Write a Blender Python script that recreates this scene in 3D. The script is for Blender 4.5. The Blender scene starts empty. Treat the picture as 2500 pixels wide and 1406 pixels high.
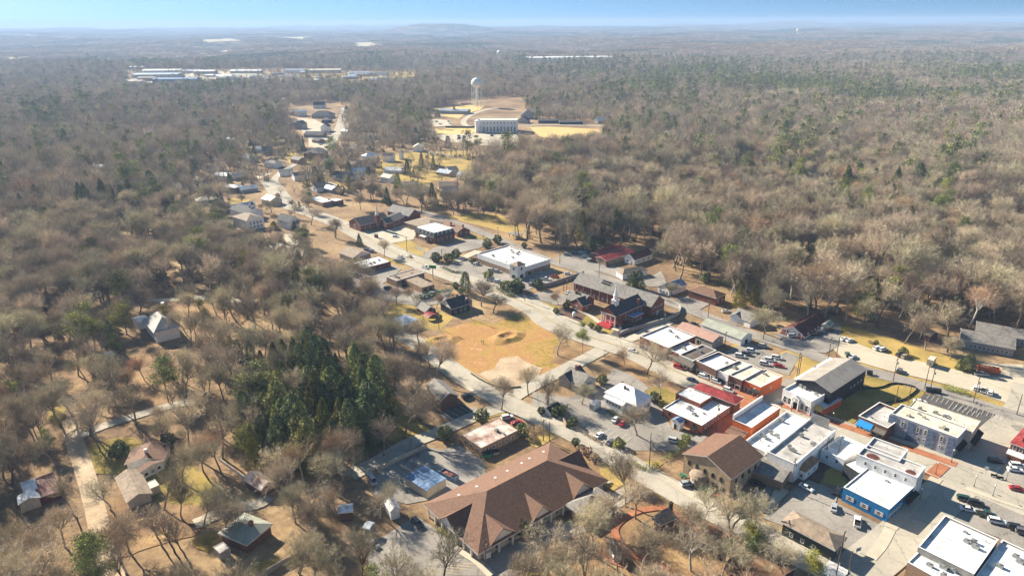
import bpy, math, random
import numpy as np
from mathutils import Vector, Matrix
random.seed(7); RNG = np.random.default_rng(7)
S = bpy.context.scene
C = S.collection
# ---------------------------------------------------------------- camera, sky, sun, exposure
F = 1700.0; H = 140.0; ROLL = math.radians(-0.37); TILT = math.atan2(648, F)
cam = bpy.data.objects.new('camera', bpy.data.cameras.new('camera')); C.objects.link(cam)
cam.data.sensor_width = 36; cam.data.lens = 36 * F / 2500
cam.data.clip_start = 1; cam.data.clip_end = 60000
cam.location = (0, 0, H)
cam.rotation_euler = (Matrix.Rotation(math.pi/2 - TILT, 4, 'X') @ Matrix.Rotation(ROLL, 4, 'Z')).to_euler()
S.camera = cam
SUN_EL = math.radians(29); SUN_AZ = math.radians(138)      # direction towards the sun, from +x counter-clockwise
sdir = Vector((math.cos(SUN_AZ)*math.cos(SUN_EL), math.sin(SUN_AZ)*math.cos(SUN_EL), math.sin(SUN_EL)))
w = bpy.data.worlds.new('World'); S.world = w; w.use_nodes = True
nt = w.node_tree; nt.nodes.clear()
sky = nt.nodes.new('ShaderNodeTexSky'); sky.sky_type = 'NISHITA'; sky.sun_disc = False
sky.sun_elevation = SUN_EL; sky.sun_rotation = math.pi/2 - SUN_AZ
sky.altitude = 300; sky.air_density = 1.0; sky.dust_density = 0.15; sky.ozone_density = 1.6
bg = nt.nodes.new('ShaderNodeBackground'); bg.inputs[1].default_value = 0.06
wo = nt.nodes.new('ShaderNodeOutputWorld')
tcw = nt.nodes.new('ShaderNodeTexCoord'); sx = nt.nodes.new('ShaderNodeSeparateXYZ'); cx = nt.nodes.new('ShaderNodeCombineXYZ'); ma = nt.nodes.new('ShaderNodeMath'); ma.operation = 'MULTIPLY_ADD'; ma.inputs[1].default_value = .9; ma.inputs[2].default_value = .27
nt.links.new(tcw.outputs['Generated'], sx.inputs[0]); nt.links.new(sx.outputs[0], cx.inputs[0]); nt.links.new(sx.outputs[1], cx.inputs[1]); nt.links.new(sx.outputs[2], ma.inputs[0]); nt.links.new(ma.outputs[0], cx.inputs[2]); nt.links.new(cx.outputs[0], sky.inputs[0])
hsv = nt.nodes.new('ShaderNodeHueSaturation'); hsv.inputs['Saturation'].default_value = 1.12; hsv.inputs['Hue'].default_value = .492; nt.links.new(sky.outputs[0], hsv.inputs['Color'])
nt.links.new(hsv.outputs[0], bg.inputs[0]); nt.links.new(bg.outputs[0], wo.inputs[0])
sun = bpy.data.objects.new('sun', bpy.data.lights.new('sun', 'SUN')); C.objects.link(sun)
sun.data.energy = 5.0; sun.data.angle = math.radians(0.5); sun.data.color = (1.0, 0.91, 0.76)
sun.rotation_euler = sdir.to_track_quat('Z', 'Y').to_euler()
S.view_settings.view_transform = 'Standard'; S.view_settings.look = 'None'
S.view_settings.exposure = 1.5; S.view_settings.gamma = 1
S.cycles.max_bounces = 5; S.cycles.diffuse_bounces = 2; S.cycles.glossy_bounces = 2
S.cycles.volume_bounces = 0; S.cycles.transparent_max_bounces = 4
S.cycles.use_adaptive_sampling = True; S.cycles.adaptive_threshold = .02; S.cycles.use_denoising = True; S.cycles.denoiser = 'OPENIMAGEDENOISE'; S.cycles.denoising_input_passes = 'RGB_ALBEDO_NORMAL'; S.cycles.denoising_prefilter = 'ACCURATE'
HAZE = 1.25e-4

HAZE = 1.25e-4
# ---------------------------------------------------------------- pixel (2500x1406) <-> ground
ZM = dict(o=(0, 0, 1), a=(1800, 760, 3.5143), b=(1800, 1060, 3.5714), c=(1300, 700, 3.5143), d=(900, 1000, 3.4629), e=(1350, 1000, 3.4636),
          f=(1250, 580, 4.135), g=(700, 460, 3.846), h=(900, 720, 3.846), i=(0, 960, 3.153), j=(500, 960, 3.152), k=(0, 600, 3.5143),
          l=(450, 420, 5.022), m=(600, 220, 4.167), n=(1000, 120, 4.687), q=(250, 120, 3.086), p=(1750, 300, 3.056),
          r=(1180, 1180, 3.4722), s=(2150, 760, 7.029), t=(1300, 860, 7.029))
cR, sR, cT, sT = math.cos(ROLL), math.sin(ROLL), math.cos(TILT), math.sin(TILT)
def PX(k, x, y):
    a, b, s = ZM[k]; return a + x/s, b + y/s
def G(px, py, z=0.0):
    x = (px-1250)/F; y = -(py-703)/F
    x, y = x*cR - y*sR, x*sR + y*cR
    d = (x, cT + y*sT, -sT + y*cT); k = (z-H)/d[2]
    return Vector((d[0]*k, d[1]*k, z))
def ZG(k, x, y, z=0.0): return G(*PX(k, x, y), z)
def proj(x, y, z):
    dy, dz = y, z-H
    zc = dy*cT - dz*sT; yc = dy*sT + dz*cT
    zc = np.maximum(zc, 1e-3)
    X, Y = x/zc, yc/zc
    X, Y = X*cR + Y*sR, -X*sR + Y*cR
    return 1250 + X*F, 703 - Y*F, zc
def height_from(k, x, yt, yb):
    b = ZG(k, x, yb); t = ZG(k, x, yt); return H - b.length*0 - math.hypot(b.x, b.y)*H/math.hypot(t.x, t.y)

# ---------------------------------------------------------------- terrain
def _n(x, y, s, p): return np.sin(x/s + p + 1.7*np.sin(y/(s*1.3)+p*2)) * np.cos(y/(s*.9) - p*1.3 + 1.1*np.sin(x/(s*1.7)))
def hgt(x, y):
    r = np.hypot(x, y); t = np.clip((r-1250)/2500, 0, 1); t = t*t*(3-2*t)
    far = np.clip((r-4000)/12000, 0, 1)
    z = t*(19*_n(x, y, 420, 1)+11*_n(x, y, 170, 4)) + far*(40 + 34*_n(x, y, 1400, 2) + 22*_n(x, y, 620, 5) + 12*_n(x, y, 260, 3))
    m = .55*(105*np.exp(-((x+1070)/260)**2)+90*np.exp(-((x+640)/330)**2)+45*np.exp(-((x+850)/900)**2))*np.exp(-((y-9500)/600)**2)
    return z + m
def gz(p): return Vector((p.x, p.y, float(hgt(p.x, p.y))))

# ---------------------------------------------------------------- materials
MATS = {}
def mat(name, col, rough=.85, var=.12, scale=1.0, metal=0, col2=None, spec=.3, rnd=0, bump=0, streak=None, coat=0, seam=0, stain=0):
    if name in MATS: return MATS[name]
    m = bpy.data.materials.new(name); m.use_nodes = True; MATS[name] = m
    n = m.node_tree.nodes; L = m.node_tree.links; b = n['Principled BSDF']
    b.inputs['Roughness'].default_value = rough; b.inputs['Metallic'].default_value = metal
    b.inputs['Specular IOR Level'].default_value = spec
    if coat: b.inputs['Coat Weight'].default_value = coat
    tc = n.new('ShaderNodeTexCoord'); mp = n.new('ShaderNodeMapping'); L.new(tc.outputs['Object'], mp.inputs[0])
    mp.inputs['Scale'].default_value = streak or (1, 1, 1)
    no = n.new('ShaderNodeTexNoise'); no.inputs['Scale'].default_value = scale; no.inputs['Detail'].default_value = 6; no.inputs['Roughness'].default_value = .65
    L.new(mp.outputs[0], no.inputs[0])
    rp = n.new('ShaderNodeValToRGB'); L.new(no.outputs[0], rp.inputs[0])
    c2 = col2 or tuple(c*(1-2.2*var) for c in col)
    rp.color_ramp.elements[0].position = .36; rp.color_ramp.elements[1].position = .62
    rp.color_ramp.elements[0].color = (*c2, 1); rp.color_ramp.elements[1].color = (*[min(1, c*(1+var*.4)) for c in col], 1)
    out = rp.outputs[0]
    if rnd:
        oi = n.new('ShaderNodeObjectInfo'); hs = n.new('ShaderNodeHueSaturation')
        mr = n.new('ShaderNodeMapRange'); mr.inputs[3].default_value = 1-rnd; mr.inputs[4].default_value = 1+rnd
        L.new(oi.outputs['Random'], mr.inputs[0]); L.new(mr.outputs[0], hs.inputs['Value'])
        m2 = n.new('ShaderNodeMath'); m2.operation = 'MULTIPLY'; m2.inputs[1].default_value = 7.31
        fr = n.new('ShaderNodeMath'); fr.operation = 'FRACT'; L.new(oi.outputs['Random'], m2.inputs[0]); L.new(m2.outputs[0], fr.inputs[0])
        mr2 = n.new('ShaderNodeMapRange'); mr2.inputs[3].default_value = .5-rnd*.035; mr2.inputs[4].default_value = .5+rnd*.075
        L.new(fr.outputs[0], mr2.inputs[0]); L.new(mr2.outputs[0], hs.inputs['Hue'])
        L.new(out, hs.inputs['Color']); out = hs.outputs[0]
    if stain:      # dirt patches with their own outline
        n2 = n.new('ShaderNodeTexNoise'); n2.inputs['Scale'].default_value = .17; n2.inputs['Detail'].default_value = 9; n2.inputs['Distortion'].default_value = .8; L.new(tc.outputs['Object'], n2.inputs[0])
        r2 = n.new('ShaderNodeMapRange'); r2.inputs[1].default_value = .54; r2.inputs[2].default_value = .68; r2.inputs[3].default_value = 0; r2.inputs[4].default_value = stain; L.new(n2.outputs[0], r2.inputs[0])
        m3 = n.new('ShaderNodeMix'); m3.data_type = 'RGBA'; m3.inputs[7].default_value = (*[c*.38 for c in col], 1); L.new(r2.outputs[0], m3.inputs[0]); L.new(out, m3.inputs[6]); out = m3.outputs[2]
    if seam:       # sheet seams or ribs
        sp = n.new('ShaderNodeSeparateXYZ'); L.new(tc.outputs['Object'], sp.inputs[0]); md = n.new('ShaderNodeMath'); md.operation = 'PINGPONG'; md.inputs[1].default_value = abs(seam)/2; L.new(sp.outputs[0 if seam > 0 else 1], md.inputs[0])
        lt = n.new('ShaderNodeMath'); lt.operation = 'LESS_THAN'; lt.inputs[1].default_value = .07; L.new(md.outputs[0], lt.inputs[0]); m4 = n.new('ShaderNodeMix'); m4.data_type = 'RGBA'; m4.inputs[7].default_value = (*[c*.62 for c in col], 1)
        L.new(lt.outputs[0], m4.inputs[0]); L.new(out, m4.inputs[6]); out = m4.outputs[2]
    L.new(out, b.inputs['Base Color'])
    if bump:
        bp = n.new('ShaderNodeBump'); bp.inputs['Strength'].default_value = bump; bp.inputs['Distance'].default_value = .3
        L.new(no.outputs[0], bp.inputs['Height']); L.new(bp.outputs[0], b.inputs['Normal'])
    return m
def multi(name, stops, scale, scale2, rough=.95, bump=0.0, dist=0.0, crack=0):
    """two noises mixed through a colour ramp: for ground covers"""
    if name in MATS: return MATS[name]
    m = bpy.data.materials.new(name); m.use_nodes = True; MATS[name] = m
    n = m.node_tree.nodes; L = m.node_tree.links; b = n['Principled BSDF']
    b.inputs['Roughness'].default_value = rough; b.inputs['Specular IOR Level'].default_value = .1
    g = n.new('ShaderNodeNewGeometry')
    a = n.new('ShaderNodeTexNoise'); a.inputs['Scale'].default_value = scale; a.inputs['Detail'].default_value = 8; a.inputs['Distortion'].default_value = dist
    c = n.new('ShaderNodeTexNoise'); c.inputs['Scale'].default_value = scale2; c.inputs['Detail'].default_value = 8; c.inputs['Roughness'].default_value = .7
    L.new(g.outputs['Position'], a.inputs[0]); L.new(g.outputs['Position'], c.inputs[0])
    mx = n.new('ShaderNodeMix'); mx.inputs[0].default_value = .45; L.new(a.outputs[0], mx.inputs[2]); L.new(c.outputs[0], mx.inputs[3])
    rp = n.new('ShaderNodeValToRGB'); L.new(mx.outputs[0], rp.inputs[0]); cr = rp.color_ramp
    while len(cr.elements) < len(stops): cr.elements.new(.5)
    for e, (p, col) in zip(cr.elements, stops): e.position = p; e.color = (*col, 1)
    out = rp.outputs[0]
    if crack:
        for sc_, wd_, dk in ((.09, .006, .68), (.03, .004, .7)):
            vo = n.new('ShaderNodeTexVoronoi'); vo.feature = 'DISTANCE_TO_EDGE'; vo.inputs['Scale'].default_value = sc_; wp = n.new('ShaderNodeVectorMath'); wp.operation = 'MULTIPLY_ADD'; wp.inputs[1].default_value = (3, 3, 3); L.new(c.outputs['Color'], wp.inputs[0]); L.new(g.outputs['Position'], wp.inputs[2]); L.new(wp.outputs[0], vo.inputs[0])
            lt = n.new('ShaderNodeMapRange'); lt.inputs[1].default_value = wd_*.5; lt.inputs[2].default_value = wd_*2; lt.inputs[3].default_value = dk; lt.inputs[4].default_value = 1; L.new(vo.outputs[0], lt.inputs[0]); mm = n.new('ShaderNodeVectorMath'); mm.operation = 'SCALE'; L.new(out, mm.inputs[0]); L.new(lt.outputs[0], mm.inputs['Scale']); out = mm.outputs[0]
        v2 = n.new('ShaderNodeTexVoronoi'); v2.inputs['Scale'].default_value = .045; v2.distance = 'CHEBYCHEV'; L.new(g.outputs['Position'], v2.inputs[0]); gt = n.new('ShaderNodeMapRange'); gt.inputs[1].default_value = .10; gt.inputs[2].default_value = .11; gt.inputs[3].default_value = .72; gt.inputs[4].default_value = 1; L.new(v2.outputs['Distance'], gt.inputs[0]); m5 = n.new('ShaderNodeVectorMath'); m5.operation = 'SCALE'; L.new(out, m5.inputs[0]); L.new(gt.outputs[0], m5.inputs['Scale']); out = m5.outputs[0]
    L.new(out, b.inputs['Base Color'])
    if bump:
        bp = n.new('ShaderNodeBump'); bp.inputs['Strength'].default_value = bump; bp.inputs['Distance'].default_value = .5
        L.new(mx.outputs[0], bp.inputs['Height']); L.new(bp.outputs[0], b.inputs['Normal'])
    return m

M = dict(
 ground=multi('forest_floor', [(.34, (.12, .075, .045)), (.45, (.20, .13, .075)), (.54, (.29, .195, .105)), (.64, (.41, .30, .16))], .02, .35, bump=.4),
 grass=multi('dry_grass', [(.36, (.20, .15, .035)), (.48, (.33, .235, .075)), (.62, (.45, .315, .10))], .06, .9),
 lawn=multi('green_gold_lawn', [(.36, (.15, .125, .035)), (.5, (.27, .205, .06)), (.62, (.38, .26, .08))], .09, .9),
 clay=multi('golden_lot_grass', [(.34, (.15, .14, .035)), (.44, (.30, .20, .055)), (.5, (.40, .245, .085)), (.55, (.34, .17, .07)), (.62, (.46, .28, .12)), (.70, (.55, .38, .20))], .045, .5, bump=.8, dist=1.5),
 leaves=multi('leaf_litter', [(.36, (.12, .075, .045)), (.5, (.25, .155, .08)), (.64, (.40, .27, .13))], .12, 1.4, bump=.3),
 mulch=multi('brown_mulch', [(.36, (.07, .045, .035)), (.6, (.16, .10, .075))], .3, 2.0),
 road=multi('aged_asphalt_road', [(.36, (.33, .295, .24)), (.5, (.39, .35, .28)), (.64, (.45, .40, .32))], .07, .8, crack=1),
 lot=multi('worn_grey_asphalt', [(.34, (.20, .18, .155)), (.5, (.27, .243, .21)), (.66, (.34, .305, .26))], .07, .9, crack=1),
 dark=multi('dark_new_asphalt', [(.36, (.075, .07, .066)), (.6, (.115, .105, .098))], .1, .9, crack=1),
 gravel=multi('pale_gravel', [(.34, (.36, .31, .24)), (.5, (.46, .40, .30)), (.66, (.54, .47, .36))], .06, .9),
 dirt=multi('tan_dirt', [(.36, (.33, .24, .15)), (.5, (.43, .32, .21)), (.64, (.52, .42, .29))], .12, 1.1, bump=.3),
 concrete=multi('pale_concrete', [(.36, (.40, .35, .27)), (.6, (.50, .44, .34))], .2, 1.1),
 pavers=multi('red_brick_paving', [(.36, (.27, .10, .05)), (.6, (.40, .17, .09))], .2, 1.5),
 field=multi('pale_field', [(.36, (.36, .30, .18)), (.6, (.52, .44, .27))], .01, .06),
 gold=multi('golden_field', [(.36, (.50, .34, .13)), (.6, (.62, .44, .18))], .03, .3),
 paint=mat('white_road_paint', (.62, .6, .55), var=.3, scale=3), ypaint=mat('yellow_road_paint', (.55, .38, .10), var=.2, scale=3),
 white=mat('white_wall', (.82, .80, .77), var=.08), cream=mat('cream_wall', (.55, .48, .38), var=.1), tan=mat('tan_wall', (.42, .32, .21), var=.14, scale=.6),
 brick=mat('red_brick', (.23, .085, .055), var=.16, scale=2.5), dbrick=mat('brown_brick', (.17, .09, .065), var=.16, scale=2.5),
 obrick=mat('orange_brick', (.55, .13, .035), var=.14, scale=1.5), tbrick=mat('buff_brick', (.34, .23, .15), var=.14, scale=2),
 blue=mat('blue_wall', (.012, .155, .38), var=.1, scale=1), bgrey=mat('blue_grey_wall', (.38, .39, .42), var=.14, scale=.5), grey=mat('grey_wall', (.36, .34, .31), var=.12),
 dgreen=mat('dark_green_wall', (.045, .06, .05), var=.15), bkwall=mat('charcoal_metal_wall', (.03, .032, .038), var=.15), dred=mat('dark_red_wall', (.16, .03, .03), var=.15),
 rwhite=mat('white_membrane_roof', (.80, .79, .76), var=.10, scale=.35, rough=.6, seam=2.8, stain=.65), rgrey=mat('grey_membrane_roof', (.50, .47, .43), var=.16, scale=.16, rough=.8, seam=-2, stain=.7),
 rbeige=mat('beige_membrane_roof', (.66, .58, .45), var=.1, scale=.3, seam=2.4, stain=.5), rtaupe=mat('taupe_metal_roof', (.36, .32, .27), var=.1, scale=.3, rough=.5, seam=-1.2, stain=.3),
 rstain=mat('stained_roof', (.60, .50, .43), var=.2, scale=.22, col2=(.20, .10, .065)), rdark=mat('dark_built_up_roof', (.13, .105, .085), var=.15, scale=.3),
 shgrey=mat('grey_shingles', (.24, .22, .195), var=.16, scale=.8, stain=.4), shdark=mat('charcoal_shingles', (.07, .07, .075), var=.2, scale=.8), shbrown=mat('brown_shingles', (.19, .105, .068), var=.15, scale=1.3, stain=.12),
 shorange=mat('tan_orange_shingles', (.30, .17, .09), var=.15, scale=.6), shtaupe=mat('taupe_shingles', (.30, .23, .165), var=.16, scale=.6), shpink=mat('pink_brown_metal_roof', (.40, .24, .18), var=.08, scale=.5),
 rred=mat('red_metal_roof', (.30, .045, .04), var=.25, scale=.4, rough=.45, seam=1.2, stain=.5), rblue=mat('blue_metal_roof', (.06, .13, .25), var=.25, scale=.6, rough=.4, seam=1.5, stain=.5, col2=(.25,.32,.42)),
 rshine=mat('galvanised_roof', (.55, .60, .66), var=.25, scale=.7, rough=.35, metal=.4), rgreen=mat('sage_metal_roof', (.34, .35, .28), var=.1, scale=.3, rough=.5),
 shmaroon=mat('maroon_roof', (.13, .04, .035), var=.3, scale=.5),
 glass=mat('dark_window_glass', (.02, .025, .03), rough=.12, var=.3, spec=.6), frame=mat('white_frame', (.7, .68, .64), var=.05), trim=mat('white_trim', (.75, .72, .68), var=.05),
 metal=mat('grey_metal', (.35, .35, .34), rough=.45, metal=.5), green=mat('green_metal', (.02, .17, .10), rough=.5), dgm=mat('dark_green_metal', (.012, .05, .035), rough=.5),
 awnb=mat('blue_awning', (.01, .22, .55)), awny=mat('yellow_awning', (.75, .47, .14)), awng=mat('grey_brown_awning', (.13, .11, .09)), awnk=mat('black_awning', (.02, .02, .02)),
 wood=mat('weathered_pole_wood', (.14, .095, .065), var=.2, scale=3), redcloth=mat('red_carpet', (.42, .03, .03)), black=mat('black_rubber', (.015, .015, .015)),
 rubble=mat('scrap_fill', (.30, .10, .06), var=.4, scale=3), tank=mat('white_tank_paint', (.74, .74, .70), var=.05, scale=.3, rough=.5),
 bark=mat('grey_brown_bark', (.26, .21, .165), var=.25, scale=1.5, rnd=.35), barkpale=mat('pale_bark', (.58, .53, .46), var=.2, scale=1.5, rnd=.2),
 twig=mat('bare_twigs', (.56, .455, .315), var=.25, scale=.25, rnd=.38), twigd=mat('dark_bare_twigs', (.42, .335, .235), var=.25, scale=.25, rnd=.38), twigr=mat('russet_twigs', (.54, .37, .235), var=.25, scale=.3, rnd=.25),
 needle=mat('evergreen_needles', (.36, .36, .10), var=.4, scale=.35, rnd=.35), needley=mat('yellow_green_needles', (.36, .31, .06), var=.3, scale=.4, rnd=.25), needled=mat('dark_evergreen_leaves', (.18, .21, .075), var=.35, scale=.4, rnd=.3),
 ivy=mat('dark_ivy', (.03, .05, .018), var=.4, scale=1), skin=mat('skin', (.4, .25, .18)), cloth=mat('dark_clothes', (.03, .03, .04)), cloth2=mat('grey_clothes', (.2, .2, .22)))

# ---------------------------------------------------------------- mesh helpers
class MB:
    def __init__(s): s.v = []; s.f = []; s.m = []
    def add(s, vs, fs, mi=0):
        o = len(s.v); s.v += [tuple(v) for v in vs]; s.f += [tuple(i+o for i in f) for f in fs]; s.m += [mi]*len(fs); return s
    def box(s, x0, x1, y0, y1, z0, z1, mi=0):
        return s.add([(x0, y0, z0), (x1, y0, z0), (x1, y1, z0), (x0, y1, z0), (x0, y0, z1), (x1, y0, z1), (x1, y1, z1), (x0, y1, z1)],
                     [(0, 3, 2, 1), (4, 5, 6, 7), (0, 1, 5, 4), (1, 2, 6, 5), (2, 3, 7, 6), (3, 0, 4, 7)], mi)
    def cyl(s, p, q, r0, r1, n=6, mi=0, cap=True):
        p = Vector(p); q = Vector(q); a = (q-p).normalized(); u = a.orthogonal().normalized(); w_ = a.cross(u)
        vs = [p+(u*math.cos(t)+w_*math.sin(t))*r0 for t in [2*math.pi*i/n for i in range(n)]] + [q+(u*math.cos(t)+w_*math.sin(t))*r1 for t in [2*math.pi*i/n for i in range(n)]]
        fs = [(i, (i+1) % n, n+(i+1) % n, n+i) for i in range(n)]
        if cap: fs += [tuple(range(n))[::-1], tuple(range(n, 2*n))]
        return s.add(vs, fs, mi)
    def lathe(s, prof, n=20, mi=0, c=(0, 0)):
        vs = [(c[0]+r*math.cos(2*math.pi*i/n), c[1]+r*math.sin(2*math.pi*i/n), z) for r, z in prof for i in range(n)]
        fs = [(k*n+i, k*n+(i+1) % n, (k+1)*n+(i+1) % n, (k+1)*n+i) for k in range(len(prof)-1) for i in range(n)]
        return s.add(vs, fs, mi)
    def mesh(s, name, mats):
        me = bpy.data.meshes.new(name); me.from_pydata(s.v, [], s.f)
        for m_ in (mats if isinstance(mats, (list, tuple)) else [mats]): me.materials.append(m_)
        if any(s.m): me.polygons.foreach_set('material_index', s.m)
        me.update(); return me
def obj(name, me, mats=None, parent=None, loc=None, rot=0.0):
    if isinstance(me, MB): me = me.mesh(name, mats)
    o = bpy.data.objects.new(name, me); C.objects.link(o)
    if parent is not None: o.parent = parent
    if loc is not None: o.location = loc
    o.rotation_euler[2] = rot
    return o
def tag(o, label, cat=None, group=None, kind=None):
    if label: o['label'] = label
    if cat: o['category'] = cat
    if group: o['group'] = group
    if kind: o['kind'] = kind
    return o
def empty(name, loc, rot, label, cat, group=None):
    e = bpy.data.objects.new(name, None); C.objects.link(e); e.location = loc; e.rotation_euler[2] = rot
    e.empty_display_size = 1
    return tag(e, label, cat, group)

# ---------------------------------------------------------------- frames and buildings (A left, B nearest, C right corner, at eave height)
class Fr:
    def __init__(s, k, A, Bp, Cp, h):
        if isinstance(h, tuple): h = height_from(k, {'A': A, 'B': Bp, 'C': Cp}[h[0]][0], {'A': A, 'B': Bp, 'C': Cp}[h[0]][1], h[1])
        s.h = h; a, b, c = ZG(k, *A, h), ZG(k, *Bp, h), ZG(k, *Cp, h)
        u = (b-a); u.z = 0; s.L = u.length; u.normalize(); s.ang = math.atan2(u.y, u.x); s.o = Vector((a.x, a.y, 0))
        v = Vector((-u.y, u.x, 0)); s.W = (c-b).dot(v)
        if s.L < s.W and s.W > 0:      # trust the longer side for the heading
            v = (c-b); v.z = 0; v.normalize(); u = Vector((v.y, -v.x, 0)); s.ang = math.atan2(u.y, u.x); s.L = (b-a).dot(u); s.o = b-u*s.L; s.o.z = 0
            s.W = (c-b).dot(v)
        s.u = u; s.v = v
def local(root, p, ang):
    """place something given in world ground coordinates under root"""
    d = p - root.location; r = root.rotation_euler[2]; c, s_ = math.cos(r), math.sin(r)
    return (d.x*c+d.y*s_, -d.x*s_+d.y*c, d.z), ang-r
WIN = {}
def winmesh(w_, h_, fm, arch=False):
    key = (round(w_, 2), round(h_, 2), fm.name, arch)
    if key not in WIN:
        b = MB(); t = .14; d0, d1, d2 = .02, -.10, -.05
        b.box(-w_/2, -w_/2+t, d1, d0, 0, h_); b.box(w_/2-t, w_/2, d1, d0, 0, h_)
        b.box(-w_/2+t, w_/2-t, d1, d0, 0, t); b.box(-w_/2+t, w_/2-t, d1, d0, h_-t, h_)
        b.box(-w_/2+t, w_/2-t, d2, d0, t, h_-t, 1)
        if h_ > 1.2 and w_ < 2.2: b.box(-w_/2+t, w_/2-t, -.08, d2-.003, h_/2-.04, h_/2+.04)
        if arch: b.add([(-w_/2, d1, h_), (0, d1, h_+w_*.35), (w_/2, d1, h_), (-w_/2, d0, h_), (0, d0, h_+w_*.35), (w_/2, d0, h_)], [(0, 2, 1), (0, 1, 4, 3), (1, 2, 5, 4)])
        WIN[key] = b.mesh('window', [fm, M['glass']])
    return WIN[key]
class Block:
    """one rectangular block of a building: wall + roof meshes under root"""
    def __init__(s, root, fr, wall, roof, rtype='flat', rh=2.0, par=.5, over=.4, z0=0.0, wall2=None, band=None, rname='roof', trim=None, deck=.25):
        s.root = root; s.fr = fr; L, W, h = fr.L, fr.W, fr.h; s.L, s.W, s.h = L, W, h
        s.loc, s.rot = local(root, fr.o, fr.ang)
        b = MB(); mats = [M[wall], M[wall2 or 'trim']]
        t = .25
        if rtype == 'flat':
            for (x0, x1, y0, y1) in ((0, L, 0, t), (0, L, W-t, W), (0, t, t, W-t), (L-t, L, t, W-t)): b.box(x0, x1, y0, y1, z0, h)
            if par > .2:                                                      # pale coping
                for (x0, x1, y0, y1) in ((-.06, L+.06, -.06, t+.05), (-.06, L+.06, W-t-.05, W+.06), (-.06, t+.05, t+.05, W-t-.05), (L-t-.05, L+.06, t+.05, W-t-.05)): b.box(x0, x1, y0, y1, h, h+.1, 1)
            if L*W > 90:          # pipes and a hatch on the membrane
                rr = random.Random(int(L*31+W*17))
                for i in range(min(6, 2+int(L*W/160))):
                    q = MB(); x_, y_ = rr.uniform(.1, .9)*L, rr.uniform(.1, .9)*W; zz = h-par+.005
                    if i % 3 == 2: q.box(x_-.5, x_+.5, y_-.4, y_+.4, zz, zz+.45)
                    else: q.cyl((x_, y_, zz), (x_, y_, zz+.7), .12, .12, 6)
                    obj('roof_hatch' if i % 3 == 2 else 'vent_pipe', q, M['metal'], root, s.loc, s.rot)
            r = MB(); r.box(t+.003, L-t-.003, t+.003, W-t-.003, h-par-.2, h-par)
        else:
            if rtype == 'gx': pts = [(0, 0), (L, 0), (L, W), (0, W)]; rg = [(0, W/2), (L, W/2)]
            elif rtype == 'gy': rg = [(L/2, 0), (L/2, W)]
            b.box(0, L, 0, W, z0, h)
            if rtype == 'gx':
                for x0, x1 in ((0, .3), (L-.3, L)): b.add([(x0, 0, h), (x0, W, h), (x0, W/2, h+rh), (x1, 0, h), (x1, W, h), (x1, W/2, h+rh)], [(0, 2, 1), (3, 4, 5), (0, 3, 5, 2), (1, 2, 5, 4)], 1 if wall2 else 0)
            elif rtype == 'gy':
                for y0, y1 in ((0, .3), (W-.3, W)): b.add([(0, y0, h), (L, y0, h), (L/2, y0, h+rh), (0, y1, h), (L, y1, h), (L/2, y1, h+rh)], [(0, 1, 2), (3, 5, 4), (0, 2, 5, 3), (1, 4, 5, 2)], 1 if wall2 else 0)
            r = MB(); d = deck; o = over; e = .012
            if rtype == 'gx':
                k = rh/(W/2); zl = h-o*k+e; 
                top = [(-o, -o, zl+d), (L+o, -o, zl+d), (L+o, W/2, h+rh+d+e), (-o, W/2, h+rh+d+e), (L+o, W+o, zl+d), (-o, W+o, zl+d)]
            elif rtype == 'gy':
                k = rh/(L/2); zl = h-o*k+e
                top = [(-o, W+o, zl+d), (-o, -o, zl+d), (L/2, -o, h+rh+d+e), (L/2, W+o, h+rh+d+e), (L+o, -o, zl+d), (L+o, W+o, zl+d)]
            if rtype in ('gx', 'gy'):
                bot = [(x, y, z-d) for x, y, z in top]
                r.add(top+bot, [(0, 1, 2, 3), (3, 2, 4, 5), (7, 6, 9, 8), (8, 9, 11, 10), (0, 6, 7, 1), (5, 4, 10, 11), (1, 7, 8, 2), (2, 8, 10, 4), (0, 3, 9, 6), (3, 5, 11, 9)])
                r.m[-6:] = [1]*6
            if rtype == 'hip':
                i = min(L, W)/2
                if L >= W: r1, r2 = (i, W/2), (L-i, W/2)
                else: r1, r2 = (L/2, i), (L/2, W-i)
                q = [(-o, -o), (L+o, -o), (L+o, W+o), (-o, W+o)]
                vs = [(x, y, h) for x, y in q]+[(x, y, h+d) for x, y in q]+[(*r1, h+rh), (*r2, h+rh)]
                if L >= W: tops = [(4, 5, 9, 8), (5, 6, 9), (6, 7, 8, 9), (7, 4, 8)]
                else: tops = [(4, 5, 8), (5, 6, 9, 8), (6, 7, 9), (7, 4, 8, 9)]
                vs = [(x, y, z+.012) for x, y, z in vs]
                r.add(vs, tops+[(0, 3, 2, 1), (0, 1, 5, 4), (1, 2, 6, 5), (2, 3, 7, 6), (3, 0, 4, 7)]); r.m[-4:] = [1]*4
        if band: 
            z1, z2 = band; e = .03
            for (x0, x1, y0, y1) in ((-e, L+e, -e, 0), (-e, L+e, W, W+e), (-e, 0, 0, W), (L, L+e, 0, W)): b.box(x0, x1, y0, y1, z1, z2, 1)
        s.wall = obj('wall', b, mats, root, s.loc, s.rot)
        s.roof = obj(rname, r, [M[roof], M[trim or 'trim']], root, s.loc, s.rot)
    def pos(s, side, t, z, off=0.0):
        L, W = s.L, s.W
        x, y, a = {'a': (t*L, -off, 0), 'b': (L+off, t*W, math.pi/2), 'c': (t*L, W+off, math.pi), 'd': (-off, t*W, -math.pi/2)}[side]
        c, s_ = math.cos(s.rot), math.sin(s.rot)
        return (s.loc[0]+x*c-y*s_, s.loc[1]+x*s_+y*c, z), s.rot+a
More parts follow.
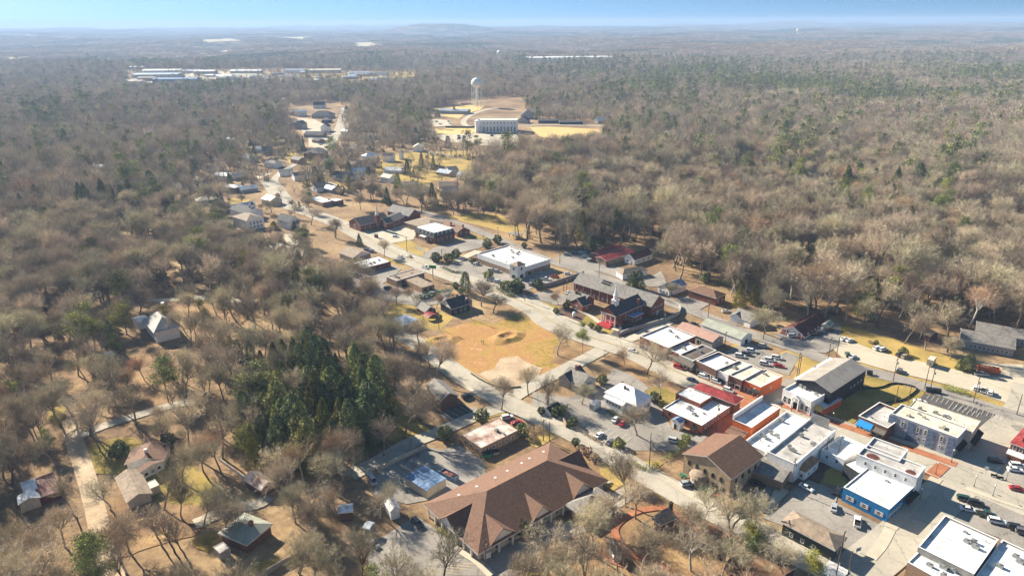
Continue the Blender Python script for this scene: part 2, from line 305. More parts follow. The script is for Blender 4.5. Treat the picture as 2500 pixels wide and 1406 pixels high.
    def put(s, name, mb, mats, x, y, z, rot=0):
        c, s_ = math.cos(s.rot), math.sin(s.rot)
        return obj(name, mb, mats, s.root, (s.loc[0]+x*c-y*s_, s.loc[1]+x*s_+y*c, z), s.rot+rot)
    def wins(s, side, n, z, w_=1.1, h_=1.5, t0=.08, t1=.92, fm='frame', arch=False, name='window'):
        for i in range(n):
            t = t0+(t1-t0)*(i+.5)/n; l, a = s.pos(side, t, z); obj(name, winmesh(w_, h_, M[fm], arch), None, s.root, l, a)
        return s
    def door(s, side, t, w_=1.2, h_=2.2, m='awnk'):
        b = MB(); b.box(-w_/2, w_/2, -.08, .02, 0, h_); b.box(-w_/2-.1, -w_/2, -.1, .02, 0, h_+.1, 1); b.box(w_/2, w_/2+.1, -.1, .02, 0, h_+.1, 1); b.box(-w_/2, w_/2, -.1, .02, h_, h_+.1, 1)
        l, a = s.pos(side, t, .02); obj('door', b, [M[m], M['frame']], s.root, l, a); return s
    def awning(s, side, t, w_, z, d=1.6, hh=1.0, m='awnk', name='awning'):
        b = MB(); b.add([(-w_/2, 0, hh), (w_/2, 0, hh), (w_/2, -d, 0), (-w_/2, -d, 0), (-w_/2, 0, hh-.12), (w_/2, 0, hh-.12), (w_/2, -d, -.25), (-w_/2, -d, -.25)],
                          [(0, 3, 2, 1), (4, 5, 6, 7), (3, 7, 6, 2), (0, 4, 7, 3), (1, 2, 6, 5)])
        l, a = s.pos(side, t, z, .01); obj(name, b, M[m], s.root, l, a); return s
    def units(s, n, m='metal', seed=0, z=None):
        rr = random.Random(seed+int(s.L*10)); zz = s.h-.5 if z is None else z
        for i in range(n):
            b = MB(); a, c = rr.uniform(.5, .9), rr.uniform(.4, .7); b.box(-a, a, -c, c, 0, .9); b.cyl((0, 0, .9), (0, 0, 1.05), .4, .4, 8); b.box(-a-.3, -a, -.1, .1, .0, .4)
            s.put('roof_vent_unit', b, M[m], rr.uniform(.15, .85)*s.L, rr.uniform(.15, .85)*s.W, zz+.01)
        return s
    def chimney(s, x, y, z0, z1, m='brick', w_=.5):
        b = MB(); b.box(-w_, w_, -w_, w_, z0, z1); b.box(-w_-.1, w_+.1, -w_-.1, w_+.1, z1, z1+.15); s.put('chimney', b, M[m], x*s.L, y*s.W, 0); return s
    def steps_(s, side, t, w_=2, m='concrete'):
        b = MB(); 
        for i in range(4): b.box(-w_/2, w_/2, -.35*(4-i), -.35*(3-i)-.001 if i < 3 else -.01, 0, .17*(i+1))
        l, a = s.pos(side, t, 0.03); obj('entry_steps', b, M[m], s.root, l, a); return s
def bld(name, label, k, A, B, Cc, h, wall, roof, cat='building', **kw):
    fr = Fr(k, A, B, Cc, h)
    root = empty(name, fr.o, fr.ang, label, cat)
    return Block(root, fr, wall, roof, **kw)
def ext(b0, k, A, B, Cc, h, wall, roof, **kw): return Block(b0.root, Fr(k, A, B, Cc, h), wall, roof, **kw)
# ---------------------------------------------------------------- ground
def ground():
    ang = np.concatenate([np.radians(np.linspace(38, 142, 521)), np.radians(np.linspace(146, 394, 63))])
    rs = np.concatenate([[0.5], np.linspace(60, 1200, 20), 1200*np.exp(np.linspace(.03, math.log(16200/1200), 150))])
    A, R = np.meshgrid(ang, rs); X, Y = R*np.cos(A), R*np.sin(A); Z = hgt(X, Y)
    V = np.stack([X, Y, Z], -1).reshape(-1, 3); n = len(ang); f = []
    for i in range(len(rs)-1):
        for j in range(n):
            j2 = (j+1) % n; f.append((i*n+j, (i+1)*n+j, (i+1)*n+j2, i*n+j2))
    me = bpy.data.meshes.new('ground'); me.from_pydata(V.tolist(), [], f); me.materials.append(M['ground'])
    me.polygons.foreach_set('use_smooth', [True]*len(f)); me.update()
    tag(obj('ground', me), None, kind='structure')
ground()
ZC = dict(low=[.02], lot=[.14], road=[.24], top=[.33], line=[.355])
def nz(c): ZC[c][0] += .004; return ZC[c][0]
def area(name, m, k, pts, c='low', thick=0):
    z = nz(c); P = [ZG(k, *p) for p in pts]
    if c == 'low' and sum((a-q).length for a, q in zip(P, P[1:])) < 900:      # ragged natural edge
        rr = random.Random(len(pts)*7+int(P[0].x)); Q = []
        for a, q in zip(P, P[1:]+P[:1]):
            n_ = max(2, int((a-q).length/2.2)); t_ = (q-a).normalized(); w_ = 0
            for i in range(n_): w_ = w_*.6+rr.uniform(-.55, .55); Q.append(a.lerp(q, i/n_)+Vector((-t_.y, t_.x, 0))*w_*min(1, i, n_-i))
        P = Q
    if sum(P[i].x*P[(i+1) % len(P)].y-P[(i+1) % len(P)].x*P[i].y for i in range(len(P))) < 0: P = P[::-1]
    b = MB(); n = len(P); vs = [(p.x, p.y, z) for p in P]; b.add(vs, [tuple(range(n))])
    if c in ('top', 'lot'): b.add(vs+[(p.x, p.y, 0) for p in P], [(i, n+i, n+(i+1) % n, (i+1) % n) for i in range(n)])
    return tag(obj(name, b, M[m]), None, kind='structure')
def smooth(P, it=2):
    for _ in range(it):
        Q = [P[0]]
        for a, b in zip(P, P[1:]): Q += [a*.75+b*.25, a*.25+b*.75]
        P = Q+[P[-1]]
    return P
def offs(P, d):
    out = []
    for i, p in enumerate(P):
        t = (P[min(i+1, len(P)-1)]-P[max(i-1, 0)]); t.z = 0; t.normalize(); out.append(p+Vector((-t.y, t.x, 0))*d)
    return out
def strip(name, m, pts, wd, c='road', off=0, sm=2, k='o', dash=None, drape=False):
    P = smooth([ZG(k, *p) if len(p) == 2 else ZG(*p) for p in pts], sm)
    z = nz(c); a, b2 = offs(P, off+wd/2), offs(P, off-wd/2); b = MB()
    for i in range(len(P)-1):
        q = [b2[i], b2[i+1], a[i+1], a[i]]
        b.add([(p.x, p.y, z+(float(hgt(p.x, p.y)) if drape else 0)) for p in q], [(0, 1, 2, 3)])
        if c == 'top':
            for Q in (a[i:i+2], b2[i:i+2]): b.add([(Q[0].x, Q[0].y, z), (Q[1].x, Q[1].y, z), (Q[1].x, Q[1].y, 0), (Q[0].x, Q[0].y, 0)], [(0, 1, 2, 3)])
    return tag(obj(name, b, M[m]), None, kind='structure')
def drape(name, m, k, pts, up=.6):
    P = [ZG(k, *p) for p in pts]; b = MB(); n = 14       # fan of quads between first and second half of outline
    h_ = len(P)//2; A_ = P[:h_]; B_ = P[h_:][::-1]
    def samp(Q, t):
        x = t*(len(Q)-1); i = min(int(x), len(Q)-2); return Q[i].lerp(Q[i+1], x-i)
    vs = []
    for i in range(n+1):
        for j in range(n+1):
            p = samp(A_, i/n).lerp(samp(B_, i/n), j/n); vs.append((p.x, p.y, float(hgt(p.x, p.y))+up))
    b.add(vs, [(i*(n+1)+j, (i+1)*(n+1)+j, (i+1)*(n+1)+j+1, i*(n+1)+j+1) for i in range(n) for j in range(n)])
    return tag(obj(name, b, M[m]), None, kind='structure')
# -- clearings and lawns
area('vacant_lot', 'clay', 'h', [(600, 520), (735, 375), (680, 330), (1010, 235), (1180, 275), (1400, 185), (1700, 300), (2000, 400), (2130, 570), (1900, 650), (1680, 800), (1400, 890), (1180, 870), (960, 745), (760, 640)])
area('yard', 'grass', 'h', [(200, 60), (460, 50), (700, 170), (800, 200), (680, 320), (440, 330), (140, 290), (90, 200)])
area('roadside_verge', 'leaves', 'h', [(1840, 340), (2010, 420), (2160, 560), (1930, 660), (1700, 640), (1760, 480)])
area('corner_lawn', 'leaves', 'c', [(600, 590), (800, 560), (960, 680), (1220, 800), (1290, 920), (1240, 1000), (1110, 1030), (960, 900), (1000, 870), (860, 760), (640, 640)])
area('lawn', 'lawn', 'c', [(960, 880), (1100, 860), (1230, 920), (1240, 990), (1110, 1040), (1030, 960)])
area('lawn', 'lawn', 'f', [(130, 650), (220, 615), (490, 705), (400, 745)]); area('lawn', 'lawn', 'f', [(680, 860), (770, 760), (830, 830), (860, 895), (840, 910)])
area('lawn', 'lawn', 'f', [(870, 930), (950, 915), (1080, 935), (985, 995)]); area('planting_bed', 'mulch', 'f', [(410, 750), (520, 700), (640, 705), (770, 760), (690, 860)])
area('lawn', 'grass', 'g', [(940, 530), (1160, 485), (1250, 540), (1345, 570), (1250, 645), (1100, 600)]); area('lawn', 'grass', 'g', [(510, 300), (620, 280), (600, 350)])
area('lawn', 'grass', 'g', [(780, 460), (1000, 415), (1120, 450), (1000, 470), (860, 490)]); area('field', 'grass', 'g', [(1500, 270), (1750, 225), (2000, 250), (2180, 330), (2230, 400), (2080, 415), (1850, 360)])
area('lawn', 'lawn', 'g', [(1720, 425), (1890, 470), (1850, 480), (1700, 470)]); area('planting_bed', 'leaves', 'g', [(1550, 625), (1850, 560), (1870, 575), (1650, 660), (1330, 700), (1340, 670)])
area('bank', 'leaves', 'g', [(780, 80), (930, 130), (900, 180), (760, 150)]); area('lawn', 'lawn', 'g', [(920, 650), (1010, 665), (1130, 715), (1060, 725), (980, 700)])
area('lawn', 'grass', 'a', [(370, 350), (440, 325), (800, 420), (770, 450), (640, 500), (520, 590), (460, 590), (540, 500), (350, 400)]); area('lawn', 'grass', 'c', [(1690, 510), (1790, 480), (1855, 495), (1770, 555)])
area('grass_bank', 'grass', 'a', [(830, 80), (900, 110), (1100, 170), (1400, 260), (1700, 350), (1900, 420), (2010, 500), (1900, 510), (1640, 440), (1400, 400), (1160, 330), (1000, 270), (880, 210), (890, 140)])
area('grass_verge', 'grass', 'a', [(880, 400), (1300, 520), (1650, 600), (2000, 690), (2320, 800), (2460, 840), (2440, 890), (2100, 800), (1600, 655), (1300, 570), (1000, 480), (860, 430)])
area('grass_plot', 'lawn', 'a', [(1100, 520), (1330, 600), (1560, 660), (1620, 680), (1600, 720), (1500, 800), (1380, 830), (1200, 800), (960, 990), (900, 970), (740, 920), (900, 760), (1100, 640)])
area('flagpole_lawn', 'grass', 'e', [(370, 430), (440, 440), (560, 500), (640, 600), (500, 690), (400, 620)]); area('planting_bed', 'leaves', 'e', [(10, 330), (110, 280), (230, 320), (380, 430), (400, 600), (330, 560), (200, 400)])
area('planting_strip', 'leaves', 'c', [(300, 1200), (360, 1190), (700, 1320), (780, 1350), (720, 1400), (640, 1370), (480, 1310)]); area('island', 'lawn', 'e', [(650, 430), (740, 435), (900, 430), (935, 455), (850, 510), (780, 510)])
area('park_ground', 'leaves', 'e', [(680, 660), (860, 680), (1100, 820), (1500, 1040), (1905, 1250), (1905, 1406), (200, 1406), (60, 1300), (0, 1180), (60, 1120), (330, 1010), (520, 860)])
area('lawn', 'lawn', 'r', [(270, 785), (380, 725), (530, 745), (560, 785)]); area('lawn', 'grass', 'd', [(1330, 250), (1500, 170), (1580, 240), (1420, 320)])
area('courtyard_lawn', 'lawn', 'b', [(720, 430), (820, 290), (900, 270), (960, 390), (940, 460)]); area('back_yard', 'mulch', 'b', [(430, 430), (620, 340), (760, 200), (900, 250), (820, 290), (720, 430), (560, 440)])
area('yard', 'grass', 'h', [(0, 860), (160, 830), (330, 1060), (590, 1290), (450, 1370), (200, 1385), (0, 1200)]); area('verge', 'lawn', 'h', [(1060, 1150), (1250, 1080), (1290, 1120), (1010, 1200)])
area('yard', 'lawn', 'i', [(600, 420), (820, 360), (1000, 340), (1340, 440), (1700, 740), (1650, 840), (1300, 900), (900, 620), (700, 620)]); area('yard', 'lawn', 'j', [(320, 1330), (560, 1250), (600, 1310), (400, 1400)])
area('yard', 'leaves', 'i', [(840, 800), (1400, 860), (1700, 860), (1500, 1100), (1000, 1250), (760, 1300), (720, 1000)]); area('yard', 'leaves', 'k', [(1080, 420), (1260, 390), (1900, 420), (2200, 560), (1980, 760), (1700, 800), (1500, 560)])
area('bare_soil', 'dirt', 'h', [(1010, 745), (1180, 690), (1230, 600), (1400, 575), (1500, 640), (1640, 690), (1610, 780), (1400, 870), (1180, 850)])
area('yard', 'grass', 'i', [(340, 60), (520, 30), (480, 260), (360, 200)]); area('yard', 'leaves', 'k', [(480, 800), (1100, 780), (1500, 900), (1500, 1380), (700, 1400), (300, 1000)])
area('field', 'gold', 'n', [(1370, 900), (1600, 890), (2150, 920), (2180, 950), (2000, 1040), (1700, 1030), (1500, 1010)]); area('lawn', 'gold', 'n', [(290, 905), (800, 910), (780, 960), (500, 975), (300, 990)])
area('lawn', 'gold', 'n', [(280, 690), (700, 640), (860, 650), (800, 700), (640, 740), (560, 800), (360, 760)]); area('yard', 'grass', 'o', [(700, 385), (760, 380), (770, 400), (705, 400)])
area('clearing', 'grass', 'm', [(1500, 950), (1700, 980), (2300, 850), (2300, 620), (1500, 640), (1200, 700), (1200, 830)]); area('lawn', 'grass', 'm', [(700, 480), (850, 470), (830, 520), (700, 520)])
area('lawn', 'grass', 'm', [(380, 610), (520, 600), (560, 690), (420, 720)]); area('lawn', 'grass', 'l', [(1860, 70), (2020, 120), (2010, 250), (1880, 180)]); area('lawn', 'grass', 'l', [(550, 320), (800, 340), (800, 400), (560, 400)])
area('clearing', 'grass', 'p', [(100, 290), (300, 290), (700, 340), (840, 380), (800, 560), (720, 700), (520, 400), (160, 420)]); area('cleared_bank', 'leaves', 'p', [(1500, 960), (1640, 960), (1640, 1060), (1540, 1060)])
area('bare_soil', 'clay', 'i', [(1480, 1120), (1640, 1050), (1720, 1130), (1600, 1230), (1520, 1200)])
# -- far fields and cleared ground
for q in ([('o', 485, 104), (560, 100), (620, 106), (590, 112), (500, 113)], [('o', 655, 97), (765, 96), (740, 105), (660, 104)], [('o', 845, 112), (890, 106), (940, 118), (880, 122)], [('o', 525, 124), (572, 124), (560, 131), (527, 131)], [('o', 498, 136), (555, 137), (540, 142), (500, 141)]):
    q[0] = q[0][1:]
    if len(q) % 2: q.append(q[-1])
    drape('far_field', 'field', 'o', q, 3.0)
drape('cleared_ground', 'grass', 'o', [(650, 195), (830, 180), (1015, 172), (1018, 192), (930, 207), (700, 210)], 1.0)
drape('industrial_yard', 'gravel', 'o', [(318, 188), (480, 182), (640, 186), (660, 200), (500, 207), (320, 204)], .8)
drape('warehouse_yard', 'gravel', 'o', [(1290, 153), (1390, 148), (1490, 150), (1480, 158), (1380, 160), (1300, 158)], .8)
drape('pale_clearing', 'field', 'o', [(10, 142), (30, 138), (60, 146), (50, 154), (20, 152)][:4], 3.0)
# -- parking lots
area('parking_lot', 'lot', 'c', [(560, 870), (700, 700), (860, 760), (1000, 870), (960, 900), (1110, 1050), (1200, 1230), (1500, 1290), (1350, 1406), (800, 1406), (300, 1200), (0, 1060), (0, 900), (300, 950)], 'lot')
area('gravel_lot', 'gravel', 'a', [(800, 85), (890, 140), (880, 210), (1000, 265), (1160, 330), (1400, 400), (1640, 445), (1900, 510), (2030, 530), (2100, 440), (2460, 460), (2500, 800), (2460, 830), (2320, 790), (2000, 680), (1650, 590), (1300, 510), (900, 395), (800, 300), (700, 240)], 'lot')
area('parking_lot', 'lot', 'c', [(1640, 560), (1860, 480), (2100, 590), (2180, 560), (2290, 600), (2200, 760), (1760, 640)], 'lot'); area('parking_lot', 'dark', 'a', [(1610, 705), (1800, 745), (2360, 900), (2190, 1065), (2000, 1000), (1530, 820), (1520, 790)], 'lot')
area('parking_lot', 'lot', 'b', [(360, 640), (480, 480), (620, 400), (880, 500), (860, 600), (1290, 810), (1130, 1080), (900, 1000), (220, 730)], 'lot'); area('parking_lot', 'lot', 'b', [(1900, 520), (2000, 490), (2500, 680), (2500, 1000), (2270, 900), (1780, 710), (1870, 640)], 'lot')
area('parking_lot', 'lot', 'b', [(2100, 130), (2180, 60), (2500, 180), (2500, 480), (2000, 330), (1960, 250)], 'lot'); area('parking_lot', 'lot', 'r', [(0, 600), (300, 380), (620, 300), (560, 500), (270, 785), (60, 785)], 'lot')
area('parking_lot', 'lot', 'd', [(0, 1150), (400, 900), (560, 1000), (900, 1260), (1100, 1406), (0, 1406)], 'lot'); area('car_park', 'lot', 'd', [(80, 520), (500, 320), (620, 340), (760, 300), (960, 420), (1000, 560), (640, 740), (320, 800), (40, 720)], 'lot')
area('parking_lot', 'lot', 'd', [(580, 40), (900, -20), (1000, 60), (760, 120)], 'lot'); area('parking_lot', 'dark', 'h', [(700, 1095), (860, 1020), (990, 1090), (980, 1165), (800, 1170)], 'lot')
area('parking_lot', 'lot', 'f', [(100, 590), (360, 540), (620, 600), (560, 680), (420, 680), (300, 640), (160, 640)], 'lot'); area('church_drive', 'dark', 'f', [(1080, 900), (1300, 870), (1560, 780), (1700, 740), (1690, 800), (1400, 880), (1170, 950), (1060, 1010), (980, 990)], 'lot')
area('parking_lot', 'lot', 'g', [(1450, 740), (1700, 680), (1810, 690), (2160, 830), (2500, 740), (2500, 880), (2240, 960), (2000, 930), (1700, 830)], 'lot'); area('parking_lot', 'lot', 'g', [(1260, 640), (1380, 560), (1700, 480), (1900, 490), (1820, 560), (1560, 620), (1340, 680)], 'lot')
area('parking_lot', 'concrete', 'g', [(740, 430), (1100, 350), (1230, 390), (1190, 480), (980, 520), (820, 470)], 'lot'); area('parking_lot', 'lot', 'g', [(640, 800), (980, 720), (1080, 760), (900, 900), (1240, 980), (1560, 940), (1480, 1080), (1230, 1110), (640, 1000), (560, 860)], 'lot')
area('parking_lot', 'gravel', 'l', [(640, 680), (760, 740), (1000, 820), (1200, 870), (1360, 960), (1180, 1180), (1080, 1060), (900, 960), (700, 820)], 'lot'); area('parking_lot', 'gravel', 'l', [(1190, 760), (1380, 770), (1400, 900), (1280, 900)], 'lot')
area('parking_lot', 'lot', 'f', [(440, 190), (700, 150), (1000, 280), (1400, 400), (1500, 340), (1540, 400), (1560, 480), (1400, 500), (1100, 420), (900, 350), (560, 290)], 'lot'); area('parking_lot', 'lot', 'f', [(1640, 620), (1820, 580), (2060, 640), (1880, 740)], 'lot')
area('parking_lot', 'lot', 'a', [(300, 190), (600, 220), (780, 150), (860, 90), (890, 180), (870, 300), (760, 360), (500, 330)], 'lot'); area('parking_lot', 'gravel', 'n', [(300, 985), (500, 975), (780, 965), (1280, 980), (1300, 1100), (1100, 1130), (700, 1090), (400, 1060)], 'lot')
area('parking_lot', 'gravel', 'n', [(210, 800), (470, 820), (480, 880), (280, 890)], 'lot'); area('courtyard', 'lot', 'g', [(1380, 640), (1200, 560), (1240, 545)], 'lot')
area('loading_yard', 'concrete', 'b', [(250, 640), (340, 440), (450, 500), (330, 620), (250, 720)], 'lot'); area('side_yard', 'lot', 'b', [(130, 480), (330, 440), (250, 600), (200, 640)], 'lot')
area('mid_drive', 'gravel', 'm', [(520, 285), (700, 300), (860, 390), (760, 420), (900, 480), (900, 600), (640, 580), (640, 500), (560, 400)], 'lot'); area('lane', 'gravel', 'p', [(730, 460), (840, 470), (830, 510), (740, 500)], 'lot')
# -- roads
MAIN = [('m', 700, 480), ('m', 580, 690), ('m', 200, 880)] 
MAIN = [('o', 905, 265), ('o', 840, 310), ('o', 800, 370), ('o', 730, 395), ('o', 655, 440), ('g', 0, 160), ('g', 210, 225), ('g', 540, 350), ('g', 760, 470), ('g', 1010, 610), ('g', 1340, 740), ('g', 1620, 840), ('g', 1950, 960), ('g', 2380, 1140), ('f', 400, 870), ('f', 760, 1000), ('f', 1110, 1110), ('c', 900, 565), ('c', 1080, 655), ('c', 1360, 790), ('c', 1610, 905), ('a', 250, 800), ('a', 520, 905), ('a', 1000, 1075), ('a', 1500, 1230), ('a', 1800, 1345), ('b', 2050, 400), ('b', 2500, 590), ('b', 2800, 710)]
strip('main_street', 'road', MAIN[4:], 15.5); strip('upper_main_street', 'road', MAIN[:7], 7)
SEC = [('g', 820, 1270), ('h', 100, 300), ('h', 440, 430), ('h', 640, 600), ('h', 1000, 850), ('h', 1330, 1030), ('h', 1700, 1190), ('h', 2100, 1390), ('e', 350, 320), ('e', 600, 440), ('e', 1000, 680), ('e', 1300, 840), ('e', 1900, 1130), ('b', 600, 1080), ('b', 1000, 1290)]
strip('side_street', 'road', SEC, 9.5); strip('cross_street', 'road', [('h', 1290, 1000), ('h', 1480, 880), ('h', 1800, 720), ('h', 2040, 600), ('h', 2190, 520)], 7.5)
strip('cross_street', 'road', [('b', 900, 1300), ('b', 1180, 1100), ('b', 1500, 830), ('b', 1760, 560), ('b', 1900, 440), ('b', 2090, 250), ('a', 2250, 1050), ('a', 2460, 900), ('s', 2600, 1300)], 13); strip('back_street', 'lot', [('g', 1150, 200), ('g', 1400, 260), ('g', 1800, 400), ('g', 2100, 530), ('g', 2500, 695), ('f', 700, 330), ('f', 1000, 430), ('f', 1330, 560), ('f', 1700, 700), ('f', 2000, 810), ('c', 1700, 350), ('c', 2000, 450), ('c', 2300, 545), ('a', 760, 425), ('a', 1180, 530), ('a', 1600, 645), ('a', 2100, 810), ('a', 2550, 950)], 8.5)
strip('side_lane', 'road', [('h', 1330, 1040), ('h', 1040, 1120), ('h', 800, 1230), ('h', 560, 1330), ('d', 330, 290), ('d', 120, 420), ('d', -160, 560)], 6.5); strip('alley', 'lot', [('a', 60, 880), ('a', 240, 760), ('a', 420, 660), ('c', 2230, 800)], 5); strip('alley', 'pavers', [('c', 1560, 1300), ('c', 1680, 1130), ('c', 1830, 1010), ('c', 1900, 960)], 6)
strip('lane', 'road', [('r', 600, 440), ('r', 900, 330), ('r', 1060, 190), ('r', 1260, 60)], 6); strip('church_lane', 'concrete', [('c', 760, 470), ('c', 920, 425), ('c', 1000, 370), ('c', 1180, 300)], 6)
strip('country_lane', 'dirt', [('i', 900, 1500), ('i', 830, 1300), ('i', 760, 1000), ('i', 700, 760), ('i', 640, 560), ('i', 560, 330), ('i', 540, 200)], 5.6); strip('forest_lane', 'road', [('i', 620, 330), ('i', 800, 250), ('i', 1100, 160), ('i', 1330, 90), ('k', 1700, 1340)], 5)
strip('forest_drive', 'gravel', [('k', 1100, 420), ('k', 1240, 470), ('k', 1500, 470), ('k', 1700, 440), ('k', 2160, 490)], 5); strip('drive', 'gravel', [('i', 1500, 1010), ('i', 1800, 880), ('i', 2000, 860), ('i', 2060, 800)], 5)
strip('hill_road', 'gravel', [('n', 720, 900), ('n', 600, 860), ('n', 640, 790), ('n', 780, 720), ('n', 900, 690), ('n', 1010, 670)], 9, drape=True); strip('hill_street', 'road', [('m', 1010, 180), ('m', 980, 300), ('m', 940, 420), ('m', 860, 560)], 12, drape=True); strip('house_road', 'gravel', [('m', 700, 990), ('m', 820, 930), ('m', 1010, 1040)], 7)
strip('house_lane', 'lot', [('m', 1700, 600), ('m', 1900, 640), ('m', 2200, 700)], 6); strip('driveway', 'gravel', [('l', 850, 90), ('l', 1040, 20)], 9); strip('mansard_drive', 'concrete', [('g', 1560, 700), ('g', 1800, 590)], 6)
strip('field_road', 'gravel', [('n', 1250, 880), ('n', 1600, 870), ('n', 2200, 880)], 7); strip('path', 'concrete', [('f', 600, 700), ('f', 800, 790), ('f', 900, 880), ('f', 1080, 945)], 2.2, 'top')
# -- pavements, brick walks
def walk(name, m, pts, wd, **kw): strip(name, m, pts, wd, 'top', **kw)
walk('brick_pavement', 'pavers', [('c', 1150, 600), ('c', 1400, 745), ('c', 1620, 840), ('c', 1780, 910), ('c', 1960, 985)], 4); walk('brick_pavement', 'pavers', [('a', 370, 800), ('a', 640, 890), ('a', 780, 940), ('a', 1100, 1050), ('a', 1420, 1160), ('a', 1680, 1250), ('a', 1880, 1320)], 3.6)
walk('pavement', 'concrete', [('f', 130, 655), ('f', 400, 755), ('f', 700, 875), ('f', 1050, 1030)], 1.8); walk('pavement', 'concrete', [('g', 700, 400), ('g', 900, 520), ('g', 1220, 660)], 1.8); walk('pavement', 'concrete', [('h', 650, 640), ('h', 960, 900), ('h', 1130, 990)], 1.5)
walk('pavement', 'concrete', [('b', 1160, 1230-150), ('b', 1260, 970), ('b', 1330, 830)], 3); walk('pavement', 'concrete', [('b', 1330, 820), ('b', 1500, 640), ('b', 1700, 430), ('b', 1740, 380)], 3.5); walk('pavement', 'concrete', [('e', 960, 600), ('e', 1280, 790), ('e', 1620, 960)], 3)
walk('brick_path', 'pavers', [('r', 900, 530), ('r', 1080, 660), ('r', 1250, 710)], 2.2); walk('brick_path', 'pavers', [('r', 1480, 210), ('r', 1280, 240), ('r', 1120, 350), ('r', 1110, 440), ('r', 1200, 570), ('r', 1340, 640), ('r', 1540, 700), ('r', 1560, 785)], 2.2); walk('brick_path', 'pavers', [('r', 1480, 205), ('r', 1640, 260), ('r', 1800, 400), ('r', 2100, 460)], 2.5)
walk('pavement', 'concrete', [('b', 1990, 470), ('b', 2250, 570), ('b', 2500, 650)], 2.2); walk('brick_crossing', 'pavers', [('b', 1690, 370), ('b', 1800, 270)], 4); walk('pavement', 'concrete', [('d', 780, 1200), ('d', 920, 1280), ('d', 1040, 1406)], 2.5); walk('pavement', 'concrete', [('b', 560, 960), ('b', 700, 1040), ('b', 900, 1140)], 2)
for nm_, pts_, w_ in (('main', MAIN[7:], 15.5), ('side', SEC[2:], 9.5)):
    for sg_ in (-1, 1): strip('kerb', 'concrete', pts_, .3, 'top', off=sg_*(w_/2+.2))
# -- painted lines
for d in (-.18, .18): strip('centre_line', 'ypaint', MAIN[6:23], .18, 'line', off=d)
def stalls(k, p, q, n, dirp, ln=5, m='paint'):
    a, b2, d = ZG(k, *p), ZG(k, *q), ZG(k, *dirp); u = (d-a); u.normalize(); z = nz('line'); b = MB()
    t = (b2-a).normalized()*.07
    for i in range(n):
        c = a.lerp(b2, i/(n-1)); e = c+u*ln
        b.add([(c-t)[:2]+(z,), (c+t)[:2]+(z,), (e+t)[:2]+(z,), (e-t)[:2]+(z,)], [(0, 1, 2, 3), (3, 2, 1, 0)][:1])
    tag(obj('parking_markings', b, M[m]), None, kind='structure')
stalls('c', (330, 1175), (790, 1345), 11, (420, 1110), 5); stalls('c', (540, 1075), (760, 1185), 6, (600, 1030), 5); stalls('a', (1650, 720), (2290, 905), 16, (1610, 770), 4.5); stalls('a', (2100, 1000), (2280, 930), 6, (2190, 1040), 5); stalls('a', (1840, 800), (2080, 870), 7, (1800, 850), 5)
stalls('b', (500, 500), (1290, 830), 10, (560, 570), 4.5); stalls('b', (1990, 480), (2450, 660), 13, (2060, 540), 5); stalls('b', (1950, 620), (2480, 830), 12, (1900, 570), 5); stalls('d', (640, 0), (800, 60), 4, (700, 40), 6); stalls('h', (740, 1080), (920, 1040), 4, (820, 1130), 7)
stalls('f', (1660, 620), (1870, 720), 8, (1760, 590), 6); stalls('g', (720, 830), (1060, 750), 10, (760, 790), 5); stalls('g', (1430, 560), (1700, 510), 8, (1500, 575), 5); stalls('c', (1000, 890), (1060, 860), 3, (940, 860), 6); stalls('c', (1900, 560), (2120, 640), 8, (1860, 600), 5); stalls('d', (600, 1380), (760, 1300), 5, (700, 1390), 5, 'ypaint')

# ---------------------------------------------------------------- buildings
# main street shops, north side
b = bld('brick_shop', 'long brick shop with white flat roof at the head of the main street block', 'c', (912, 428), (1165, 525), (1400, 422), 6.2, 'brick', 'rwhite', 'shop'); b.wins('a', 6, .6, 1.8, 1.9).wins('b', 3, 3.5).units(2)
b = bld('gabled_hall', 'grey hall with pink-brown gable roof behind the brick shops', 'c', (1243, 352), (1545, 472), (1632, 428), ('B', 540), 'grey', 'shpink', 'hall', rtype='gx', rh=1.6); b.wins('b', 2, 2.6).wins('a', 3, 2.6).door('a', .62, 1.6)
b = bld('brick_shop', 'small brick shop with white roof beside the black-roofed shop', 'c', (1190, 535), (1265, 578), (1420, 512), 5.4, 'brick', 'rwhite', 'shop'); b.wins('a', 2, .6, 1.8, 1.9).units(1).awning('a', .5, 5, 2.9, 1.4, .8, 'awng')
b = bld('dark_roof_shop', 'shop with black roof and grey shingled canopy', 'c', (1262, 580), (1378, 635), (1578, 545), 5.6, 'grey', 'rdark', 'shop'); b.wins('a', 3, .5, 1.5, 1.9).awning('a', .5, 9.5, 3.2, 1.8, 1.3, 'awng').units(2)
b = bld('brick_shop', 'brown brick shop with wide white roof next to black-roofed shop', 'c', (1388, 640), (1580, 715), (1772, 635), 6, 'dbrick', 'rwhite', 'shop', par=.9); b.wins('a', 5, .5, 2.2, 2.2).units(1)
b = bld('white_front_shop', 'narrow shop with white storefront and beige roof', 'c', (1583, 717), (1680, 758), (1872, 672), 5.6, 'white', 'rbeige', 'shop', par=.35); b.wins('a', 1, .5, 4.5, 2.4).units(2)
b = bld('brick_shop', 'brown brick shop between white storefront and orange-ended shop', 'c', (1684, 760), (1800, 803), (1974, 708), 5.5, 'dbrick', 'rbeige', 'shop', par=.35); b.wins('a', 2, .5, 2.4, 2.2)
b = bld('orange_brick_shop', 'corner shop with bright orange brick end wall and beige roof', 'c', (1803, 803), (1957, 862), (2145, 765), 5.2, 'obrick', 'rbeige', 'shop', par=.3); b.wins('a', 3, .5, 1.8, 2.2).door('a', .4).units(1).awning('a', .8, 4, 2.7, 1.2, .8, 'awnk').wins('b', 1, 2, .8, 1)
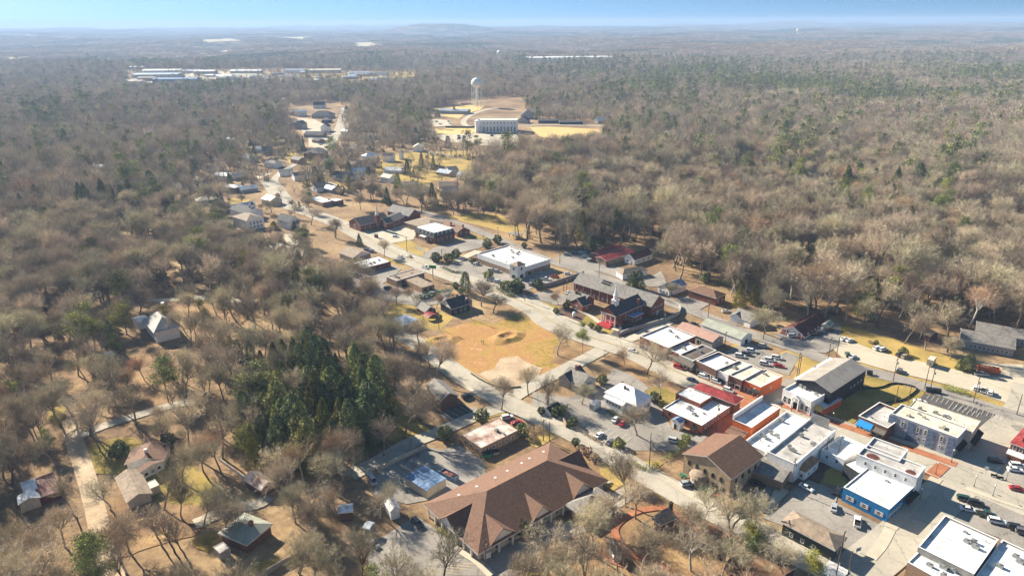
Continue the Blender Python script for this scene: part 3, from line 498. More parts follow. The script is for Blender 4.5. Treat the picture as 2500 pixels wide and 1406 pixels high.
b = bld('white_bank', 'white classical one-storey bank with four dark windows in front', 'a', (392, 668), (637, 775), (800, 700), ('A', 790), 'white', 'rwhite', 'bank', par=.7); b.wins('a', 2, 1.2, 1.4, 2.6, .04, .36).wins('a', 2, 1.2, 1.4, 2.6, .64, .96).door('a', .5, 2, 3).units(3)
ped = MB(); L_ = b.L*.26; ped.add([(-L_/2, -.6, 0), (L_/2, -.6, 0), (0, -.6, 1.3), (-L_/2, 0, 0), (L_/2, 0, 0), (0, 0, 1.3)], [(0, 1, 2), (5, 4, 3), (0, 2, 5, 3), (1, 4, 5, 2), (0, 3, 4, 1)]); l_, a_ = b.pos('a', .5, b.h-1.2, .02); obj('pediment', ped, M['white'], b.root, l_, a_)
for t_ in (.39, .61): cc = MB(); cc.cyl((0, 0, 0), (0, 0, b.h-1.2), .3, .26, 8); l_, a_ = b.pos('a', t_, 0, .45); obj('column', cc, M['white'], b.root, l_, a_)
b = bld('awning_shop', 'small orange brick shop with yellow awning beside the white bank', 'a', (640, 800), (745, 840), (900, 752), ('B', 905), 'obrick', 'rwhite', 'shop', par=.3); b.awning('a', .5, b.L, 2.7, 1.9, 1.3, 'awny').wins('a', 2, .5, 1.8, 1.9)
b = bld('metal_warehouse', 'big warehouse with taupe metal roof and black side wall', 'a', (495, 602), (802, 697), (1106, 500), 7.8, 'bkwall', 'rtaupe', 'warehouse', rtype='gy', rh=2.2, over=.3, trim='metal'); b.wins('b', 4, 3.4, .9, .9, .55, .95)
g_ = MB(); g_.box(-1.8, -.5, 0, b.W, b.h-.5, b.h-.2); b.put('gutter', g_, M['rwhite'], 0, 0, 0); g2 = MB(); g2.box(-1.6, -.6, .1, b.W-.1, 0, b.h-.52); b.put('side_wall', g2, M['cream'], 0, 0, 0)
b = bld('low_brick_shop', 'dark brick shop with bright blue awning', 'a', (1028, 903), (1290, 1000), (1466, 876), 5.2, 'dbrick', 'rgrey', 'shop', par=.9); b.awning('a', .30, b.L*.5, 2.7, 2.2, 1.5, 'awnb', 'blue_awning').awning('a', .79, b.L*.4, 2.7, 1.6, 1.1, 'awng').wins('a', 4, .5, 1.8, 1.9)
b = bld('blue_grey_block', 'two-storey blue-grey building with tall white-framed windows', 'a', (1318, 873), (1890, 1085), (1978, 998), ('B', 1272), 'bgrey', 'rbeige', 'building', par=.4, band=None); b.wins('a', 8, 4.6, 1.0, 2.0, .03, .97).wins('a', 8, 2.1, .9, .9, .03, .97).wins('b', 3, 4.6, 1, 2)
for i in range(4):
    q_ = MB(); q_.box(-1.3, 1.3, -.12, -.01, 0, b.h-.6); l_, a_ = b.pos('a', .045+.30*i, 0); obj('blue_pilaster', q_, mat('washed_blue_paint', (.16, .21, .31), var=.3, scale=.8), b.root, l_, a_)
b.units(4, 'cream').awning('b', .5, b.W*.9, 3.0, 1.5, 1.0, 'awnk')
bb = ext(b, 'a', (1440, 850), (2015, 1045), (2112, 944), 7.2, 'cream', 'rbeige', par=.2); bb.units(3, 'metal', z=7.0).wins('b', 4, 1, 1.4, 2).awning('b', .5, bb.W, 3.0, 1.8, .9, 'awnk')
b = bld('brick_wing_shop', 'narrow brick shop with white lean-to roof beside the brick alley', 'c', (1722, 1135), (1880, 1208), (2126, 1036), 5.6, 'obrick', 'rwhite', 'shop', par=.35)
pp = MB(); pp.box(-.15, .35, 0, b.W, b.h, b.h+2.0); b.put('parapet', pp, M['white'], 0, 0, 0); sh = MB(); sh.add([(0, -.05, 3.2), (b.L*.9, -.05, 3.2), (b.L*.9, -5, 2.6), (0, -5, 2.6), (0, -.05, 3.0), (b.L*.9, -.05, 3.0), (b.L*.9, -5, 2.4), (0, -5, 2.4)], [(0, 3, 2, 1), (4, 5, 6, 7), (3, 7, 6, 2), (0, 4, 7, 3), (1, 2, 6, 5)])
b.put('porch_roof', sh, M['shbrown'], 0, 0, 0); sp = MB(); sp.box(.2, b.L*.8, -4.6, -.1, 0, 2.39); b.put('porch', sp, M['obrick'], 0, 0, 0)
b = bld('flat_roof_shop', 'shop under a broad white roof between brick shop and grey-roofed block', 'a', (88, 1095), (238, 1205), (600, 930), 5.6, 'white', 'rwhite', 'shop', par=1.0); b.units(5)
b = bld('grey_roof_block', 'long block with stained grey membrane roof and white side wall', 'a', (252, 1212), (500, 1312), (850, 1012), 7.2, 'white', 'rgrey', 'building', par=.8); b.units(4)
sg = MB(); sg.box(-3.2, 3.2, -.15, .15, 0, 3.2); l_, a_ = b.pos('c', .4, b.h-.2, -.6); obj('rooftop_signboard', sg, M['metal'], b.root, l_, a_)
b = bld('low_white_shop', 'low shop with clean white roof tucked behind grey-roofed block', 'b', (722, 135), (935, 225), (1112, 96), 4.8, 'white', 'rwhite', 'shop', par=.5); b.wins('a', 2, 2.4, .9, 1.2)
b = bld('white_upper_block', 'two-storey white block with patched grey roof on the corner', 'b', (1047, 172), (1570, 378), (1658, 290), 8.6, 'white', 'rgrey', 'building', par=.5); b.wins('a', 5, 5.8, .9, 1.4).wins('b', 3, 5.6, .9, 1.4)
bb = ext(b, 'b', (1110, 118), (1415, 232), (1480, 130), 8.7, 'white', 'rgrey', par=.5)
for x_, y_, r_ in ((.22, .35, 1.9), (.86, .3, 1.5)):
    q_ = MB(); q_.lathe([(0, .01), (r_, .01)], 18); q_.add([(r_*math.cos(t*.35), r_*math.sin(t*.35)*.7, .012) for t in range(18)], [tuple(range(18))]); b.put('rust_patch', q_.mesh('rust_patch', M['shmaroon']), None, b.L*x_, b.W*y_, 8.105)
b = bld('blue_building', 'bright blue one-storey building with white roof and shuttered windows', 'b', (890, 490), (1325, 655), (1575, 425), ('B', 780), 'blue', 'rwhite', 'building', par=.25); b.wins('a', 3, 1.3, 1.3, 1.4, .02, .98).wins('b', 4, 1.3, 1.4, 1.4, .02, .5)
for t_ in (.18, .5, .82):
    for s_ in (-1, 1): q_ = MB(); q_.box(-.25, .25, -.12, -.01, 0, 1.5); l_, a_ = b.pos('a', t_, 1.25); c_ = math.cos(a_), math.sin(a_); obj('shutter', q_, mat('pale_pink_shutter', (.62, .5, .46)), b.root, (l_[0]+c_[0]*.95*s_, l_[1]+c_[1]*.95*s_, 1.25), a_)
bb = ext(b, 'b', (878, 272), (1060, 340), (1320, 250), 4.6, 'bkwall', 'rwhite', par=.12); b.awning('b', .7, 8, 2.8, 1.8, .8, 'awnk').steps_('b', .06, 2)
b = bld('brown_gable_building', 'tan two-storey building with large brown gable roof and arched windows', 'e', (1098, 380), (1505, 578), (1765, 393), ('A', 540), 'tan', 'shbrown', 'building', rtype='gy', rh=3.4, over=.5); b.wins('a', 5, 4.1, 1.1, 1.4, .04, .9, 'awnk', True).wins('a', 5, .9, 1.4, 1.6, .1, .95, 'awnk').wins('b', 4, 4.1, 1, 1.4, fm='awnk')
b.roof.data.materials[0] = M['shbrown']; q_ = MB(); q_.lathe([(3.4, 2.7), (2.6, 3.6), (1.2, 4.2), (0, 4.4)], 16); q_.add([(3.4*math.cos(t*math.pi/8), 3.4*math.sin(t*math.pi/8), 2.7) for t in range(16)], [tuple(range(15, -1, -1))]); l_, a_ = b.pos('a', .38, 0, .2); obj('porch_roof', q_, M['shtaupe'], b.root, l_, a_)
q_ = MB(); q_.lathe([(2.9, 0), (2.9, 2.69)], 16); obj('porch', q_, M['tan'], b.root, l_, a_)
b = bld('grey_lean_to', 'dark grey shed roof building beside the brown gable building', 'b', (132, 302), (388, 415), (492, 272), 3.6, 'tbrick', 'shgrey', 'building', rtype='gx', rh=.5, trim='metal')
b = bld('brown_hip_cottage', 'small white cottage with brown hip roof behind the grey-roofed block', 'b', (497, 292), (592, 330), (712, 228), 3.4, 'white', 'shorange', 'cottage', rtype='hip', rh=1.8); b.wins('a', 2, 1, .9, 1.2).wins('b', 2, 1, .9, 1.2)
b = bld('dark_green_office', 'dark green low office with brown hip roof by the parking lot', 'b', (400, 770), (843, 1003), (938, 905), ('A', 882), 'dgreen', 'shtaupe', 'office', rtype='hip', rh=1.9, over=.6); b.wins('a', 3, 1.1, 1.1, 1.5, .08, .75).wins('b', 1, 1, 1.1, 1.5)
dk = MB(); dk.box(0, 5.5, 0, 6, .35, .5)
for x_ in (0, 2.7, 5.4): dk.box(x_, x_+.1, 0, .1, 0, 1.5); dk.box(x_, x_+.1, 5.9, 6, 0, 1.5)
dk.box(0, 5.5, 0, .06, 1.42, 1.5); dk.box(5.44, 5.5, 0, 6, 1.42, 1.5); b.put('deck', dk, M['frame'], b.L-.5, .2-6.4, 0, 0)
b = bld('white_roof_block', 'large block with glaring white roof beside the row of parked cars', 'b', (1592, 962), (2062, 1218), (2276, 915), 7.4, 'grey', 'rwhite', 'building', par=.6); b.units(3); bb = ext(b, 'b', (1484, 1112), (1950, 1370), (2062, 1222), 5.6, 'tbrick', 'rwhite', par=.3); bb.units(4, z=5.3)
bb = ext(b, 'b', (2078, 1240), (2560, 1500), (2780, 1130), 6.6, 'grey', 'rwhite', par=.5); bb.units(3, z=6.1)
# dormered brown building
b = bld('dormered_hall', 'large low building with brown hipped roof, gabled dormers and white eaves', 'd', (470, 825), (932, 1195), (1985, 600), 3.4, 'cream', 'shbrown', 'building', rtype='hip', rh=6.6, over=1.2, deck=.4)
def gab(b, side, t, w_, out, rise, run, m='shbrown', z=None):
    z = b.h+.2 if z is None else z; q = MB(); k = MB()
    q.add([(-w_/2-.4, -out, z-.2), (0, -out, z+rise), (w_/2+.4, -out, z-.2), (-w_/2-.4, run*.15, z-.2), (0, run, z+rise), (w_/2+.4, run*.15, z-.2), (-w_/2-.4, -out, z-.45), (0, -out, z+rise-.3), (w_/2+.4, -out, z-.45)],
          [(0, 1, 4, 3), (1, 2, 5, 4), (0, 6, 7, 1), (1, 7, 8, 2)])
    k.add([(-w_/2, -out+.5, z-.4), (w_/2, -out+.5, z-.4), (0, -out+.5, z+rise-.35), (-w_/2, .3, z-.4), (w_/2, .3, z-.4), (0, .3, z+rise-.35)], [(0, 1, 2), (5, 4, 3), (0, 3, 4, 1)])
    l, a = b.pos(side, t, 0); g = obj('dormer', q, M[m], b.root, l, a); o = obj('gable_wall', k, M['white'], g, (0, 0, 0), 0)
gab(b, 'a', .48, 9.5, 1.6, 4.2, 8.5); gab(b, 'b', .16, 10, 1.0, 4.0, 8); gab(b, 'b', .46, 8, 1.0, 4.0, 8.2); gab(b, 'b', .80, 9, 1.0, 4.0, 8.2); gab(b, 'c', .5, 9, 1.6, 4.2, 8)
for side, n_ in (('a', 7), ('b', 10)):
    for i in range(n_): q_ = MB(); q_.box(-.25, .25, -.25, .25, 0, 3.4); l_, a_ = b.pos(side, (i+.3)/n_, 0, .75); obj('porch_post', q_, M['trim'], b.root, l_, a_)
b.wins('a', 5, 1, 1.4, 1.4).wins('b', 9, 1, 1.4, 1.4)
for x_, y_ in ((.22, .15), (.24, .28), (.25, .42), (.22, .53), (.2, .66), (.17, .74), (.18, .86)):
    q_ = MB(); q_.cyl((0, 0, 0), (0, 0, .8), .25, .25, 7); q_.cyl((0, 0, .8), (0, 0, .95), .5, .4, 8); b.put('roof_vent', q_, M['rwhite'], x_*b.L, y_*b.W, b.h+6.6*x_*2*.93)
pc = MB(); pc.box(-7, 7, -9, -.8, 3.3, 3.7); pc.add([(-7, -9, 3.705), (7, -9, 3.705), (0, -5, 6), (-7, -.8, 3.705), (7, -.8, 3.705)], [(0, 1, 2), (1, 4, 2), (4, 3, 2), (3, 0, 2)])
for x_ in (-6.5, 6.5): pc.box(x_-.3, x_+.3, -8.7, -8.1, 0, 3.3)
l_, a_ = b.pos('b', .78, 0); obj('covered_drive', pc, M['shgrey'], b.root, l_, a_)
b = bld('stained_roof_office', 'buff brick office with rust-stained white flat roof and dumpster behind', 'd', (780, 212), (950, 325), (1265, 172), 3.5, 'tbrick', 'rstain', 'office', par=.1); b.wins('b', 5, 1, 1.3, 1.4).wins('a', 3, 1, 1.3, 1.4, fm='metal').units(1, z=3.4)
b = bld('blue_roof_shed', 'buff metal shed with blue-white patched roof by the skip', 'd', (313, 572), (490, 685), (667, 595), 3.1, 'cream', 'rblue', 'shed', rtype='gx', rh=.35, over=.25, trim='metal')
b = bld('arched_roof_house', 'brick building with arched brown gable end beside side street parking', 'h', (545, 850), (680, 985), (840, 945), ('B', 1088), 'dbrick', 'shgrey', 'building', rtype='gx', rh=2.0)
b = bld('garden_shed', 'small white shed with dark half-tone roof near the side street', 'h', (1640, 1068), (1708, 1115), (1815, 1058), ('B', 1145), 'white', 'shdark', 'shed', rtype='gy', rh=1.5, over=.2)
b = bld('white_hip_house', 'white house with tall white hip roof in the middle parking lot', 't', (1255, 690), (1780, 925), (2040, 770), 4.6, 'white', 'rwhite', 'house', rtype='hip', rh=4.2); b.wins('b', 4, 1.2).chimney(.45, .35, 3, 8.6, 'dbrick', .35); b.chimney(.2, .7, 3, 7.8, 'dbrick', .35)
bb = ext(b, 't', (1235, 765), (1545, 915), (1640, 850), 3.6, 'white', 'rwhite', rtype='gx', rh=.8); bb.wins('a', 5, 1.6, 1, 1.1)
b = bld('grey_cottage', 'grey cottage with dark cross-gable roof and flat white porch roof', 't', (520, 400), (830, 560), (1130, 470), 4.0, 'grey', 'shgrey', 'cottage', rtype='gx', rh=2.8); bb = ext(b, 't', (650, 520), (850, 620), (1050, 530), 3.4, 'grey', 'rbeige', par=.3); b.wins('b', 2, 1.2).chimney(.35, .5, 3, 8.6)
bb = ext(b, 't', (500, 400), (640, 500), (900, 350), 3.8, 'grey', 'shdark', rtype='gy', rh=2.4)
b = bld('mural_brick_block', 'brick block with white roof and rooftop unit beside the red-roofed canopy', 'c', (1120, 1040), (1452, 1190), (1722, 1010), ('B', 1262), 'brick', 'rwhite', 'building', par=.3); b.units(4).wins('b', 8, 1.2, 1.2, 1.8).wins('a', 4, 1.6, .9, 1.2, fm='awnk'); bb = ext(b, 'c', (1230, 915), (1440, 1005), (1540, 935), 5.0, 'brick', 'rwhite', par=.2)
b = bld('red_roof_canopy', 'bright red hip-roofed shop on the main street curve', 'c', (1398, 872), (1735, 1000), (1808, 968), 5.2, 'dbrick', 'rred', 'shop', rtype='hip', rh=1.4, over=.9)
b = bld('parking_kiosk', 'tiny white hut with blue-grey roof behind the brick block', 'c', (1197, 1140), (1262, 1172), (1298, 1150), 3.2, 'white', 'rblue', 'kiosk', rtype='gy', rh=.9, over=.3); b.door('a', .5)
b = bld('sage_roof_hall', 'long low white hall with sage green gable roof', 'c', (1447, 322), (1790, 452), (1866, 402), 3.4, 'white', 'rgreen', 'hall', rtype='gx', rh=1.7, over=.3); b.door('b', .5, 2.2)
b = bld('grey_gable_house', 'white house with grey roof behind the sage-roofed hall', 'c', (1708, 240), (1870, 300), (1960, 250), 3.4, 'white', 'shgrey', 'house', rtype='gx', rh=2.2); bb = ext(b, 'c', (1708, 240), (1790, 275), (1850, 240), 3.2, 'white', 'shgrey', rtype='gy', rh=1.8)
b = bld('maroon_roof_office', 'white office with weathered maroon gable roof and porch by the gravel lot', 'a', (412, 142), (575, 215), (782, 95), ('B', 242), 'white', 'shmaroon', 'office', rtype='gy', rh=3.0, over=.6, trim='trim'); b.wins('b', 6, 1.1, .9, 1.2).wins('a', 3, 1.1, .9, 1.2)
for i in range(5): q_ = MB(); q_.box(-.12, .12, -.12, .12, 0, 3.4); l_, a_ = b.pos('a', .04+i*.23, 0, 2.0); obj('porch_post', q_, M['trim'], b.root, l_, a_)
b.awning('a', .5, b.L, b.h-1.0, 2.4, .8, 'shmaroon', 'porch_roof')
b = bld('storage_shed', 'pale green shed behind the maroon-roofed office', 'a', (735, 110), (780, 130), (822, 100), 3, 'cream', 'rgreen', 'shed', rtype='gy', rh=.8)
b = bld('long_apartment', 'long low apartment row with grey roof behind the bare trees', 's', (1380, 480), (2300, 650), (2600, 520), 4, 'grey', 'shgrey', 'apartment', rtype='gx', rh=2.5); b.wins('a', 10, 1)
b = bld('long_apartment', 'second grey-roofed apartment row nearer the woods', 's', (1640, 330), (2560, 500), (2800, 400), 4, 'grey', 'shgrey', 'apartment', rtype='gx', rh=2.5); b.wins('a', 10, 1)
b = bld('small_brown_house', 'low brown house half hidden behind bare trees by the gravel lot', 's', (650, 340), (850, 420), (960, 370), 3.2, 'dbrick', 'shtaupe', 'house', rtype='gx', rh=1.5)
b = bld('red_awning_shop', 'brick corner shop with red and white awnings', 'a', (2380, 1100), (2480, 1180), (2640, 1000), 6, 'brick', 'rred', 'shop', rtype='hip', rh=1.5); b.awning('a', .5, 5, 2.8, 1.6, 1, 'frame').wins('a', 2, 4)
# church on the right
b = bld('brick_church', 'red brick church with white steeple, white columns and red entry steps', 'f', (905, 735), (1085, 775), (1335, 668), ('B', 892), 'brick', 'shdark', 'church', rtype='gy', rh=3.8, over=.4); b.wins('b', 6, 1.6, .9, 2.6, .2, .95, arch=True).chimney(.9, .8, 5, 9.5)
q_ = MB(); L_ = b.L; q_.add([(0, -3.2, b.h), (L_, -3.2, b.h), (L_/2, -3.2, b.h+3.8*.97), (0, .1, b.h), (L_, .1, b.h), (L_/2, .1, b.h+3.8*.97)], [(0, 1, 2), (0, 2, 5, 3), (1, 4, 5, 2), (0, 3, 4, 1)]); b.put('portico_gable', q_, M['brick'], 0, 0, 0)
q_ = MB(); q_.add([(-.3, -3.5, b.h-.1), (L_/2, -3.5, b.h+4.15), (L_+.3, -3.5, b.h-.1), (-.3, .1, b.h-.1), (L_/2, .1, b.h+4.15), (L_+.3, .1, b.h-.1)], [(0, 1, 4, 3), (1, 2, 5, 4)]); b.put('portico_roof', q_, M['shdark'], 0, 0, 0)
q_ = MB(); q_.box(-.1, L_+.1, -3.3, -3.22, b.h-.5, b.h-.02); b.put('entablature', q_, M['trim'], 0, 0, 0)
for i in range(4): q_ = MB(); q_.cyl((0, 0, .6), (0, 0, b.h-.5), .38, .32, 10); q_.box(-.5, .5, -.5, .5, .4, .6); q_.box(-.45, .45, -.45, .45, b.h-.55, b.h-.02); b.put('column', q_, M['trim'], .5+(L_-1)*i/3, -2.7, 0)
q_ = MB()
for i in range(6): q_.box(.4+.2*i, L_-.4-.2*i, -7.2+.55*i, -3.3+(.001*i if i < 5 else 3.3), 0 if i == 0 else .12*i, .12*(i+1))
b.put('red_steps', q_, M['redcloth'], 0, 0, .35)
q_ = MB(); z0 = b.h+2.2; q_.box(-1.3, 1.3, -1.3, 1.3, z0, z0+3.4); q_.box(-1.55, 1.55, -1.55, 1.55, z0+3.4, z0+3.7); q_.lathe([(1.1, z0+3.7), (1.1, z0+6.0), (1.3, z0+6.1), (.75, z0+6.6), (.34, z0+9), (.03, z0+12)], 8); b.put('steeple', q_, M['trim'], L_/2, 2.2, 0)
b2 = ext(b, 'f', (1158, 775), (1237, 806), (1322, 765), ('B', 880), 'brick', 'rblue', rtype='hip', rh=.6, over=.4); b2.wins('a', 2, 1.2).wins('b', 3, 1.2, 1, 1.4)
b = bld('education_wing', 'long brick church hall with grey gable roof behind the steeple', 'f', (625, 452), (1405, 697), (1556, 637), ('B', 812), 'brick', 'shgrey', 'hall', rtype='gx', rh=4.2, over=.4); b.wins('b', 5, 3.9, .9, 1.3).wins('b', 5, 1.0, .9, 1.3).wins('a', 10, 1.2, 1.0, 1.5, .02, .6, name='window').door('b', .5, 1.4, 2.4, 'frame')
for i in range(8): q_ = MB(); q_.box(-.5, .5, -.25, .25, 0, .5); b.put('roof_vent', q_, M['awnk'], b.L*(.33+.03*(i % 4)), b.W*(.3+.1*(i//4)), b.h+3.0+.8*(i//4))
for i in range(6): q_ = MB(); q_.box(-.1, .1, -.1, 0, 0, b.h); l_, a_ = b.pos('a', .02+i*.11, 0); obj('downpipe', q_, M['trim'], b.root, l_, a_)
b = bld('brick_cottage', 'small red brick cottage with grey cross-gable roof beside the church', 'f', (545, 612), (712, 668), (850, 625), 3.6, 'brick', 'shgrey', 'cottage', rtype='gx', rh=3.2); b.wins('b', 2, 1.1, 1, 1.4).chimney(.35, .4, 3, 7.8)
bb = ext(b, 'f', (597, 640), (712, 692), (760, 650), 3.6, 'brick', 'shdark', rtype='gy', rh=2.8); bb.wins('a', 1, 1).wins('b', 1, 1); b = bb
b = bld('pharmacy', 'large pharmacy with white roof, white band over brick and corner tower', 'g', (1788, 612), (2188, 752), (2452, 655), ('C', 745), 'tbrick', 'rwhite', 'pharmacy', wall2='grey', band=(3.2, 6.17), par=.6); b.wall.data.materials[1] = M['white']; b.units(4, 'cream').wins('b', 2, .5, 3, 2.2, .05, .4)
b.units(3, 'metal', 9); tw = ext(b, 'g', (2106, 712), (2168, 738), (2240, 712), 8.2, 'white', 'shtaupe', rtype='hip', rh=2.0, over=.3)
def shield(tw, side):
    q = MB(); q.add([(-.7, -.08, 1.8), (.7, -.08, 1.8), (.7, -.08, .7), (0, -.08, 0), (-.7, -.08, .7), (-.7, -.01, 1.8), (.7, -.01, 1.8), (.7, -.01, .7), (0, -.01, 0), (-.7, -.01, .7)], [(4, 3, 2, 1, 0), (0, 1, 6, 5), (1, 2, 7, 6), (2, 3, 8, 7), (3, 4, 9, 8), (4, 0, 5, 9)])
    q.add([(0, -.1, 1.6), (.55, -.1, 1.6), (.5, -.1, .75), (0, -.1, .2)], [(3, 2, 1, 0)], 1); l, a = tw.pos(side, .5, 5.2); obj('logo', q, [M['rred'], mat('navy_paint', (.02, .03, .10))], tw.root, l, a)
shield(tw, 'a'); shield(tw, 'b'); tw.wins('a', 1, .3, 3, 2.6).wins('b', 1, .3, 3, 2.6)
b = bld('red_roof_motel', 'low building with long bright red metal roof next to the woods', 'f', (828, 150), (888, 182), (1130, 98), 3.6, 'brick', 'rred', 'building', rtype='gy', rh=.9, over=.5)
b = bld('red_roof_motel', 'second red metal-roofed building with buff front wall', 'f', (850, 200), (948, 232), (1236, 148), 3.6, 'tbrick', 'rred', 'building', rtype='gy', rh=1.1, over=.6); b.wins('b', 4, 1)
b = bld('maroon_roof_house', 'white gabled house with dark maroon roof beside the red metal roofs', 'f', (1140, 197), (1235, 226), (1420, 162), 3.6, 'white', 'shmaroon', 'house', rtype='gy', rh=2.8); b.wins('a', 2, 1).wins('b', 3, 1)
b = bld('white_hip_office', 'white office with grey and cream hip roof across the back street', 'f', (1030, 345), (1118, 376), (1368, 332), ('B', 430), 'white', 'shtaupe', 'office', rtype='hip', rh=2.2); b.wins('b', 3, 1.2)
b = bld('blue_roof_house', 'small house with slate blue gable roof and columned porch', 'f', (1462, 495), (1588, 532), (1758, 473), 3.6, 'white', 'rblue', 'house', rtype='gy', rh=2.2); b.wins('a', 3, .9)
b = bld('brown_hip_office', 'brick office with brown hip roof at the edge of the woods', 'f', (1788, 532), (2060, 616), (2152, 572), ('B', 690), 'brick', 'shbrown', 'office', rtype='hip', rh=2.6); b.wins('b', 2, 1)
# upper left town
b = bld('gothic_church', 'dark-roofed brick church with slim white spire on a brick tower', 'g', (612, 302), (690, 348), (962, 290), 5.0, 'brick', 'shdark', 'church', rtype='gy', rh=3.6); b.wins('b', 5, 1, .8, 2, arch=True).wins('a', 1, 1.4, 1.8, 2.6, arch=True)
b2 = ext(b, 'g', (872, 292), (985, 318), (1132, 255), 4.6, 'brick', 'shdark', rtype='gy', rh=1.8); b2.wins('b', 5, 1, .8, 1.6)
b2 = ext(b, 'g', (868, 305), (935, 330), (990, 312), 4.8, 'brick', 'shdark', rtype='gy', rh=2.6); b2.wins('a', 2, 1, .9, 1.6)
q_ = MB(); q_.box(-1.5, 1.5, -1.5, 1.5, 0, 10); q_.box(-1.7, 1.7, -1.7, 1.7, 10, 10.4); b.put('bell_tower', q_, M['brick'], b.L+1.55, b.W*.55, 0); q_ = MB(); q_.lathe([(1.4, 10.41), (1.3, 12), (.8, 12.4), (.05, 20)], 8); b.put('spire', q_, M['trim'], b.L+1.55, b.W*.55, 0)
b = bld('church_gymnasium', 'gabled grey-roofed hall behind the dark-roofed church', 'g', (947, 212), (1148, 262), (1248, 232), 5.5, 'brick', 'shgrey', 'hall', rtype='gx', rh=4)
b = bld('taupe_hip_hall', 'brick hall with broad taupe hip roof beside the mansard-roofed building', 'g', (1107, 322), (1335, 385), (1450, 305), 3.8, 'tbrick', 'shtaupe', 'hall', rtype='hip', rh=3.2); b.wins('a', 5, 1)
b = bld('mansard_building', 'brick building with black mansard roof, white arched dormers and portico', 'g', (1208, 412), (1385, 470), (1592, 425), ('B', 522), 'brick', 'rbeige', 'building', par=.2)
q_ = MB(); L_, W_, h_ = b.L, b.W, b.h; i_ = 1.3; z1 = h_+3.6; e_ = .5; q_.add([(-e_, -e_, h_+.12), (L_+e_, -e_, h_+.12), (L_+e_, W_+e_, h_+.12), (-e_, W_+e_, h_+.12), (i_-.5, i_-.5, z1), (L_-i_+.5, i_-.5, z1), (L_-i_+.5, W_-i_+.5, z1), (i_-.5, W_-i_+.5, z1)], [(0, 1, 5, 4), (1, 2, 6, 5), (2, 3, 7, 6), (3, 0, 4, 7), (3, 2, 1, 0)]); q_.add([(i_-.6, i_-.6, z1+.02), (L_-i_+.6, i_-.6, z1+.02), (L_-i_+.6, W_-i_+.6, z1+.02), (i_-.6, W_-i_+.6, z1+.02)], [(0, 1, 2, 3)], 1); b.put('mansard_roof', q_, [M['shdark'], M['rwhite']], 0, 0, 0)
for side, n_ in (('a', 4), ('b', 4)):
    b.wins(side, n_, 1.0, 1.1, 1.8, arch=True)
    for i in range(n_): q_ = MB(); q_.box(-.65, .65, -.1, 1.2, 0, 1.9); q_.box(-.4, .4, -.13, -.1, .25, 1.65, 1); q_.add([(-.7, -.15, 1.9), (0, -.15, 2.4), (.7, -.15, 1.9), (-.7, 1.2, 1.9), (0, 1.2, 2.4), (.7, 1.2, 1.9)], [(2, 1, 0), (0, 1, 4, 3), (1, 2, 5, 4)]); l_, a_ = b.pos(side, .1+.8*(i+.5)/n_, h_+.9, -.05); obj('dormer', q_, [M['trim'], M['glass']], b.root, l_, a_)
q_ = MB(); q_.box(-3, 3, -2.6, -.05, 3.4, 3.8); [q_.cyl((x_, -2.3, 0), (x_, -2.3, 3.4), .22, .2, 8) for x_ in (-2.6, -.9, .9, 2.6)]; l_, a_ = b.pos('a', .5, 0); obj('portico', q_, M['trim'], b.root, l_, a_)
b = bld('chimneyed_brick_hall', 'brown-roofed brick hall with chimneys behind the mansard-roofed building', 'g', (1440, 335), (1605, 412), (1712, 388), 3.6, 'brick', 'shbrown', 'hall', rtype='gx', rh=2.8); b.wins('b', 2, 1, 1.1, 1.8, arch=True).chimney(.96, .5, 3, 8); b.chimney(.5, .2, 3, 7.5)
b = bld('flat_brick_office', 'red-brown brick office with white flat roof and side parking', 'g', (538, 716), (722, 750), (976, 685), ('B', 805), 'brick', 'rwhite', 'office', par=.15); b.wins('b', 5, 1.6, 1.2, .9, fm='awnk').units(3, z=b.h-.1)
b = bld('flat_brown_bank', 'low brown bank with gravel-brown flat roof and drive-through', 'g', (903, 838), (1030, 868), (1292, 790), 3.8, 'tbrick', 'rdark', 'bank', par=.25); b.roof.data.materials[0] = M['shtaupe']; b.units(2, z=3.6).wins('b', 3, 1, 1.4, 1.4, fm='awnk')
bb = ext(b, 'g', (1110, 855), (1268, 932), (1398, 905), 3.4, 'tbrick', 'shtaupe', par=.15); bb.wins('b', 2, .8, 1.6, 1.5, fm='awnk')
b = bld('duplex', 'low duplex with tan gable roof and pale end wall by the spruce', 'g', (495, 605), (622, 655), (770, 605), 3.4, 'grey', 'shtaupe', 'duplex', rtype='gx', rh=2.8, wall2='white'); b.wins('b', 2, 2.9, .5, .6)
b = bld('duplex', 'second tan gable duplex hidden among trees', 'g', (60, 600), (185, 655), (285, 638), 3.2, 'grey', 'shtaupe', 'duplex', rtype='gx', rh=2.5, wall2='white')
b = bld('black_gable_house', 'dark cottage with black roof and white front gable by the vacant lot', 'g', (1436, 1080), (1548, 1132), (1715, 1082), 3.8, 'bkwall', 'shdark', 'cottage', rtype='gy', rh=3.4, wall2='white'); b.wins('b', 3, 1, 1.6, 1.3).chimney(.4, .7, 3, 8)
bb = ext(b, 'g', (1560, 1050), (1650, 1085), (1735, 1050), 3.8, 'grey', 'shtaupe', rtype='gx', rh=2.6)
b = bld('red_barn', 'small dark red barn with grey roof', 'g', (1226, 1112), (1300, 1160), (1388, 1128), ('B', 1200), 'dred', 'shgrey', 'barn', rtype='gx', rh=2.0); b.wins('b', 2, 1.6, .8, 1.1).wins('a', 1, 1.6, .8, 1.1)
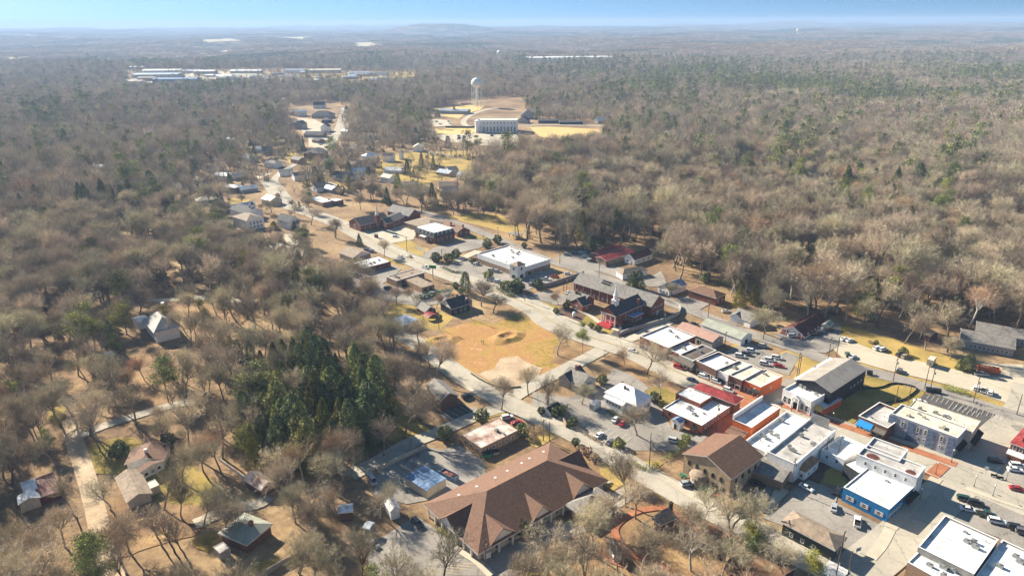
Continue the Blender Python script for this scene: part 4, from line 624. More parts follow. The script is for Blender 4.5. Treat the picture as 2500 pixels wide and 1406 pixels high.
q_ = MB(); n_ = 9; vs = []; [vs.extend([(-3+6*i/(n_-1), y_, 2.2+.8*math.sin(math.pi*i/(n_-1))) for i in range(n_)]) for y_ in (0, 5)]; q_.add(vs, [(i, i+1, n_+i+1, n_+i) for i in range(n_-1)]); [q_.box(x_-.1, x_+.1, y_-.1, y_+.1, 0, 2.2) for x_ in (-2.9, 2.9) for y_ in (.1, 4.9)]
p_ = ZG('g', 1380, 1235); tag(obj('carport', q_, M['rred'], None, p_, math.radians(45)), 'open carport with curved red roof beside the red barn', 'carport')
b = bld('pale_roof_house', 'house with pale blue-grey metal roof behind bushes near the barn', 'g', (975, 1235), (1090, 1290), (1200, 1225), 3.2, 'grey', 'rshine', 'house', rtype='hip', rh=1.8)
b = bld('white_mansion', 'white two-storey building with taupe and dark hip roof', 'l', (585, 548), (768, 606), (970, 560), ('B', 725), 'white', 'shtaupe', 'building', rtype='hip', rh=2.8); b.wins('b', 4, 4.2, .9, 1.4, fm='awnk').wins('b', 4, 1.2, .9, 1.4, fm='awnk').wins('a', 5, 4.2, .9, 1.4).wins('a', 5, 1.2, .9, 1.4)
b = bld('white_chapel', 'white chapel with black roof and square belfry', 'l', (555, 455), (760, 512), (898, 450), 5, 'white', 'shdark', 'chapel', rtype='gx', rh=3); q_ = MB(); q_.box(-1.6, 1.6, -1.6, 1.6, 6, 10.5); q_.box(-.4, .4, -1.63, -1.6, 8, 9.8, 1); q_.add([(-2, -2, 10.5), (2, -2, 10.5), (2, 2, 10.5), (-2, 2, 10.5), (0, 0, 12.2)], [(0, 1, 4), (1, 2, 4), (2, 3, 4), (3, 0, 4), (3, 2, 1, 0)], 2); b.put('belfry', q_, [M['trim'], M['glass'], M['shdark']], b.L*.86, b.W*.5, 0)
b = bld('white_farmhouse', 'tall white house with dark cross-gable roof and shuttered gable windows', 'l', (1135, 575), (1285, 615), (1390, 580), 6, 'white', 'shdark', 'house', rtype='gx', rh=3.4); b.wins('b', 1, 4, 1.4, 1.6, fm='awnk').wins('b', 1, 1, 1.4, 1.6, fm='awnk').wins('a', 2, 3.6)
b = bld('white_cottage', 'white cottage with black-brown roof by the upper road', 'l', (1540, 170), (1620, 205), (1730, 172), 3.6, 'white', 'shdark', 'cottage', rtype='gy', rh=3); b.wins('a', 1, 2)
b = bld('flat_roof_clinic', 'low clinic with bright white flat roof by the upper road', 'l', (1515, 318), (1690, 378), (1760, 330), 3.6, 'tbrick', 'rwhite', 'clinic', par=.2)
b = bld('flat_roof_clinic', 'dark low clinic with shiny flat roof beyond the bare oak', 'l', (1760, 335), (1850, 360), (1915, 330), 4, 'dbrick', 'rwhite', 'clinic', par=.2)
b = bld('grey_roof_manor', 'grey-roofed house among trees beyond the white chapel', 'l', (215, 270), (340, 330), (430, 290), 4.2, 'grey', 'shgrey', 'house', rtype='hip', rh=3.4); b.wins('a', 3, 1); bb = ext(b, 'l', (150, 340), (200, 362), (245, 345), 3, 'grey', 'shdark', rtype='hip', rh=1)
b = bld('corner_cottage', 'cream cottage with dark pyramid roof by the upper road bend', 'l', (1900, 55), (1970, 85), (2110, 40), 3.4, 'cream', 'shgrey', 'cottage', rtype='hip', rh=2.6)
ORDW = ['first', 'second', 'third', 'fourth', 'fifth', 'sixth', 'seventh', 'eighth', 'ninth', 'tenth', 'eleventh', 'twelfth', 'thirteenth', 'fourteenth', 'fifteenth']
# houses on the hill (approximate sizes)
def house(name, label, k, x, y, L_, W_, h_, rh, ang, wall, roof, cat='house', rtype='gx', nw=2, **kw):
    class F_: pass
    p = ZG(k, x, y); f = F_(); f.L, f.W, f.h, f.ang = L_, W_, h_, math.radians(ang); f.u = Vector((math.cos(f.ang), math.sin(f.ang), 0)); f.v = Vector((-f.u.y, f.u.x, 0)); f.o = p-f.u*L_/2
    f.o = Vector((f.o.x, f.o.y, float(hgt(p.x, p.y)))); root = empty(name, f.o, f.ang, label, cat)
    bk = Block(root, f, wall, roof, rtype=rtype, rh=rh, z0=-2, **kw)
    if nw: bk.wins('a', nw, 1.1, 1.0, 1.4)
    return bk
house('white_townhouse', 'white two-storey house with tall gable on the hill street', 'm', 805, 430, 11, 14, 7, 4, 0, 'white', 'shdark', rtype='gy', nw=3); house('grey_townhouse', 'grey gabled house above the dark garage roof', 'm', 535, 400, 14, 12, 7, 4, -20, 'grey', 'shdark', rtype='gy')
house('dark_roof_hall', 'low hall with dark blue roof below the white townhouse', 'm', 690, 485, 26, 14, 4, 3, -10, 'tbrick', 'shdark', 'hall'); house('porch_house', 'white house with double porch and blue-grey roof', 'm', 555, 270, 16, 12, 8, 2, 0, 'white', 'rblue', rtype='hip', nw=4)
house('big_roof_hall', 'large hall with dark hipped roof on the hill', 'm', 770, 290, 32, 18, 5, 6, -8, 'grey', 'shdark', 'hall', rtype='hip', nw=5); house('small_gable_house', 'dark-roofed house with small white front gable', 'm', 820, 335, 14, 10, 4, 4, 0, 'bkwall', 'shdark', rtype='gy', wall2='white', nw=0)
house('twin_gable_house', 'white twin-gabled house at the top of the hill street', 'm', 745, 190, 20, 12, 6, 5, 0, 'white', 'shdark', nw=4); house('columned_hall', 'brick hall with white columned portico and dark roof', 'm', 690, 700, 22, 16, 6, 4, -8, 'brick', 'shdark', 'hall', rtype='gy', wall2='white', nw=4)
house('small_white_house', 'tiny white-roofed house alone in grey woods', 'm', 160, 285, 12, 8, 3, 3, 0, 'white', 'rwhite'); house('steep_roof_house', 'house with steep pale roof among grey trees', 'm', 225, 660, 11, 9, 4, 5, 20, 'grey', 'shgrey')
house('ranch_house', 'white ranch house with long black roof', 'm', 1205, 790, 22, 10, 3.4, 3, -5, 'white', 'shdark', nw=5); house('balcony_house', 'white two-storey house with front balcony and dark roof', 'm', 1445, 735, 11, 9, 6.5, 2.6, -10, 'white', 'shdark', nw=3)
house('plain_white_house', 'plain white gabled house standing above the lane', 'm', 1750, 630, 11, 14, 5, 3.2, 0, 'white', 'rbeige', rtype='gy', nw=1); house('tall_narrow_house', 'tall narrow white house half hidden by a tree', 'm', 1580, 710, 4, 8, 7, 2.5, 0, 'white', 'rbeige', rtype='gy', nw=0)
house('hidden_house', 'house with bright white roof behind pines', 'm', 1500, 850, 18, 9, 3, 2.5, -8, 'white', 'rwhite'); house('wide_eave_house', 'beige house with long sloping grey roof', 'm', 2120, 860, 10, 12, 4, 3, 30, 'cream', 'shgrey'); house('blue_grey_cottage', 'blue-grey cottage with striped skylight roof', 'm', 2220, 920, 11, 10, 4, 3, -35, 'grey', 'shgrey', rtype='gy')
house('taupe_roof_house', 'low house with taupe roof between dark pines', 'm', 2050, 1005, 15, 9, 3, 2.5, 0, 'cream', 'shtaupe', nw=0); house('lean_roof_house', 'low house with grey roof among trees below the cottage', 'm', 1010, 930, 12, 9, 3.2, 3, 20, 'cream', 'shgrey'); house('dark_cottage', 'dark cottage with bright roof edge beside the tall cypress', 'm', 1220, 430, 13, 10, 6, 3, 0, 'grey', 'shdark', nw=3)
house('shed_by_yard', 'white shed behind the ranch house', 'm', 1240, 695, 5, 4, 3, 1, 0, 'white', 'rwhite', 'shed', nw=0)
rn = random.Random(21); k_ = 0
for (x, y) in [(470, 380), (520, 420), (455, 400), (600, 395), (640, 372), (560, 350), (610, 330), (690, 355), (840, 330), (880, 300), (905, 340), (640, 300), (500, 330), (560, 470), (610, 470), (650, 500), (510, 500), (430, 470), (660, 410), (700, 430), (880, 430), (940, 445), (1080, 430), (1130, 440), (1110, 480), (1180, 395), (770, 350), (600, 520), (380, 330), (340, 390), (440, 300), (120, 350), (250, 420), (690, 250), (740, 230), (820, 238), (905, 268), (950, 320), (1540, 300), (1650, 330), (1340, 500), (1330, 250), (560, 255), (290, 275), (1440, 480), (590, 440), (480, 450), (530, 400), (720, 400), (800, 400), (850, 410), (910, 390), (1000, 460), (740, 440), (830, 440), (660, 330), (720, 310), (700, 280), (580, 310), (860, 370), (800, 470), (620, 355), (540, 440)]:
    k_ += 1; wl_, rf_ = rn.choice(['white', 'white', 'grey', 'cream', 'tbrick']), rn.choice(['rwhite', 'rbeige', 'shgrey', 'shtaupe', 'shdark', 'rshine']); rw = dict(rwhite='white', rbeige='pale', shgrey='grey', shtaupe='taupe', shdark='charcoal', rshine='silver')[rf_]
    house('village_house', f'{dict(white="white", grey="grey", cream="cream", tbrick="buff brick")[wl_]} house with {rw} roof among bare trees, {ORDW[k_ % 15]} {"below" if y > 400 else "above" if y < 320 else "beside"} the {"hill street" if x < 1000 else "courthouse woods"}', 'o', x, y, rn.uniform(12, 18), rn.uniform(8, 11), rn.uniform(3, 5), rn.uniform(1.8, 3), rn.uniform(-45, 45), wl_, rf_, rtype=rn.choice(['gx', 'hip', 'gx']))
# hilltop
b = house('courthouse', 'three-storey white courthouse with flat pale roof above the parking lot', 'n', 1005, 957, 54, 26, 16.5, 1, -2, 'white', 'rbeige', 'courthouse', rtype='flat', nw=0); b.wins('a', 10, 11.2, 1.7, 2.4, .12, .98).wins('a', 10, 1.5, 2.0, 6.6, .12, .98)
q_ = MB(); q_.lathe([(4.5, -2), (4.5, 15.4), (5, 15.5), (5, 16), (4, 16.2), (0, 18.5)], 10); b.put('corner_turret', q_, M['white'], 1, 1, 0)
for i in range(5): q_ = MB(); q_.cyl((0, 0, 0), (0, 0, 8), .5, .45, 8); b.put('column', q_, M['trim'], -4.2+2.6*i, -4.6+.25*i, 0)
house('metal_roof_depot', 'long low depot with pale blue metal roof on the hill', 'n', 500, 745, 48, 20, 5, 2, -12, 'grey', 'rshine', 'depot', nw=0); house('pink_roof_barn', 'low barn with pink roof behind the water tower', 'n', 650, 640, 20, 10, 3, 2, 0, 'cream', 'shpink', 'barn', nw=0)
house('gable_lodge', 'grey lodge with steep dark gable beside the courthouse', 'n', 1345, 800, 20, 14, 5, 8, 0, 'grey', 'shdark', rtype='gy'); house('gable_lodge', 'low lodge with dark roof and white van in front', 'n', 1290, 850, 16, 12, 4, 5, -20, 'grey', 'shdark', rtype='gy'); house('grey_lodge_wing', 'broad taupe-roofed lodge behind the steep gable', 'n', 1420, 760, 24, 14, 5, 5, -10, 'grey', 'shtaupe')
house('white_wing_roof_hall', 'hall with kinked white roof past the golden field', 'n', 2230, 850, 22, 12, 4, 4, 25, 'grey', 'rwhite', 'hall', nw=0); house('dark_shed_row', 'long dark shed along the field edge', 'n', 1590, 850, 30, 8, 4, 1, 0, 'bkwall', 'shdark', 'shed', nw=0); house('dark_shed_row', 'second long dark shed behind bare trees at the field edge', 'n', 1850, 865, 34, 8, 4, 1, 0, 'bkwall', 'shdark', 'shed', nw=0)
def tower(name, label, p, top, r, legs=6, ang=0):
    root = empty(name, p, ang, label, 'water tower'); hz = top-r*1.55
    q = MB(); q.lathe([(.05, top), (r*.35, top-r*.06), (r*.7, top-r*.24), (r*.93, top-r*.55), (r, top-r*.85), (r, top-r*1.15), (r*.9, top-r*1.5), (r*.55, top-r*1.8), (r*.15, top-r*1.9)], 28); q.lathe([(r, top-r*1.2), (r*1.12, top-r*1.2), (r*1.12, top-r*1.05)], 28); q.cyl((0, 0, top), (0, 0, top+1.5), .25, .25)
    obj('tank', q, M['tank'], root, (0, 0, 0)); q = MB()
    if legs: q.cyl((0, 0, -3), (0, 0, hz), r*.17, r*.17, 10); obj('riser', q, M['tank'], root, (0, 0, 0))
    for i in range(legs):
        a = 2*math.pi*(i+.25)/legs; q = MB(); q.cyl((math.cos(a)*r*1.12, math.sin(a)*r*1.12, -3), (math.cos(a)*r*.97, math.sin(a)*r*.97, top-r*1.1), .42, .38, 6); obj('leg', q, M['tank'], root, (0, 0, 0))
    if legs:
        for zz in (hz*.33, hz*.68):
            q = MB()
            for i in range(legs):
                a, c = 2*math.pi*(i+.25)/legs, 2*math.pi*(i+1.25)/legs; rr = r*(1.12-.13*zz/top)
                q.cyl((math.cos(a)*rr, math.sin(a)*rr, zz), (math.cos(c)*rr, math.sin(c)*rr, zz), .18, .18, 4)
                q.cyl((math.cos(a)*rr, math.sin(a)*rr, zz), (math.cos(c)*rr, math.sin(c)*rr, zz-hz*.33), .07, .07, 3)
            obj('brace', q, M['tank'], root, (0, 0, 0))
    else: q = MB(); q.cyl((0, 0, -3), (0, 0, hz), r*.35, r*.3, 12); obj('pedestal', q, M['tank'], root, (0, 0, 0))
p_ = ZG('n', 772, 655); tower('water_tower', 'tall cream water tower on six braced legs above the hilltop', gz(p_), 49, 9.2)
p_ = ZG('n', 1030, 178); tower('water_tower', 'pale blue-green water tower on one pedestal in the far woods', gz(p_), 44, 9, 0)
p_ = ZG('o', 1946, 96); tower('water_tower', 'white globe water tower near the horizon', gz(p_), 55, 15, 0)
# far industrial buildings
ri = random.Random(5)
for (nm, lab, x, y, L_, W_, h_, wl, rf) in [('blue_warehouse', 'bright blue warehouse in the far industrial yard', 427, 206, 110, 35, 12, 'blue', 'rblue'), ('long_warehouse', 'long white-roofed warehouse at the end of the industrial yard', 380, 195, 120, 50, 9, 'grey', 'rshine'), ('long_warehouse', 'white-roofed warehouse beyond the long one', 395, 184, 110, 30, 8, 'white', 'rwhite'),
    ('depot_building', 'small white depot before the pine clump', 335, 176, 50, 20, 6, 'white', 'rwhite'), ('depot_building', 'white-roofed depot east of the blue warehouse', 500, 188, 60, 25, 8, 'grey', 'rwhite'), ('brick_plant', 'low brick plant beside the blue warehouse', 358, 201, 46, 22, 8, 'tbrick', 'shtaupe'), ('yard_office', 'pale office at the mouth of the industrial yard', 325, 205, 45, 18, 5, 'white', 'rbeige'),
    ('storage_building', 'storage building with white gable in mid yard', 548, 196, 42, 20, 8, 'white', 'rwhite'), ('long_warehouse', 'pale warehouse by the bare soil', 790, 183, 100, 24, 9, 'cream', 'rbeige'), ('silver_plant', 'silver plant building by the log yard', 880, 190, 60, 20, 9, 'grey', 'rshine'), ('distribution_centre', 'huge white distribution centre in the far woods', 1385, 156, 330, 60, 11, 'white', 'rwhite'),
    ('mill_building', 'grey mill building between yards', 720, 184, 60, 18, 9, 'white', 'rshine'), ('shop_building', 'white shop by the highway strip', 600, 186, 90, 22, 7, 'cream', 'rwhite'), ('shop_building', 'blue-roofed shop in the highway strip', 470, 186, 60, 20, 7, 'cream', 'rshine'), ('far_barn', 'far white barn among the fields', 705, 107, 90, 40, 10, 'white', 'rwhite')]:
    house(nm, lab, 'o', x, y, L_, W_, h_, 3, ri.uniform(-6, 6), wl, rf, 'building', nw=0, over=.3)
for i in range(26):
    x = ri.uniform(480, 940); y = ri.uniform(186, 206); house('strip_building', 'small pale building in the far commercial strip', 'o', x, y, ri.uniform(16, 42), ri.uniform(10, 20), ri.uniform(4, 8), 2.5, ri.uniform(-20, 20), ri.choice(['white', 'cream', 'grey', 'tbrick']), ri.choice(['rwhite', 'rbeige', 'rshine', 'shgrey']), 'building', nw=0)
for o_ in [o for o in C.objects if o.name.startswith('strip_building')]: o_['group'] = 'pale buildings of the far commercial strip'
q_ = MB(); q_.lathe([(26, -1), (16, 7), (0, 13)], 14); p_ = ZG('q', 2110, 250); tag(obj('gravel_heap', q_, M['field'], None, gz(p_)), 'conical pale gravel heap in the far log yard', 'heap')
for lab, x, y, rf, an in [('white-walled house far out beyond the blue warehouse', 520, 240, 'rwhite', 0), ('pair-roofed far house in grey woods', 545, 238, 'rshine', 20), ('lonely house with pale roof in the far grey woods', 40, 235, 'rwhite', 0), ('house with pale roof deep in the upper woods', 700, 250, 'rbeige', 0), ('far homestead near the globe water tower', 1780, 84, 'rwhite', 0), ('white house by the far ridge farm', 1750, 86, 'rwhite', 10), ('house in woods past the golden field', 1560, 270, 'rshine', 0), ('grey house by the bright clearing in the wooded slope', 1990, 432, 'shgrey', 30), ('small house between trees at the far wooded slope', 2420, 362, 'rshine', -20), ('cottage with pale roof high in the wooded slope', 2480, 445, 'shtaupe', 20), ('long roof glimpsed through the slope trees', 2090, 382, 'shgrey', -10), ('white-roofed house at the top of the clearing', 1790, 352, 'rshine', -10)]:
    p_ = G(x, y); house('woodland_house', lab, 'o', x, y, 14 if p_.length < 2500 else 40, 9 if p_.length < 2500 else 25, 4 if p_.length < 2500 else 9, 3, an, 'white', rf, nw=0)
# lower left houses
b = bld('brown_roof_house', 'white house with broad brown gable roof in the wooded yard', 'i', (915, 445), (975, 540), (1255, 505), 3.2, 'white', 'shbrown', 'house', rtype='gx', rh=1.6, over=.7); b.root['label'] = 'white house with broad brown gable roof in the wooded yard'
bb = ext(b, 'i', (1060, 590), (1080, 610), (1255, 520), 3.2, 'white', 'shbrown', rtype='gx', rh=.8); bb.wins('b', 3, 1, 1.3, 1.2)
bb = ext(b, 'i', (1095, 400), (1215, 440), (1290, 385), 3, 'white', 'shbrown', rtype='gx', rh=1.2); b.chimney(.7, .5, 3, 6.2, 'white', .35)
b = bld('brown_roof_annex', 'taupe-roofed garage house between the lane and the brown-roofed house', 'i', (900, 650), (985, 830), (1140, 735), 3.1, 'cream', 'shtaupe', 'house', rtype='gx', rh=1.4, over=.6); bb = ext(b, 'i', (1115, 690), (1150, 735), (1225, 700), 3, 'cream', 'rbeige', par=.1)
b = bld('gleaming_roof_house', 'house with glaring white metal roof wing under bare trees', 'i', (130, 800), (150, 850), (300, 800), 3.4, 'cream', 'rwhite', 'house', rtype='gx', rh=1); bb = ext(b, 'i', (172, 690), (200, 790), (290, 770), 3.4, 'dred', 'rwhite', rtype='gy', rh=1.4); bb = ext(b, 'i', (265, 660), (300, 800), (450, 770), 3.0, 'dred', 'rred', rtype='gy', rh=1.2)
b = bld('rusty_roof_barn', 'small barn with rusty patched metal roof beside the cedar thicket', 'i', (1880, 660), (2010, 740), (2065, 655), 3, 'dbrick', 'rstain', 'barn', rtype='gx', rh=1.4)
b = bld('sage_hip_house', 'house with grey-green hip roof and chimney behind leafless trees', 'i', (1700, 1075), (1900, 1160), (2175, 1050), 3.2, 'dbrick', 'shgrey', 'house', rtype='hip', rh=2.4, over=.6); b.roof.data.materials[0] = M['rgreen']; b.chimney(.7, .55, 3, 6.2)
b = bld('grey_patio_house', 'flat grey patio roof beside the sage-roofed house', 'i', (1640, 1180), (1690, 1230), (1760, 1180), 2.6, 'grey', 'rgrey', 'outbuilding', par=.1)
b = bld('fence_garage', 'small red-brown house with white metal roof behind the bare thicket', 'j', (1035, 915), (1130, 905), (1200, 845), 3.4, 'dbrick', 'rshine', 'house', rtype='gx', rh=.8); 
b = bld('blue_shed', 'small grey-blue shed beside the thicket by the big parking lot', 'j', (1230, 1025), (1262, 1040), (1295, 1000), 3, 'bgrey', 'rshine', 'shed', rtype='gx', rh=.3)
b = bld('white_camper_house', 'white house with dark skylit roof hidden by trees near the blue-roofed shed', 'j', (1385, 830), (1430, 905), (1495, 880), 3.4, 'white', 'rwhite', 'house', rtype='gx', rh=1.2)
b = bld('forest_villa', 'large house with grey-white hip roof and tall chimney in the left woods', 'k', (1240, 640), (1330, 745), (1520, 680), 5.5, 'white', 'rgrey', 'house', rtype='hip', rh=5.0, over=.8); b.chimney(.1, .85, 3, 13, 'white', .6); bb = ext(b, 'k', (1135, 625), (1180, 660), (1260, 630), 4, 'white', 'rwhite', rtype='gy', rh=1.2)
b = bld('woodland_cabin', 'small cabin roof glimpsed in the left woods', 'k', (60, 640), (130, 690), (240, 660), 3, 'dbrick', 'shgrey', 'cabin', rtype='gx', rh=2); b = bld('woodland_cabin', 'little white-roofed shed near the cars in the left woods', 'k', (885, 930), (925, 948), (960, 925), 2.6, 'white', 'rwhite', 'shed', rtype='gy', rh=.8)
# park structures
b = bld('park_cabin', 'log cabin with half-lit pyramid roof and chimney in the park', 'r', (1415, 320), (1500, 345), (1620, 290), 3.2, 'dbrick', 'shgrey', 'cabin', rtype='hip', rh=3.6, over=.7); b.chimney(.5, .9, 2, 8, 'awnk', .4)
b = bld('park_shed', 'weathered cabin with rusty roof and dark front gable in the park', 'r', (1850, 430), (1925, 520), (2030, 390), 3.2, 'dbrick', 'shorange', 'cabin', rtype='gx', rh=2.4, over=.4)
b = bld('park_hut', 'narrow white hut with grey roof on the brick path', 'r', (1065, 515), (1110, 590), (1150, 540), 3.2, 'white', 'shgrey', 'hut', rtype='gx', rh=1.2, over=.3)
b = bld('red_roof_pavilion', 'large pavilion with rusty red-brown roof at the park edge', 'b', (-60, 1200), (300, 1400), (500, 1160), 3.6, 'dred', 'shorange', 'pavilion', rtype='gx', rh=2.5)
# ---------------------------------------------------------------- vehicles
CC = dict(white=(.72, .72, .70), silver=(.38, .39, .40), black=(.018, .018, .02), red=(.38, .012, .015), green=(.015, .06, .04), blue=(.03, .07, .16), grey=(.12, .12, .13), tan=(.35, .28, .2), orange=(.5, .1, .02))
def paint(c): return mat(c+'_car_paint', CC[c], rough=.3, var=.03, spec=.5, coat=.6)
def wheelmesh():
    q = MB(); n = 14; vs = []
    for x in (-.11, .11): vs += [(x, .34*math.cos(2*math.pi*i/n), .34+.34*math.sin(2*math.pi*i/n)) for i in range(n)]
    q.add(vs, [(i, n+i, n+(i+1) % n, (i+1) % n) for i in range(n)]+[tuple(range(n)), tuple(range(2*n-1, n-1, -1))])
    vs = [(x, .2*math.cos(2*math.pi*i/n), .34+.2*math.sin(2*math.pi*i/n)) for x in (-.125, .125) for i in range(n)]; q.add(vs, [tuple(range(n)), tuple(range(2*n-1, n-1, -1))], 1)
    return q.mesh('wheel', [M['black'], M['metal']])
WHEEL = wheelmesh(); CARM = {}
CP = dict(  # body outline (y, z) nose at +y; cabin ring bottom and top
 sedan=(4.7, .9, [(-2.35, .35), (-2.33, .85), (-2.2, .98), (-1.5, 1.0), (.95, .92), (2.1, .76), (2.35, .6), (2.35, .3)], (-1.75, 1.15, -.95, .35), .97, 1.42),
 suv=(4.8, .95, [(-2.4, .4), (-2.4, 1.0), (-2.3, 1.1), (1.0, 1.06), (2.15, .98), (2.4, .8), (2.4, .35)], (-2.3, 1.25, -2.0, .55), 1.08, 1.74),
 van=(5.6, 1.0, [(-2.8, .4), (-2.8, 1.2), (1.9, 1.2), (2.5, 1.1), (2.8, .8), (2.8, .35)], (-2.75, 2.35, -2.65, 1.5), 1.2, 2.2),
 pickup=(5.6, .98, [(-2.8, .5), (-2.8, 1.05), (-.65, 1.05), (1.35, 1.08), (2.6, 1.0), (2.8, .8), (2.8, .4)], (-.75, 1.5, -.55, .75), 1.08, 1.80))
def carmesh(t, c):
    if (t, c) in CARM: return CARM[(t, c)]
    Lc, hw, prof, (y0, y1, t0, t1), zb, zt = CP[t]; q = MB(); n = len(prof); xs = [-hw, -hw*.96, hw*.96, hw]
    vs = []; sh = [.10, 0, 0, .10]
    for x, d in zip((-hw, -hw+.12, hw-.12, hw), sh): vs += [(x, y*(1-d*.25), z-(d if z > .7 else 0)) for y, z in prof]
    fs = [(k*n+i, (k+1)*n+i, (k+1)*n+(i+1) % n, k*n+(i+1) % n) for k in range(3) for i in range(n)]+[tuple(range(n)), tuple(range(4*n-1, 3*n-1, -1))]
    q.add(vs, fs); w1, w2 = hw-.14, hw-.3
    q.add([(-w2, t0, zt), (w2, t0, zt), (w2, t1, zt), (-w2, t1, zt), (-w2-.02, t0-.05, zt-.09), (w2+.02, t0-.05, zt-.09), (w2+.02, t1+.08, zt-.09), (-w2-.02, t1+.08, zt-.09)], [(0, 1, 2, 3), (0, 4, 5, 1), (1, 5, 6, 2), (2, 6, 7, 3), (3, 7, 4, 0)])
    for y_, y2 in ((y1, t1+.08), (y0, t0-.05), ((y0+y1)/2+.05, (t0+t1)/2)):    # pillars
        for sx in (-1, 1): q.cyl((sx*(w1+.02), y_, zb-.02), (sx*(w2+.035), y2, zt-.05), .045, .045, 4)
    if t == 'pickup': q.add([(-hw+.15, -2.65, 1.055), (hw-.15, -2.65, 1.055), (hw-.15, -.8, 1.055), (-hw+.15, -.8, 1.055)], [(0, 1, 2, 3)], 1)
    for sx in (-.62, .62): q.box(sx-.2, sx+.2, prof[-1][0]-.02, prof[-1][0]+.015, .6, .74, 2); q.box(sx-.18, sx+.18, prof[0][0]-.015, prof[0][0]+.05, .75, .9, 3)
    body = q.mesh('body', [paint(c), M['black'], M['frame'], M['rred']]); g = MB()
    g.add([(-w1, y0, zb-.06), (w1, y0, zb-.06), (w1, y1, zb-.06), (-w1, y1, zb-.06), (-w2-.03, t0-.06, zt-.1), (w2+.03, t0-.06, zt-.1), (w2+.03, t1+.1, zt-.1), (-w2-.03, t1+.1, zt-.1)], [(0, 1, 5, 4), (1, 2, 6, 5), (2, 3, 7, 6), (3, 0, 4, 7)])
    CARM[(t, c)] = (body, g.mesh('windows', M['glass']), Lc, hw); return CARM[(t, c)]
TN = dict(sedan='sedan', suv='suv', van='van', pickup='pickup')
def car(k, x, y, ang, t, c, label, z=None, wheels=True, group=None):
    p = ZG(k, x, y); body, gl, Lc, hw = carmesh(t, c); zz = (.2 if math.hypot(p.x, p.y) < 500 else float(hgt(p.x, p.y))+.1) if z is None else z
    r = empty(dict(sedan='parked_car', suv='parked_suv', van='parked_van', pickup='pickup_truck')[t], (p.x, p.y, zz), math.radians(ang-90), label, dict(sedan='car', suv='car', van='van', pickup='pickup truck')[t], group)
    obj('body', body, None, r, (0, 0, 0)); obj('windows', gl, None, r, (0, 0, 0))
    if p.length < 480:
        for sx in (-1, 1):
            for y_ in (-Lc*.3, Lc*.31): obj('wheel', WHEEL, None, r, (sx*(hw-.1), y_, 0))
ORD = ['first', 'second', 'third', 'fourth', 'fifth', 'sixth', 'seventh', 'eighth', 'ninth', 'tenth', 'eleventh', 'twelfth']
def row(k, place, cars, ang, group):
    for i, (x, y, t, c) in enumerate(cars): car(k, x, y, ang, t, c, f'{c} {TN[t]}, {ORD[i]} along {place}', group=group)
row('c', 'the kerb before the brick shops', [(1255, 703, 'suv', 'red'), (1468, 785, 'suv', 'white'), (1575, 828, 'suv', 'white'), (1680, 900, 'suv', 'white')], -43, 'cars parked along the main street shops')
car('c', 1370, 812, -38, 'sedan', 'blue', 'dark blue sedan driving along the main street bend'); car('c', 860, 560, -40, 'sedan', 'white', 'white sedan driving behind the big spreading oak')
row('c', 'the upper row of the lot behind the shops', [(1780, 605, 'suv', 'white'), (1835, 588, 'suv', 'grey'), (1878, 562, 'suv', 'white')], -25, 'cars behind the main street shops'); row('c', 'the lower row of the lot behind the shops', [(1990, 672, 'suv', 'white'), (2035, 640, 'suv', 'white'), (2095, 620, 'suv', 'white'), (2115, 690, 'sedan', 'red')], -25, 'cars behind the main street shops')
car('c', 1980, 520, -20, 'suv', 'silver', 'silver suv in the shade below the sage-roofed hall'); car('c', 1385, 332, -20, 'sedan', 'black', 'black sedan behind the pink-brown gable roof'); car('c', 2232, 432, -5, 'suv', 'white', 'white suv in front of the maroon-roofed office porch')
row('c', 'the shaded edge of the middle lot', [(712, 1150, 'sedan', 'white'), (772, 1180, 'sedan', 'red')], 60, 'cars in the middle parking lot'); row('c', 'the hedge side of the middle lot', [(572, 1285, 'sedan', 'white'), (670, 1345, 'sedan', 'grey')], 50, 'cars in the middle parking lot'); car('c', 1217, 1335, -20, 'suv', 'white', 'white suv standing alone beside the low hedge')
row('a', 'the side wall of the maroon-roofed office', [(668, 208, 'suv', 'black'), (690, 196, 'sedan', 'black'), (712, 190, 'suv', 'grey'), (728, 175, 'sedan', 'white'), (748, 168, 'suv', 'white'), (780, 172, 'suv', 'black')], 10, 'cars beside the maroon-roofed office')
row('a', 'the far edge of the gravel lot', [(918, 248, 'sedan', 'white'), (965, 260, 'sedan', 'white'), (1203, 328, 'suv', 'white'), (1248, 338, 'suv', 'white'), (1397, 385, 'suv', 'black'), (1440, 400, 'suv', 'tan')], 25, 'cars along the far edge of the gravel lot')
car('a', 945, 385, 75, 'suv', 'green', 'dark suv next to a small white car in the gravel lot'); car('a', 988, 400, 40, 'sedan', 'white', 'small white car next to a dark suv in the gravel lot'); car('a', 1387, 520, 50, 'suv', 'grey', 'dark grey suv alone in mid gravel lot'); car('a', 2092, 552, -15, 'pickup', 'silver', 'silver pickup beside the orange scrap container')
row('a', 'the near edge of the gravel lot', [(2048, 672, 'suv', 'white'), (2112, 690, 'pickup', 'white'), (2168, 712, 'suv', 'white')], 50, 'white vehicles at the near edge of the gravel lot'); car('a', 1565, 785, -10, 'sedan', 'white', 'white car at the corner of the dark parking lot')
car('b', 600, 478, -50, 'sedan', 'white', 'white sedan beside the leaning utility pole'); car('b', 870, 508, 50, 'sedan', 'black', 'black car against the blue building corner'); car('b', 843, 655, 60, 'sedan', 'silver', 'silver sedan in front of the blue wall'); car('b', 1045, 780, 62, 'pickup', 'white', 'white pickup with dark bed before the blue wall')
